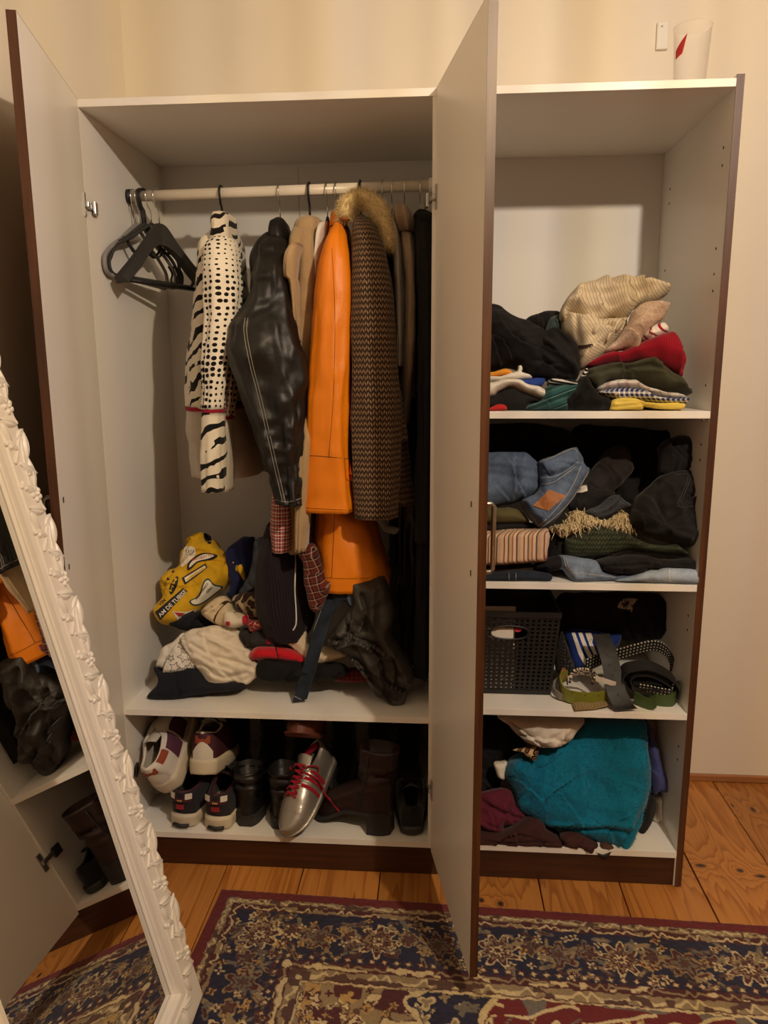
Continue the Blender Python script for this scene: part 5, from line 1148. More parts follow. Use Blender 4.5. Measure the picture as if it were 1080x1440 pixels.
# the white pair thrown on top
c = at(233, 1110, .06); r, P, u, s, hf = shoe('chunky_sneaker', 'dirty white sneaker with rust and plum panels leaning at the left wall', (float(c[0]) + .022, .045, float(c[2])), R_(97), .285, .108, .086, .066, .046, (M_SNW, M_SOW, M_LIW, M_SNW), pitch=R_(-26), roll=R_(-24), heelw=.92)
heel_marks(r, P, hf, .046, .086, .285, 'white')
for s_ in (-1, 1):
    for (x0, x1, z0, z1, mt) in ((.24, .42, .1, .72, M_PUR), (.45, .68, .12, .62, M_MAR), (.06, .22, .52, .92, M_ORS)):
        V = [P.surf(x, q_, s_) for x in np.linspace(x0, x1, 6) for q_ in np.linspace(z0, z1, 6)]
        P('side_panel', V, [(i * 6 + j, i * 6 + j + 1, (i + 1) * 6 + j + 1, (i + 1) * 6 + j) for i in range(5) for j in range(5)], mt)
c = at(284, 1092, .05); r, P, u, s, hf = shoe('chunky_sneaker', 'dirty white sneaker with rust heel tab resting on the running shoes', (float(c[0]), .05, float(c[2])), R_(92), .285, .108, .086, .066, .044, (M_MAR, M_SOW, M_LIW, M_SNW), pitch=R_(14), laces=M_WHT, heelw=.92)
heel_marks(r, P, hf, .044, .086, .285, 'white')
# black ankle boots
def boot(name, label, c, hd, L, Wd, shaft, mat, heel=.028, sole=.012, wide=.078, lean=0., fold=.0, rearslope=0.):
    root = thing(name, label, 'boot', tuple(c)); M = Matrix.Rotation(hd, 3, 'Z')
    def P(nm, V, F, mt, smooth=True): V = np.asarray(V, float); Vw = V @ np.array(M).T + np.array(c); o = mk(nm, Vw, F, mt, root, uv=np.stack([V[:, 0] + V[:, 1], V[:, 2]], -1) + 1, smooth=smooth); return o
    seg = 32; V = []; th = np.arange(seg) * 2 * math.pi / seg; H0 = heel
    lev = np.concatenate([np.linspace(0, .075, 9), np.linspace(.085, shaft, 14)])
    for z in lev:
        k = smoothstep(.03, .095, np.array(z)); front = L * (1 - k) * (1 - (z / .11) ** 2 * .35) + k * (wide * 1.25 + lean * z); back = 0. + lean * z * .6 + .006 * math.sin(z / shaft * 3.1) + rearslope * z
        if z < .075: front = L * (1 - .05 * (z / .075) - .50 * smoothstep(.03, .08, z))
        cx, rx = (front + back) / 2, (front - back) / 2; ry = (Wd / 2 * (1 - .12 * z / .075) if z < .06 else wide / 2 + (Wd / 2 * .86 - wide / 2) * (1 - smoothstep(.06, .1, z)))
        for t in th:
            cc, ss = math.cos(t), math.sin(t); sq = 2.5; x = cx + rx * np.sign(cc) * abs(cc) ** (2 / sq); yw = ry * (1 if x < cx or z > .07 else (1 - .25 * ((x - cx) / max(rx, 1e-3)) ** 2))
            d = .0032 * float(noise(x * 25, ss * 3, z * 22 + fold, 3)) + (.004 * math.sin(z * 190 + 2 * math.cos(t)) * float(smoothstep(.05, .09, z) * (1 - smoothstep(.12, .17, z))))
            V.append((x + d * cc, (yw + d) * np.sign(ss) * abs(ss) ** (2 / sq), z + H0 * (1 - .0 * x) + (.0 if True else 0)))
    n = len(lev); F = [(i * seg + j, i * seg + (j + 1) % seg, (i + 1) * seg + (j + 1) % seg, (i + 1) * seg + j) for i in range(n - 1) for j in range(seg)]
    b = (n - 1) * seg; Vt = np.array(V); top = Vt[b:b + seg]; cc = top.mean(0)
    Vt = np.concatenate([Vt, cc + (top - cc) * np.array([.9, .9, 1]), cc + (top - cc) * np.array([.86, .86, 1]) - np.array([0, 0, .09])])
    F += [(b + j, b + (j + 1) % seg, b + seg + (j + 1) % seg, b + seg + j) for j in range(seg)] + [(b + seg + j, b + seg + (j + 1) % seg, b + 2 * seg + (j + 1) % seg, b + 2 * seg + j) for j in range(seg)] + [tuple(b + 2 * seg + j for j in range(seg))]
    Vt[:, 2] -= heel * smoothstep(.45, .95, Vt[:, 0] / L) * (1 - smoothstep(.0, .09, Vt[:, 2] - heel)) * .85
    P('upper', Vt, F, mat)
    def outline(x0, x1, grow): 
        xs = np.linspace(x0, x1, 16); w = Wd / 2 * np.sqrt(np.clip(1 - ((xs - L * .5) / (L * .515)) ** 4, .02, 1)) * grow; return [(a, -b) for a, b in zip(xs, w)] + [(a, b) for a, b in zip(xs[::-1], w[::-1])]
    def slab(nm, ol, zb, zt):
        n_ = len(ol); V = [(x, y, zb(x)) for x, y in ol] + [(x, y, zt(x)) for x, y in ol]; k = n_ // 2
        F = [(j, (j + 1) % n_, n_ + (j + 1) % n_, n_ + j) for j in range(n_)] + [(j, j + 1, n_ - 2 - j, n_ - 1 - j) for j in range(k - 1)] + [(n_ + j, n_ + n_ - 1 - j, n_ + n_ - 2 - j, n_ + j + 1) for j in range(k - 1)]
        fix_normals(P(nm, V, F, M_SOG, smooth=False))
    drop = lambda x: heel * (1 - .85 * float(smoothstep(.45, .95, np.array(x / L))))
    slab('sole', outline(-.003, L * 1.005, 1.04), lambda x: max(.0, drop(x) - sole * .4), lambda x: drop(x) + sole * .6)
    slab('heel', outline(.002, L * .27, .98), lambda x: 0., lambda x: heel - .002)
    return root, P
c = at_floor(345, 1163, SL); c[2] = SL; boot('ankle_boot', 'black leather ankle boot next to the running shoes', c, R_(88), .27, .09, .135, M_BBT, .03, fold=1.)
c = at_floor(391, 1167, SL); c[2] = SL; r, P = boot('ankle_boot', 'black leather ankle boot left of the silver shoe, its shaft open', c, R_(80), .27, .09, .145, M_BBT, .03, fold=5.)
c = at_floor(537, 1179, SL); c[2] = SL; c[1] += .0; r, P = boot('heeled_boot', 'oxblood leather boot with block heel pointing left behind the silver shoe', (c[0] + .03, c[1] + .035, SL), R_(164), .25, .085, .20, M_BRB, .062, fold=9., rearslope=-.1)
V, F = tubem(spline([(.09, .045, .075), (.085, .044, .12), (.07, .042, .18), (.06, .041, .25)], 5), .0022, 6); P('side_zip', V, F, M_BLKP)
c = at_floor(585, 1182, SL); shoe('black_shoe', 'black suede lace-up shoe beside the open door', (c[0] - .013, c[1] + .02, SL), R_(93), .27, .1, .07, .052, .022, (M_BSU, M_SOG, M_LIN, M_BSU), laces=M_BLKP)
M_RUS = leather('rust_brown_leather', rgb(104, 54, 38), .55); c = at(430, 1040, .3); shoe('rust_shoe', 'rust brown leather shoe wedged high under the shelf above the black boots', (.53, .24, .29), R_(-95), .26, .095, .07, .05, .02, (M_RUS, M_RUS, M_LIN, M_RUS), pitch=R_(-28))
for x_, lab in ((.60, 'black boot standing in the dark behind the silver shoe'), (.72, 'black boot at the back behind the oxblood boot'), (.81, 'tall black boot in the dark corner behind the black suede shoe'), (.36, 'tall black boot at the back behind the black ankle boots'), (.24, 'tall black boot at the back behind the white sneakers'), (.47, 'tall black boot at the back left of the rust shoe')):  # more boots added along the back to make it dark
    boot('tall_boot', lab, (x_, .41, SL), R_(-90), .24, .09, .30, M_BSU, .02, fold=x_ * 9)
# silver running shoe with red stripes, toe on the front edge
toe = at_floor(412, 1180, SL); r, P, u, s, hf = shoe('silver_running_shoe', 'silver running shoe with three red stripes and red laces, toe to the front edge', (.580, .205, SL + .130), R_(-113), .275, .096, .078, .054, .020, (M_SIL, M_SIL, M_GRI, M_SIL), pitch=R_(27), roll=R_(12), laces=M_LACE)
for s_ in (-1, 1):
    for k_ in range(3):
        V = [P.surf(.33 + k_ * .085 + .045 * q + e * .036, .04 + .72 * q, s_) for q in np.linspace(0, 1, 9) for e in (0, .33, .66, 1)]
        P('red_stripe', V, [(i * 4 + j, i * 4 + j + 1, (i + 1) * 4 + j + 1, (i + 1) * 4 + j) for i in range(8) for j in range(3)], M_LACE)
for pts in ([(.115, .0, .098), (.10, .03, .104), (.088, .045, .085), (.10, .04, .072), (.113, .01, .09)], [(.115, .0, .098), (.12, .035, .09), (.115, .055, .06), (.13, .062, .02), (.135, .075, -.005), (.15, .10, -.028)], [(.115, 0, .098), (.118, -.03, .104), (.10, -.05, .09), (.098, -.035, .08), (.112, -.008, .093)]):
    V, F = tubem(spline(pts, 6), .0032, 6, flat=.6); P('lace', V, F, M_LACE)
V, F = tubem(spline([(.012, -.0, .088), (.05, -.018, .09), (.09, 0, .088)], 5), .01, 8); P('insole_lining', V, F, M_RDI)

# ------------------------------------------------------------------ right column, first shelf (just above eye level)
ZA = lambda p: Z(670, 380, 3.2727, p)
ZQ = lambda p: Z(670, 590, 3.2727, p)
ZC_ = lambda p: Z(670, 820, 3.2727, p)
ZD = lambda p: Z(660, 990, 3.1765, p)
ZK = lambda p: Z(770, 870, 5.4, p)
M_BLF = fabric('washed_black_jersey', rgb(27, 25, 26), var=.25, fuzz=.1, wr=(50, .25, .003))
cloth('black_jumper', 'black jumper heap at the left of the top shelf against the back', 'jumper', ZA([(-110, 470), (-100, 180), (20, 160), (100, 165), (170, 210), (240, 240), (300, 275), (330, 330), (330, 420), (260, 470), (215, 460), (150, 440), (60, 468)]), M_BLF, .12, k=.25, T=.06, Tb=.14, R=.07, A=.018, f=8, ang=.8, seed=101)
cloth('black_cardigan', 'black cardigan behind the black jumper, rounded top edge', 'cardigan', ZA([(222, 240), (260, 205), (320, 190), (370, 186), (392, 215), (390, 300), (300, 330), (240, 300)]), M_BLF, .26, k=.2, T=.04, Tb=.08, R=.04, A=.010, seed=102)
M_TGR = fabric('teal_grey_cloth', rgb(66, 84, 84), rgb(40, 52, 52), 'stripe', .02, stops=[(0, rgb(66, 84, 84)), (.8, rgb(46, 58, 58))])
cloth('teal_grey_scarf', 'small teal grey cloth peeking out between black clothes, top shelf', 'scarf', ZA([(318, 300), (322, 250), (350, 215), (388, 210), (396, 260), (360, 300)]), M_TGR, .2, k=.2, T=.03, Tb=.05, R=.03, A=.007, seed=103)
cloth('black_blouse', 'black blouse draped in front, between the white tee and striped shirt', 'blouse', ZA([(205, 420), (230, 370), (300, 300), (360, 262), (410, 300), (462, 345), (472, 410), (470, 480), (440, 512), (380, 494), (330, 508), (260, 488), (232, 460)]), M_BLF, .085, k=.3, T=.05, Tb=.10, R=.05, A=.018, f=9, ang=.9, seed=104, folds=[(ZA([(300, 330), (370, 400), (450, 480)]), .008, .012), (ZA([(250, 400), (320, 450), (400, 490)]), .006, -.010), (ZA([(370, 290), (430, 370), (460, 440)]), .008, -.010)])
cloth('orange_cloth', 'small orange cloth end at the far left of the top shelf stack', 'cloth', ZA([(-60, 488), (0, 470), (70, 468), (125, 455), (158, 468), (164, 482), (110, 490), (0, 496)]), fabric('orange_cotton', rgb(226, 150, 50)), .085, k=.3, T=.02, Tb=.10, R=.012, A=.004, seed=105)
cloth('white_vest', 'thin white folded vest under the orange cloth, with curled tip', 'vest', ZA([(-60, 510), (60, 490), (120, 486), (180, 466), (188, 440), (206, 440), (212, 456), (205, 468), (245, 482), (256, 498), (200, 506), (60, 508)]), M_WHT, .075, k=.3, T=.02, Tb=.12, R=.012, A=.004, f=14, seed=106)
cloth('blue_tee', 'blue folded tee corner between two white cloths, top shelf', 'tee shirt', ZA([(180, 506), (250, 500), (312, 500), (314, 518), (280, 540), (220, 530)]), fabric('blue_cotton', rgb(40, 66, 140)), .07, k=.3, T=.018, Tb=.12, R=.012, A=.004, seed=107)
cloth('white_tee', 'white tee shirt folded over the front left of the top shelf', 'tee shirt', ZA([(-60, 590), (-60, 520), (60, 518), (130, 502), (200, 506), (240, 530), (300, 540), (320, 552), (320, 584), (296, 594), (250, 578), (200, 562), (150, 540), (100, 560), (60, 588)]), M_WHT, .055, k=.25, T=.03, Tb=.14, R=.018, A=.007, f=11, seed=108)
cloth('black_tee', 'black folded tee at the bottom left of the top shelf', 'tee shirt', ZA([(-60, 640), (-60, 580), (60, 582), (150, 542), (210, 564), (292, 598), (256, 612), (232, 628), (230, 645), (60, 646)]), M_BLF, .05, k=.25, T=.025, Tb=.16, R=.018, A=.005, seed=109)
cloth('red_cloth', 'red cloth edge at the bottom left corner of the top shelf', 'cloth', ZA([(-60, 648), (40, 634), (100, 620), (132, 624), (136, 644), (60, 650)]), fabric('coral_red_cotton', rgb(190, 44, 40)), .03, k=.2, T=.014, Tb=.03, R=.01, A=.002, seed=110)
M_TEA = fabric('teal_stripe_knit', rgb(40, 84, 84), None, 'stripe', .03, stops=[(0, rgb(40, 84, 82)), (.3, rgb(24, 46, 48)), (.42, rgb(86, 128, 120)), (.5, rgb(30, 60, 60)), (.8, rgb(60, 100, 96))])
cloth('teal_striped_scarf', 'teal striped scarf hanging down in front of the black knit', 'scarf', ZA([(228, 648), (232, 622), (290, 604), (322, 545), (352, 530), (420, 532), (472, 530), (452, 572), (420, 602), (422, 646), (330, 650)]), M_TEA, .04, k=.25, T=.03, Tb=.10, R=.025, A=.008, f=10, seed=111, uvrot=-1.2)
M_BWS = fabric('black_white_stripe', rgb(20, 20, 22), None, 'stripe', .011, stops=[(0, rgb(20, 20, 22)), (.55, rgb(220, 214, 204))])
cloth('black_white_striped_top', 'black and white striped edge above the teal striped scarf', 'top', ZA([(328, 524), (336, 502), (400, 504), (440, 506), (468, 512), (496, 452), (516, 462), (494, 510), (474, 534), (400, 530)]), M_BWS, .06, k=.25, T=.02, Tb=.06, R=.012, A=.004, seed=112, uvrot=1.35)
M_BKN = fabric('black_open_knit', rgb(24, 22, 22), rgb(8, 7, 7), 'knit', .006, weave=(300, .5))
cloth('black_knit', 'black openwork knit lump at the middle front of the top shelf', 'knitwear', ZA([(412, 640), (410, 602), (450, 540), (480, 498), (505, 496), (540, 540), (562, 572), (612, 594), (624, 624), (612, 648), (520, 652), (440, 648)]), M_BKN, .035, k=.25, T=.035, Tb=.08, R=.035, A=.010, f=12, seed=113)
M_BSS = fabric('beige_pinstripe_linen', rgb(206, 190, 160), None, 'stripe', .0085, stops=[(0, rgb(208, 192, 164)), (.62, rgb(150, 130, 100)), (.8, rgb(214, 200, 172))], wr=(40, .3, .003))
bs = cloth('striped_linen_shirt', 'crumpled beige pinstriped linen shirt on top of the clothes stack', 'shirt', ZA([(380, 215), (386, 180), (410, 140), (470, 86), (550, 54), (620, 45), (700, 48), (790, 64), (885, 82), (882, 104), (850, 122), (810, 140), (745, 160), (700, 212), (672, 222), (620, 212), (560, 234), (500, 226), (430, 196), (404, 236)]), M_BSS, .16, k=.5, T=.055, Tb=.12, R=.05, A=.016, f=9, ang=.3, seed=114, uvrot=.12,
           folds=[(ZA([(400, 180), (500, 196), (600, 205), (690, 190)]), .006, .008), (ZA([(430, 150), (560, 150), (700, 130), (860, 95)]), .007, -.008), (ZA([(640, 60), (760, 80), (880, 95)]), .005, .007)])
lo_ = cloth('shirt_front', None, None, ZA([(392, 232), (430, 208), (500, 232), (560, 240), (640, 225), (690, 226), (684, 290), (640, 330), (602, 372), (540, 424), (490, 452), (464, 442), (468, 372), (440, 322), (402, 292)]), M_BSS, .125, k=.5, T=.045, Tb=.06, R=.03, A=.014, f=12, ang=1.0, seed=1141, uvrot=.5, parent=bs, folds=[(ZA([(440, 250), (450, 300), (468, 360)]), .006, -.012), (ZA([(480, 420), (540, 370), (640, 300)]), .006, .009)])
sl_ = cloth('cuff', None, None, ZA([(522, 290), (528, 262), (560, 250), (600, 238), (650, 226), (676, 232), (664, 262), (630, 300), (600, 330), (600, 300), (628, 268), (600, 262), (570, 284), (540, 296)]), M_BSS, .105, k=.5, T=.02, Tb=.03, R=.012, A=.004, f=12, seed=1142, uvrot=-.6, parent=bs)
decal('brown_label', lo_, ZA([(468, 346), (500, 344), (532, 338), (534, 352), (500, 358), (470, 360)]), plain('brown_label_cloth', rgb(60, 30, 28), .8), smooth=2)
M_LACE2 = fabric('pink_lace', rgb(216, 194, 174), rgb(190, 164, 144), 'lace', .012, wr=(60, .4, .004))
cloth('pink_lace_top', 'dusty pink lace top tucked right under the striped linen shirt', 'top', ZA([(642, 320), (690, 250), (720, 190), (762, 160), (800, 152), (882, 154), (880, 184), (850, 232), (790, 272), (762, 312), (746, 378), (722, 388), (694, 362), (640, 372), (588, 382), (600, 356)]), M_LACE2, .095, k=.35, T=.045, Tb=.08, R=.035, A=.012, f=13, ang=1.0, seed=115)
M_WRD = fabric('white_red_stripe', rgb(224, 214, 206), None, 'stripe', .026, stops=[(0, rgb(226, 218, 210)), (.74, rgb(150, 30, 52))])
cloth('frilled_white_top', 'white frilled top with thin red stripes at the right wall', 'top', ZA([(758, 324), (770, 290), (810, 255), (850, 240), (872, 250), (880, 284), (846, 310), (800, 326)]), M_WRD, .12, k=.3, T=.03, Tb=.06, R=.02, A=.009, f=18, seed=116, uvrot=.6)
M_CRK = fabric('crimson_knit', rgb(176, 14, 44), rgb(116, 8, 28), 'knit', .006, fuzz=.4)
cloth('crimson_sweater', 'crimson knitted sweater folded beneath the pink lace top', 'sweater', ZA([(500, 446), (560, 404), (640, 380), (690, 368), (760, 332), (850, 300), (900, 296), (936, 350), (958, 420), (950, 478), (936, 492), (880, 466), (820, 432), (750, 426), (640, 436), (560, 452)]), M_CRK, .085, k=.35, T=.05, Tb=.14, R=.035, A=.010, f=8, seed=117, folds=[(ZA([(900, 300), (930, 380), (940, 480)]), .006, -.008)])
M_OLV = fabric('olive_green_cotton', rgb(62, 62, 46), var=.15)
cloth('olive_trousers', 'dark olive cotton trousers folded below the crimson sweater', 'trousers', ZA([(506, 508), (504, 470), (540, 452), (600, 438), (720, 428), (790, 408), (830, 428), (880, 466), (940, 500), (962, 540), (992, 566), (940, 562), (850, 552), (760, 528), (700, 512), (600, 520), (548, 548)]), M_OLV, .065, k=.3, T=.045, Tb=.16, R=.025, A=.012, f=10, ang=.1, seed=118, folds=[(ZA([(510, 490), (640, 470), (780, 460), (900, 520)]), .006, -.012), (ZA([(600, 450), (720, 450), (800, 430)]), .005, .008), (ZA([(700, 480), (830, 490), (940, 550)]), .005, .008)])
M_PGR = fabric('white_grey_plaid', rgb(206, 200, 192), None, 'plaid', .05, stops=[(0, rgb(214, 208, 200)), (.4, rgb(150, 146, 144)), (.52, rgb(214, 208, 200)), (.8, rgb(170, 150, 148))])
cloth('grey_plaid_shirt', 'white and grey plaid shirt folded above the blue checked shirt', 'shirt', ZA([(548, 552), (600, 516), (710, 504), (760, 526), (850, 556), (950, 574), (954, 592), (880, 594), (760, 562), (640, 552)]), M_PGR, .05, k=.25, T=.03, Tb=.18, R=.016, A=.004, f=8, seed=119)
M_BCK = fabric('blue_white_check', rgb(40, 52, 100), None, 'plaid', .0125, stops=[(0, rgb(40, 52, 100)), (.6, rgb(226, 222, 216))])
bc = cloth('blue_check_shirt', 'navy and white checked shirt folded above the yellow one', 'shirt', ZA([(556, 568), (620, 548), (740, 544), (820, 576), (900, 590), (966, 588), (970, 606), (950, 614), (860, 612), (760, 600), (650, 594)]), M_BCK, .042, k=.2, T=.03, Tb=.18, R=.014, A=.0035, f=7, seed=120)
decal('button', bc, ZA([(634, 562), (642, 558), (650, 564), (648, 574), (638, 576)]), M_WHT, smooth=2)
M_YLW = fabric('pale_yellow_cotton', rgb(222, 196, 92))
yl = cloth('yellow_tee', 'pale yellow tee shirt folded at the very bottom of the right stack, top shelf', 'tee shirt', ZA([(614, 644), (620, 600), (660, 588), (710, 588), (770, 606), (850, 612), (950, 612), (956, 634), (930, 642), (850, 640), (770, 628), (764, 642), (700, 646)]), M_YLW, .03, k=.15, T=.028, Tb=.18, R=.013, A=.002, f=8, seed=121, folds=[(ZA([(620, 634), (690, 626), (764, 620)]), .0035, -.010), (ZA([(640, 612), (720, 606), (770, 618)]), .0035, -.008), (ZA([(780, 620), (860, 628), (945, 626)]), .003, -.008)])

# ------------------------------------------------------------------ second shelf: jeans
M_BDN = fabric('black_denim', rgb(33, 31, 33), rgb(14, 13, 14), 'denim', var=.2)
M_OLF = fabric('olive_drab_cotton', rgb(88, 80, 50))
cloth('black_trousers', 'black trousers at the back, above the big blue jeans', 'trousers', ZQ([(-90, 200), (-90, 24), (60, 18), (300, 20), (440, 60), (466, 120), (330, 200), (260, 195), (180, 165), (60, 180)]), M_BLF, .28, k=.1, T=.05, Tb=.08, R=.06, A=.016, seed=130)
cloth('black_back_heap', 'black clothes heap at the dark back of the jeans shelf', 'clothes', ZQ([(440, 400), (430, 60), (600, 30), (850, 50), (960, 70), (940, 300), (800, 380), (640, 420)]), M_BLF, .33, k=.1, T=.05, Tb=.08, R=.06, A=.016, seed=131)
jb = cloth('blue_jeans', 'big folded mid-blue jeans at the left beside the door edge', 'jeans', ZQ([(-90, 405), (-90, 172), (60, 155), (200, 148), (262, 180), (302, 240), (292, 300), (266, 342), (200, 376), (120, 392)]), M_DEN, .11, k=.3, T=.05, Tb=.16, R=.04, A=.012, f=7, ang=.1, seed=132, folds=[(ZQ([(-60, 250), (120, 270), (280, 300)]), .010, -.006), (ZQ([(0, 200), (150, 220), (270, 230)]), .008, .006)])
jw = cloth('patch_jeans', 'blue jeans with a tan leather waistband patch, folded open', 'jeans', ZQ([(206, 386), (240, 360), (272, 338), (292, 290), (280, 205), (340, 170), (440, 130), (470, 148), (490, 184), (496, 214), (522, 236), (480, 310), (440, 372), (392, 432), (322, 494), (286, 498), (242, 450)]), M_DEN, .06, k=.35, T=.04, Tb=.08, R=.02, A=.007, f=10, seed=133, folds=[(ZQ([(290, 270), (370, 265), (480, 200)]), .007, -.016), (ZQ([(310, 310), (400, 260), (495, 215)]), .005, .008)])
tr = bvh(jw)
decal('leather_patch', jw, ZQ([(260, 396), (334, 322), (414, 350), (330, 421)]), leather('tan_leather', rgb(170, 108, 56), .65), .0015, .002, tree=tr, label='tan leather patch')
for pl in ([(304, 200), (318, 196), (360, 250), (344, 260)], [(216, 404), (228, 396), (312, 452), (300, 462)]): decal('belt_loop', jw, ZQ(pl), M_DEN, .002, .003, tree=tr)
for pl in ([(286, 270), (300, 268), (360, 262), (420, 232), (470, 190)], [(292, 486), (340, 440), (400, 370), (450, 290), (490, 190)], [(288, 492), (300, 494), (360, 450), (440, 366), (515, 240)], [(284, 200), (350, 174), (440, 134), (466, 150)], [(210, 388), (250, 440), (288, 490)], [(300, 300), (360, 285), (460, 215)]): stitch('stitching', jw, ZQ(pl), M_STI, .0010, tr, .0004)
cloth('olive_shorts', 'olive drab folded cloth under the big blue jeans', 'trousers', ZQ([(-90, 478), (-90, 402), (90, 402), (200, 420), (244, 470), (180, 480), (40, 478)]), M_OLF, .09, k=.2, T=.03, Tb=.16, R=.025, A=.006, seed=134)
cloth('black_folded_trousers', 'black folded cloth between the olive and the striped one', 'trousers', ZQ([(-90, 526), (-90, 474), (40, 478), (240, 474), (292, 498), (150, 514), (-20, 524)]), M_BLF, .085, k=.2, T=.02, Tb=.16, R=.016, A=.004, seed=135)
M_STB = fabric('striped_blanket_cloth', rgb(196, 170, 140), None, 'stripe', .052, stops=[(0, rgb(200, 172, 142)), (.14, rgb(136, 66, 60)), (.2, rgb(204, 180, 152)), (.34, rgb(110, 84, 76)), (.42, rgb(196, 160, 120)), (.55, rgb(160, 96, 80)), (.62, rgb(210, 186, 156)), (.76, rgb(92, 74, 76)), (.84, rgb(190, 156, 124))])
cloth('striped_cloth', 'folded cloth with beige, red and grey vertical stripes', 'cloth', ZQ([(-90, 520), (60, 512), (150, 505), (240, 503), (332, 503), (326, 600), (316, 650), (270, 656), (200, 662), (60, 668), (-90, 670)]), M_STB, .045, k=.1, T=.04, Tb=.18, R=.016, A=.004, f=6, seed=136, smooth=3)
cloth('brown_belt_cloth', 'brown folded cloth under the striped folded cloth', 'cloth', ZQ([(-90, 704), (-90, 678), (80, 676), (200, 668), (252, 668), (256, 690), (150, 700), (40, 704)]), fabric('dark_brown_cotton', rgb(62, 46, 32)), .06, k=.1, T=.02, Tb=.14, R=.012, A=.003, seed=137)
dj = cloth('dark_blue_jeans', 'dark blue folded jeans at the bottom left of the jeans shelf', 'jeans', ZQ([(-90, 744), (-90, 706), (60, 704), (160, 698), (250, 694), (342, 710), (336, 740), (240, 742), (100, 746)]), M_DDEN, .03, k=.1, T=.03, Tb=.18, R=.016, A=.004, seed=138)
for px in (150, 182): stitch('stitching', dj, ZQ([(px, 704), (px, 722), (px, 740)]), M_STI, .0006)
cloth('black_shirt_roll', 'small black rolled shirt between the striped cloth and light jeans', 'shirt', ZQ([(268, 690), (276, 660), (330, 640), (380, 628), (400, 650), (396, 684), (345, 698), (300, 694)]), M_BLF, .05, k=.2, T=.03, Tb=.10, R=.02, A=.008, f=14, seed=139)
cloth('black_vest', 'black vest behind, squeezed right of the striped cloth', 'vest', ZQ([(330, 512), (400, 535), (420, 600), (404, 642), (330, 645), (318, 600)]), M_BLF, .11, k=.2, T=.02, Tb=.08, R=.02, A=.006, seed=140)
M_DGR2 = fabric('charcoal_twill', rgb(44, 40, 40), var=.2)
cloth('charcoal_skirt', 'charcoal twill cloth standing up behind the cream fringed scarf', 'skirt', ZQ([(446, 384), (470, 330), (530, 226), (600, 142), (670, 126), (714, 196), (712, 250), (620, 342), (545, 374)]), M_DGR2, .17, k=.4, T=.04, Tb=.08, R=.03, A=.012, f=10, ang=.8, seed=141, folds=[(ZQ([(560, 240), (620, 190), (700, 200)]), .008, -.016)])
lb = cloth('white_label_jeans', 'black jeans with a small white label left of the charcoal cloth', 'jeans', ZQ([(430, 420), (440, 360), (500, 300), (560, 320), (640, 330), (600, 380), (520, 420)]), M_BDN, .13, k=.3, T=.03, Tb=.06, R=.03, A=.008, seed=142)
decal('white_label', lb, ZQ([(462, 336), (482, 304), (508, 300), (512, 328), (484, 336)]), M_WHTP)
M_CRD = fabric('grey_blue_corduroy', rgb(74, 78, 86), rgb(48, 50, 58), 'stripe', .006, stops=[(0, rgb(72, 76, 84)), (.6, rgb(46, 48, 56))])
cloth('corduroy_trousers', 'grey blue corduroy folded above the cream fringed scarf', 'trousers', ZQ([(494, 424), (560, 398), (600, 360), (648, 346), (684, 374), (714, 396), (640, 430), (572, 456), (524, 444)]), M_CRD, .10, k=.35, T=.03, Tb=.06, R=.02, A=.009, f=12, seed=143, uvrot=1.1)
M_CRF = fabric('cream_crochet', rgb(222, 202, 160), rgb(150, 126, 86), 'knit', .008, weave=(260, .8), wr=(110, .5, .004))
cf = cloth('fringed_scarf', 'cream crocheted scarf with loose fringes on the dark green tweed', 'scarf', ZQ([(372, 530), (345, 502), (400, 472), (440, 424), (486, 424), (532, 452), (600, 462), (660, 430), (700, 452), (720, 494), (684, 510), (620, 502), (545, 490), (500, 512), (440, 532), (404, 544)]), M_CRF, .085, k=.35, T=.03, Tb=.05, R=.022, A=.013, f=20, stretch=1.5, seed=144)
V0, F0 = BL[cf.name]; nfv = len(V0) // 2; rs = np.random.RandomState(9); parts = []
for k in range(420):
    p = V0[rs.randint(nfv)]; d = np.array([rs.normal(0, .6), -1 + rs.normal(0, .3), rs.normal(-.3, .6)]); d /= np.linalg.norm(d); L = rs.uniform(.012, .030)
    q = p + d * L * .5 + rs.normal(0, .003, 3); e = p + d * L * .7 + np.array([rs.normal(0, .006), 0, -L * .45]); parts.append(tubem([p, q, e], .0009, 4))
Vf, Ff = joinm(parts); o = mk('fringe', Vf, Ff, plain('cream_yarn', rgb(226, 208, 168), .9), cf); o['kind'] = 'stuff'
M_GTW = fabric('dark_green_tweed', rgb(32, 37, 26), rgb(82, 88, 62), 'tweed', .0088, weave=(600, .5))
cloth('green_tweed_jacket', 'dark green flecked tweed folded under the cream fringed scarf', 'jacket', ZQ([(406, 570), (410, 552), (440, 540), (520, 494), (580, 488), (680, 520), (780, 566), (860, 580), (906, 568), (950, 596), (976, 626), (880, 622), (700, 602), (620, 620), (560, 632), (432, 636), (410, 612)]), M_GTW, .065, k=.3, T=.04, Tb=.14, R=.03, A=.008, f=8, seed=145)
bj = cloth('black_jeans', 'bulky black jeans with visible seams at the right wall', 'jeans', ZQ([(706, 440), (730, 360), (800, 300), (850, 258), (930, 238), (1010, 240), (1034, 280), (1030, 400), (1024, 540), (984, 586), (920, 570), (860, 560), (760, 522), (712, 496)]), M_BDN, .06, k=.35, T=.06, Tb=.16, R=.05, A=.018, f=8, ang=.6, seed=146, folds=[(ZQ([(830, 300), (810, 380), (840, 460)]), .007, -.016), (ZQ([(720, 500), (820, 510), (960, 430)]), .008, -.014), (ZQ([(940, 450), (980, 520), (975, 580)]), .006, -.010), (ZQ([(860, 520), (900, 540), (960, 560)]), .006, .010)])
tr = bvh(bj)
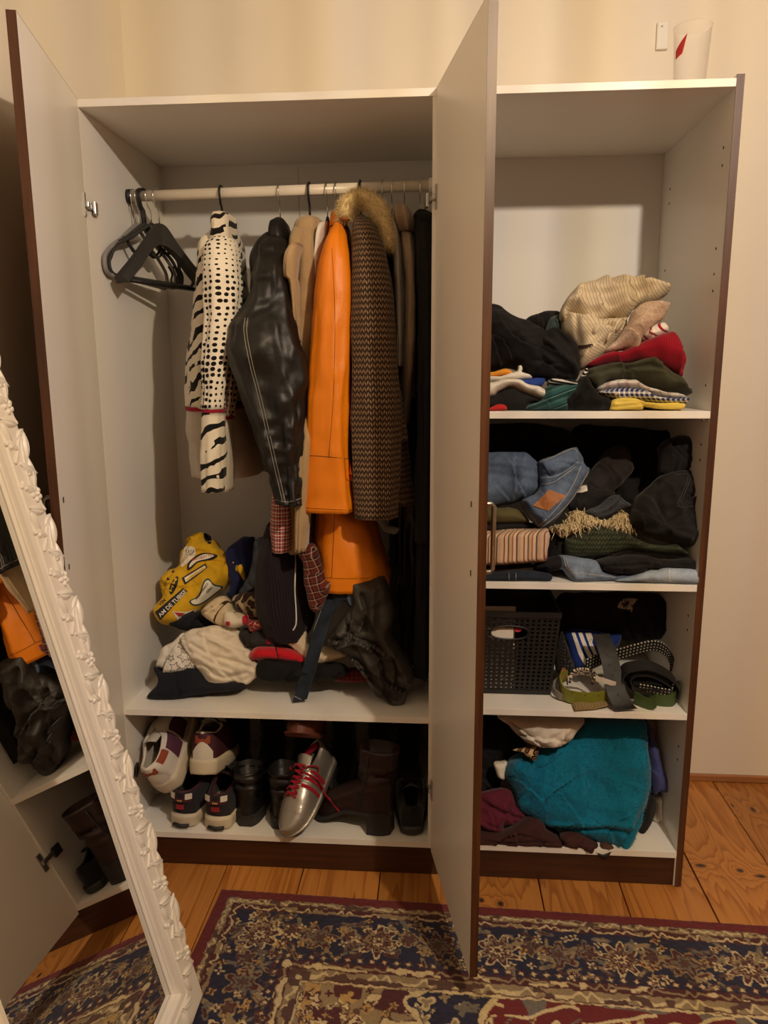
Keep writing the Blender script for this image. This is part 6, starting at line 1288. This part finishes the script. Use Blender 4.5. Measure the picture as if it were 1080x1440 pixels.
for pl in ([(975, 262), (960, 310), (920, 400)], [(985, 264), (970, 312), (930, 402)], [(915, 255), (950, 250), (1010, 256)], [(920, 400), (960, 404), (1010, 396)]): stitch('stitching', bj, ZQ(pl), plain('charcoal_thread', rgb(74, 68, 66), .8), .0007, tr)
cloth('black_denim_jacket', 'black denim jacket on top of the bulky black jeans', 'jacket', ZQ([(838, 130), (880, 95), (930, 74), (990, 96), (1008, 140), (1004, 200), (976, 240), (900, 262), (850, 256), (846, 190)]), M_BDN, .14, k=.3, T=.05, Tb=.10, R=.04, A=.014, f=9, seed=147)
cloth('black_folded_denim', 'black folded denim with wavy hems above the light blue jeans', 'jeans', ZQ([(548, 652), (640, 630), (740, 620), (860, 642), (1000, 640), (1024, 664), (1016, 692), (900, 686), (800, 690), (760, 708), (700, 712), (592, 702)]), M_BDN, .04, k=.2, T=.035, Tb=.16, R=.02, A=.011, f=12, ang=.1, seed=148, folds=[(ZQ([(560, 670), (680, 668), (800, 660)]), .004, -.010), (ZQ([(600, 690), (700, 690), (780, 684)]), .0035, -.008), (ZQ([(780, 640), (860, 664), (1000, 668)]), .004, -.010)])
bl = cloth('mid_blue_jeans', 'faded mid-blue jeans folded at the front, below the green tweed', 'jeans', ZQ([(372, 690), (380, 640), (400, 624), (480, 634), (560, 652), (592, 702), (722, 716), (646, 738), (560, 744), (444, 748), (402, 694)]), fabric('washed_denim', rgb(132, 148, 170), rgb(70, 86, 112), 'denim'), .035, k=.2, T=.03, Tb=.16, R=.018, A=.006, f=9, seed=149)
tr = bvh(bl)
for pl in ([(402, 630), (410, 670), (432, 700)], [(412, 632), (420, 670), (440, 700)], [(430, 706), (520, 712), (640, 726)]): stitch('stitching', bl, ZQ(pl), M_STI, .0008, tr)
ll = cloth('light_blue_jeans', 'pale light-blue jeans folded at the bottom right of the jeans shelf', 'jeans', ZQ([(640, 744), (700, 722), (800, 690), (900, 682), (1018, 690), (1030, 720), (1028, 744), (1000, 760), (900, 752), (760, 748)]), M_LDEN, .02, k=.15, T=.03, Tb=.18, R=.018, A=.005, f=8, seed=150)
stitch('stitching', ll, ZQ([(890, 690), (886, 716), (892, 746)]), M_WHTP, .001)

# ------------------------------------------------------------------ third shelf: basket and belts
bk = thing('woven_basket', 'black woven plastic basket holding papers, beside the open door', 'basket', (1.1, .25, Z3))
YB0 = .101; brx = float(at(772, 977, YB0)[0]); trx = float(at(787, 866, YB0 - .005)[0]) ; btop = float(at(770, 864, YB0)[2]); bx0 = brx - .30; tx0 = trx - .33; H_ = btop - Z3
def bpt(face, a, b, n=0.0):
    """point on a basket wall: a across 0..1, b up 0..1, n outwards"""
    x0, x1 = bx0 + (tx0 - bx0) * b, brx + (trx - brx) * b; y0, y1 = YB0 - .006 * b, YB0 + .24 + .012 * b; z = Z3 + .003 + (H_ - .003) * b
    if face == 0: return np.array([x0 + (x1 - x0) * a, y0 - n, z])
    if face == 1: return np.array([x1 + n, y0 + (y1 - y0) * a, z])
    if face == 2: return np.array([x1 + (x0 - x1) * a, y1 + n, z])
    return np.array([x0 - n, y1 + (y0 - y1) * a, z])
def strip(name, pts, wv, nv, w, t, mat, parent):
    V = []
    for p in pts:
        for s, e in ((-1, -1), (1, -1), (1, 1), (-1, 1)): V.append(p + wv * (w / 2 * s) + nv * (t / 2 * e))
    n = len(pts); F = [(i * 4 + j, i * 4 + (j + 1) % 4, i * 4 + 4 + (j + 1) % 4, i * 4 + 4 + j) for i in range(n - 1) for j in range(4)] + [(3, 2, 1, 0), tuple((n - 1) * 4 + j for j in range(4))]
    return fix_normals(mk(name, V, F, mat, parent, smooth=False))
HS = (.30, .60, .66, .82)   # handle slot: across .3-.6? set in the front wall
for face in range(4):
    nv = np.array([(0, -1, 0), (1, 0, 0), (0, 1, 0), (-1, 0, 0)][face], float); hv_ = np.array([(1, 0, 0), (0, 1, 0), (-1, 0, 0), (0, -1, 0)][face], float)
    Wf = .31 if face % 2 == 0 else .245; nc, nr_ = (21, 19) if face < 2 else (12, 8)
    for i in range(nc + 1):
        a = i / nc; segs = [(0.0, .97)]
        if face == 0 and .42 < a < .755: segs = [(0.0, .69), (.855, .97)]
        for s0, s1 in segs: strip('woven_upright', [bpt(face, a, b, .0008) for b in np.linspace(s0, s1, 5)], hv_, nv, Wf / nc * (.48 if face < 2 else 1.02), .0022, BLKPL, bk)
    for j in range(nr_):
        b = (.05 if face < 2 else .075) + (.90 if face < 2 else .87) * j / (nr_ - 1)
        rng = [(0.0, 1.0)]
        if face == 0 and .70 < b < .845: rng = [(0.0, .43), (.745, 1.0)]
        for a0, a1 in rng:
            m_ = int((a1 - a0) * nc * 2) + 1; strip('woven_band', [bpt(face, a, b, .0008 + .0016 * math.cos((a * nc + j) * math.pi)) for a in np.linspace(a0, a1, m_)], np.array([0, 0, 1.]), nv, H_ / nr_ * (.5 if face < 2 else 1.02), .0016, BLKPL, bk)
    strip('rim', [bpt(face, a, 1.0, .002) for a in np.linspace(-.01, 1.01, 5)], np.array([0, 0, 1.]), nv, .016, .008, BLKPL, bk)
    strip('base_band', [bpt(face, a, .02, .0015) for a in np.linspace(-.003, 1.003, 5)], np.array([0, 0, 1.]), nv, .012, .005, BLKPL, bk)
sv = [bpt(0, .4275 + .16 + .165 * math.cos(t), .775 + .085 * (abs(math.sin(t)) ** .7) * (1 if math.sin(t) > 0 else -1), .003) for t in np.linspace(0, 2 * math.pi, 25)]
tube('handle_rim', sv, .0032, BLKPL, bk, cap=False)
box('basket_floor', bx0 + .002, brx - .002, YB0 + .002, YB0 + .238, Z3 + .001, Z3 + .004, BLKPL, bk)
# papers in the basket
PAP = plain('white_paper', rgb(226, 218, 206), .7)
pb = box('printed_bag', bx0 + .012, brx - .105, YB0 + .0028, YB0 + .046, Z3 + .012, btop - .012, PAP, None); tag(pb, 'white printed paper bag seen through the basket handle slot', 'paper bag')
trb = bvh(pb)
writing('lettering', pb, 'cavallini', (672, 883), (722, 881.5), 7, M_BLKP, trb, .0008)
writing('lettering', pb, '•••••', (683, 888.5), (698, 888), 3, M_BLKP, trb, .0008)
decal('red_round_logo', pb, [(728 + 6 * math.cos(t), 884 + 5 * math.sin(t)) for t in np.linspace(0, 6.283, 15)[:-1]], M_REDP, .0002, .0006, step=1.2, tree=trb)
o = box('white_card', bx0 + .10, brx - .06 - .035, YB0 + .056, YB0 + .060, Z3 + .02, float(at(720, 853, YB0 + .058)[2]), PAP, None); tag(o, 'white card standing in the basket, its top showing above the rim', 'card')
trb = bvh(o); writing('lettering', o, 'SAM', (712, 864), (720, 864), 2.5, M_BLKP, trb, .0006)
o = box('grey_folder', bx0 + .02, brx - .10, YB0 + .066, YB0 + .072, Z3 + .02, float(at(700, 855, YB0 + .07)[2]), plain('grey_card', (.10, .10, .10), .6), None); tag(o, 'dark grey folder behind the white card in the basket', 'folder')
# blue three-stripe shirt and the dark heap behind
M_BLU = fabric('royal_blue_polyester', rgb(28, 52, 128))
bt = cloth('blue_tracksuit_top', 'royal blue top with three white stripes behind the belts', 'top', ZK([(112, 110), (140, 90), (250, 80), (350, 84), (470, 110), (560, 120), (520, 220), (400, 300), (330, 350), (205, 376), (170, 280), (130, 170)]), M_BLU, .20, k=.5, T=.04, Tb=.10, R=.04, A=.009, f=7, seed=160)
tr = bvh(bt)
for pl in ([(182, 106), (208, 104), (262, 250), (306, 336), (280, 352), (236, 270)], [(232, 106), (262, 104), (310, 230), (352, 306), (324, 322), (282, 240)], [(286, 108), (330, 106), (346, 150), (338, 180), (384, 284), (360, 296), (318, 200)]): decal('white_stripe', bt, ZK(pl), M_WHTP, .0008, .0012, tree=tr)
cloth('black_mesh_bag', 'black mesh cloth squeezed between basket and blue top', 'bag', ZK([(60, 380), (70, 200), (110, 100), (140, 180), (180, 290), (200, 380), (170, 430), (100, 420)]), fabric('black_mesh', rgb(22, 20, 22), rgb(70, 66, 62), 'dotgrid', .009), .16, k=.3, T=.03, Tb=.06, R=.03, A=.008, seed=161)
hp = cloth('black_cloth_heap', 'black cloth heap at the dark back of the belt shelf', 'clothes', ZC_([(370, 240), (375, 60), (500, 42), (860, 55), (896, 200), (880, 250), (700, 270), (560, 250)]), M_BLF, .28, k=.3, T=.06, Tb=.10, R=.06, A=.016, seed=162)
decal('white_print', hp, ZC_([(648, 112), (672, 76), (700, 70), (742, 74), (720, 100), (716, 134), (690, 120)]), fabric('grey_white_print', rgb(170, 160, 150), rgb(60, 56, 54), 'patchy', .012), smooth=2)
M_SBL = leather('black_belt_leather', rgb(15, 15, 15), .6); M_STUD = fabric('studded_black_leather', rgb(22, 21, 22), rgb(200, 192, 176), 'dotgrid', .0098, rough=.45)
def WP(px, py, y): return at(px / 5.4 + 770, py / 5.4 + 870, y)
ribbon('studded_belt', [WP(290, 350, .12), WP(400, 300, .13), WP(520, 275, .12), WP(660, 235, .115), WP(800, 205, .12), WP(890, 235, .13), WP(940, 310, .14), WP(945, 390, .15)], np.array([[0, -.006, .034], [0, -.006, .036], [0, -.010, .036], [0, -.014, .034], [0, -.014, .034], [.012, -.01, .03]]), .004, M_STUD, label='black belt with rows of small metal studs, arched over the coil', cat='belt')
bb = ribbon('black_belt', [WP(405, 120, .13), WP(440, 210, .10), WP(475, 320, .07), WP(500, 450, .045), WP(525, 560, .02), WP(570, 650, .004), WP(600, 690, .002)], np.array([[.046, 0, .004], [.048, 0, .006], [.046, .0, .01], [.050, 0, .008], [.056, 0, .0], [.060, .01, .004]]), .004, M_SBL, label='wide black leather belt end with punched holes hanging to the shelf edge', cat='belt')
tr = bvh(bb)
for q in ((432, 200), (452, 272), (472, 352), (492, 432), (535, 580)):
    c = (770 + q[0] / 5.4, 870 + q[1] / 5.4); decal('belt_hole', bb, [(c[0] + 1.3 * math.cos(t), c[1] + 1.3 * math.sin(t)) for t in np.linspace(0, 6.283, 9)[:-1]], DARKH, .0001, .0006, step=.9, tree=tr)
rc = lambda pts, y: [WP(a, b, y) for a, b in pts]
W0 = np.array([0, .036, .004])
ribbon('coiled_belt', rc([(640, 540), (580, 500), (560, 440), (580, 390), (640, 365), (760, 355), (880, 400), (960, 460), (990, 520), (975, 580)], .05), np.array([0, .040, .012]), .004, leather('textured_black_leather', rgb(26, 26, 25), .65), label='thick black belt coiled on its side, outermost turn with grey edge', cat='belt')
ribbon('inner_coiled_belt', rc([(900, 520), (800, 520), (690, 510), (630, 480), (625, 440), (660, 415), (760, 415), (850, 450), (930, 500)], .055), W0, .004, M_SBL, label='black belt rolled inside the thick coiled belt', cat='belt')
ribbon('dotted_belt', rc([(640, 470), (700, 480), (790, 470), (860, 485)], .06), W0, .003, M_SBL, label='innermost black belt turn within the coils', cat='belt')
ribbon('spotted_belt', rc([(690, 520), (780, 535), (860, 552), (930, 560), (950, 520)], .045), np.array([0, -.008, .022]), .004, M_STUD, label='black belt with pale spots under the coiled belts', cat='belt')
cloth('coil_dark_filler', 'black cloth lump added behind the coiled leather belts to darken the coil', 'belt', ZK([(560, 440), (600, 385), (760, 370), (900, 420), (970, 500), (960, 560), (850, 560), (700, 530), (600, 500)]), M_BLF, .085, k=.4, T=.02, Tb=.06, R=.03, A=.006, seed=166)  # lump added so the coil looks dark instead of showing the pale shelf
M_GRE = leather('green_leather', rgb(120, 122, 38), .5, 300, .15); M_GR2 = leather('dark_green_leather', rgb(64, 84, 40), .5, 300, .15)
gb = ribbon('green_belt', [WP(150, 430, .12), WP(105, 450, .10), WP(95, 500, .075), WP(130, 570, .05), WP(220, 602, .035), WP(330, 608, .03), WP(440, 590, .035), WP(470, 560, .05)], np.array([[0, .0, .030], [0, 0, .032], [0, -.003, .036], [0, -.004, .038], [0, -.004, .038], [0, -.004, .038]]), .004, M_GRE, label='olive green leather belt rolled up with three punched holes', cat='belt')
tr = bvh(gb)
for q in ((186, 562), (286, 580), (386, 586)):
    c = (770 + q[0] / 5.4, 870 + q[1] / 5.4); decal('belt_hole', gb, [(c[0] + .9 * math.cos(t), c[1] + .9 * math.sin(t)) for t in np.linspace(0, 6.283, 9)[:-1]], DARKH, .0001, .0006, step=.8, tree=tr)
ribbon('tan_belt_end', [WP(100, 440, .1), WP(120, 405, .11), WP(140, 425, .12), WP(150, 470, .12)], np.array([0, .012, .022]), .004, leather('tan_belt_leather', rgb(140, 90, 60), .6), label='tan curled belt end at the left of the olive green belt', cat='belt')
ribbon('grey_belt', [WP(100, 460, .11), WP(55, 490, .10), WP(50, 550, .075), WP(90, 585, .06), WP(130, 598, .055)], np.array([0, -.002, .020]), .003, plain('grey_webbing', rgb(120, 114, 104), .7), label='thin grey belt loop next to the basket corner', cat='belt')
M_SNK = fabric('snake_print', rgb(50, 40, 34), rgb(200, 184, 160), 'patchy', .006, stops=[(0, rgb(40, 32, 28)), (.5, rgb(204, 190, 166))], rough=.5)
ribbon('snake_print_belt', [WP(170, 470, .06), WP(190, 420, .065), WP(250, 400, .07), WP(320, 410, .07), WP(365, 450, .06), WP(340, 480, .05)], np.array([0, -.012, .022]), .006, M_SNK, label='rolled belt with black and cream snake print inside the green belt', cat='belt')
tg = ribbon('white_tag', [WP(366, 455, .038), WP(440, 475, .03), WP(518, 500, .03)], np.array([0, -.004, .016]), .001, PAP, label='small white paper tag lying across the belts', cat='tag')
ribbon('braided_belt', [WP(200, 668, .012), WP(260, 662, .012), WP(340, 658, .02), WP(450, 630, .03)], np.array([0, .034, .004]), .004, fabric('braided_gold_black', rgb(150, 126, 84), rgb(30, 24, 20), 'tweed', .006, rough=.5), label='braided black and gold belt end under the olive green belt', cat='belt')
ribbon('dark_green_belt', [WP(660, 590, .05), WP(740, 640, .028), WP(815, 640, .012), WP(830, 610, .014)], np.array([0, -.003, .034]), .004, M_GR2, label='dark green belt tongue with rounded end in front of the coil', cat='belt')
ribbon('green_belt_roll', [WP(780, 600, .06), WP(860, 632, .045), WP(950, 615, .045), WP(992, 560, .06), WP(985, 520, .09)], np.array([0, -.003, .040]), .004, M_GR2, label='dark green belt roll against the right wardrobe wall', cat='belt')

# ------------------------------------------------------------------ bottom right: towel heap
M_TOW = fabric('teal_terry', rgb(0, 110, 142), rgb(0, 70, 94), 'plain', fuzz=.7, weave=(260, 1.0), wr=(120, .5, .004), var=.2)
tw = cloth('teal_towel', 'big teal terry towel stuffed into the bottom right compartment', 'towel', ZD([(158, 310), (165, 265), (190, 235), (250, 210), (330, 175), (440, 120), (490, 80), (540, 66), (660, 66), (780, 70), (792, 170), (806, 262), (804, 380), (772, 500), (742, 592), (686, 668), (640, 642), (560, 606), (500, 582), (420, 562), (350, 548), (262, 500), (212, 460), (196, 390)]), M_TOW, .035, k=.42, T=.06, Tb=.18, R=.06, A=.010, f=6, seed=170, folds=[(ZD([(350, 530), (480, 530), (600, 520), (700, 530)]), .008, .012), (ZD([(340, 550), (470, 548), (600, 540), (690, 560)]), .007, -.014), (ZD([(632, 560), (640, 600), (636, 640)]), .006, -.014), (ZD([(660, 640), (720, 540), (790, 440)]), .010, -.012), (ZD([(180, 250), (240, 300), (220, 440)]), .010, .008), (ZD([(260, 220), (300, 300), (260, 420)]), .012, -.008)])
rs = np.random.RandomState(3); V0, F0 = BL[tw.name]; nfv = len(V0) // 2 + 200; HV, HF = [], []
for k in range(9000):
    i = rs.randint(nfv); p = V0[i] + rs.normal(0, .002, 3) * np.array([1, 0, 1]); d = np.array([rs.normal(0, .7), -1, .35 + rs.normal(0, .7)]); d /= np.linalg.norm(d); sd = np.cross(d, rs.normal(0, 1, 3)); sd /= np.linalg.norm(sd); b = len(HV)
    HV += [p - sd * .0010, p + sd * .0010, p + d * rs.uniform(.003, .006)]; HF.append((b, b + 1, b + 2))
HV = keep_inside(np.array(HV), (1.3, 0, 0)); o = mk('terry_loops', HV, HF, M_TOW, tw, uv=HV[:, [0, 2]]); o['kind'] = 'stuff'
cloth('white_pillowcase', 'white crumpled cloth hanging over the top of the teal towel', 'cloth', ZD([(125, 50), (200, 44), (360, 50), (504, 62), (490, 108), (440, 166), (385, 186), (335, 190), (300, 184), (250, 160), (190, 112), (170, 90)]), M_CRM, .10, k=.2, T=.05, Tb=.10, R=.04, A=.016, f=12, ang=1.2, seed=171, stretch=4)
cloth('leopard_scarf', 'small leopard print cloth corner under the white cloth', 'scarf', ZD([(190, 202), (230, 194), (312, 188), (314, 206), (296, 252), (268, 244), (230, 214)]), fabric('leopard_print', rgb(204, 176, 130), rgb(30, 22, 18), 'leopard', .018), .075, k=.3, T=.02, Tb=.04, R=.015, A=.005, seed=172)
cloth('burgundy_top', 'burgundy cotton top at the bottom left near the door', 'top', ZD([(-60, 560), (-60, 400), (50, 402), (120, 384), (182, 386), (212, 450), (258, 500), (240, 530), (160, 545), (140, 572), (50, 562)]), fabric('burgundy_cotton', rgb(92, 30, 48)), .06, k=.35, T=.045, Tb=.12, R=.035, A=.014, f=10, ang=.7, seed=173, folds=[(ZD([(60, 430), (130, 470), (240, 510)]), .007, -.012), (ZD([(150, 540), (160, 490), (200, 450)]), .006, -.012)])
M_CHO = fabric('chocolate_jersey', rgb(62, 34, 30))
cloth('chocolate_sweater', 'chocolate brown sweater folded beneath the burgundy top', 'sweater', ZD([(-60, 632), (-60, 575), (50, 566), (150, 566), (262, 504), (330, 530), (352, 562), (402, 600), (412, 622), (404, 640), (200, 636), (60, 630)]), M_CHO, .02, k=.35, T=.04, Tb=.16, R=.03, A=.009, f=7, seed=174, folds=[(ZD([(0, 590), (150, 610), (330, 604), (400, 612)]), .005, -.008)])
cloth('brown_socks', 'dark brown cloth ends under the front edge of the teal towel', 'cloth', ZD([(404, 600), (420, 580), (480, 578), (560, 620), (574, 636), (545, 668), (500, 650), (440, 644)]), M_CHO, .015, k=.3, T=.025, Tb=.08, R=.016, A=.008, f=16, seed=175)
cloth('taupe_sock', 'small taupe cloth tip at the towel lower corner', 'sock', ZD([(580, 636), (610, 616), (650, 640), (664, 656), (620, 660)]), fabric('taupe_cotton', rgb(80, 58, 46)), .012, k=.2, T=.015, Tb=.04, R=.012, A=.004, seed=176)
cloth('black_strap', 'small black strap loop poking out under the towel over the edge', 'strap', ZD([(562, 656), (600, 668), (642, 658), (620, 680), (602, 690)]), M_SBL, .0, k=.1, T=.006, Tb=.02, R=.006, A=.002, seed=177)
cloth('black_coat_heap', 'black clothes at the back left of the bottom right compartment', 'clothes', ZD([(-60, 400), (-60, 60), (60, 56), (150, 60), (210, 130), (260, 196), (200, 236), (140, 262), (120, 300), (142, 340), (130, 392), (60, 398)]), M_BLF, .2, k=.2, T=.06, Tb=.10, R=.06, A=.014, seed=178)
cloth('white_sock', 'small white cloth left of the teal towel', 'sock', ZD([(108, 268), (140, 262), (168, 258), (166, 320), (158, 336), (130, 326)]), M_CRM, .12, k=.2, T=.02, Tb=.04, R=.015, A=.005, seed=179)
cloth('violet_shirt', 'violet blue shirt folded between the teal towel and right wall', 'shirt', ZD([(780, 70), (810, 100), (832, 172), (862, 270), (894, 388), (850, 388), (822, 406), (806, 340), (800, 240)]), fabric('violet_blue_cotton', rgb(70, 74, 122)), .13, k=.3, T=.03, Tb=.08, R=.025, A=.006, seed=180)
cloth('white_ankle_sock', 'white sock hanging below the violet blue shirt', 'sock', ZD([(822, 410), (850, 402), (882, 398), (884, 440), (894, 490), (876, 524), (840, 528), (800, 530), (828, 490), (834, 450)]), M_CRM, .16, k=.2, T=.025, Tb=.04, R=.02, A=.007, seed=181)
cloth('white_lace_top', 'white lace edge at the top right of the bottom compartment', 'top', ZD([(784, 72), (832, 76), (836, 140), (830, 178), (808, 130)]), M_LACE2, .26, k=.2, T=.02, Tb=.04, R=.015, A=.006, seed=182)
cloth('charcoal_towel', 'charcoal cloth right of the teal towel lower half', 'towel', ZD([(746, 592), (776, 500), (806, 400), (832, 420), (834, 480), (806, 534), (770, 580)]), M_DGR2, .10, k=.35, T=.03, Tb=.08, R=.025, A=.008, seed=183)
cloth('grey_pouch', 'small grey pouch lying flat at the right wall, bottom compartment', 'pouch', ZD([(782, 552), (800, 536), (850, 530), (860, 548), (846, 558), (800, 562)]), fabric('grey_nylon', rgb(96, 100, 100)), .14, k=.8, T=.012, Tb=.02, R=.01, A=.002, seed=184)

# ------------------------------------------------------------------ top of the wardrobe and wall
cy = .22
cb = at(970, 108, cy); cb[2] = ZT + .001; ct = at(971.5, 39, cy); hh = float(ct[2] - cb[2])
t = NT('clear_plastic'); t.col(rgb(250, 244, 234)); t.set(Roughness=.12); lw = t.n('LayerWeight'); lw.inputs['Blend'].default_value = .35; t.val(t.math('MULTIPLY_ADD', lw.outputs['Facing'], .36, .05), t.p.inputs['Alpha'])
cup = thing('plastic_cup', 'clear plastic beaker with a red printed logo on top of the wardrobe', 'cup', tuple(cb))
rb, rt = .036, .046
V, F = lathem(cb, [(.0005, 0), (rb, 0), (rt, hh), (rt + .0012, hh + .001), (rt - .0016, hh), (rb - .0018, .003), (.0005, .003)], 40); cbo = fix_normals(mk('beaker', V, F, t.m, cup))
def cupp(a, z, off=.0006): r = rb + (rt - rb) * z / hh + off; return (cb[0] + r * math.cos(a), cb[1] + r * math.sin(a), cb[2] + z)
V = [cupp(a0 + (a1 - a0) * i / 8, z0 + (z1 - z0) * i / 8, o_) for o_ in (.0006, .0012) for i in range(9) for a0, a1, z0, z1 in ((R_(196), R_(224), hh * .60, hh * .64), (R_(196), R_(238), hh * .70, hh * .86))]
F = [(2 * i, 2 * i + 2, 2 * i + 3, 2 * i + 1) for i in range(8)] + [(18 + 2 * i, 18 + 2 * i + 1, 18 + 2 * i + 3, 18 + 2 * i + 2) for i in range(8)]
mk('red_logo', V, F, M_REDP, cup)
p0, p1 = at(923.5, 33, YB), at(937.5, 71, YB)
pl_ = box('wall_plate', float(p0[0]), float(p1[0]), YB - .012, YB + .0, float(p1[2]), float(p0[2]), WHITEPL, None, bev=.002); tag(pl_, 'small blank white plate on the wall left of the plastic beaker', 'wall plate')
c = at(931, 37, YB - .0122); cyl('screw', tuple(c), (0, 1, 0), .0022, .003, STEEL, pl_)
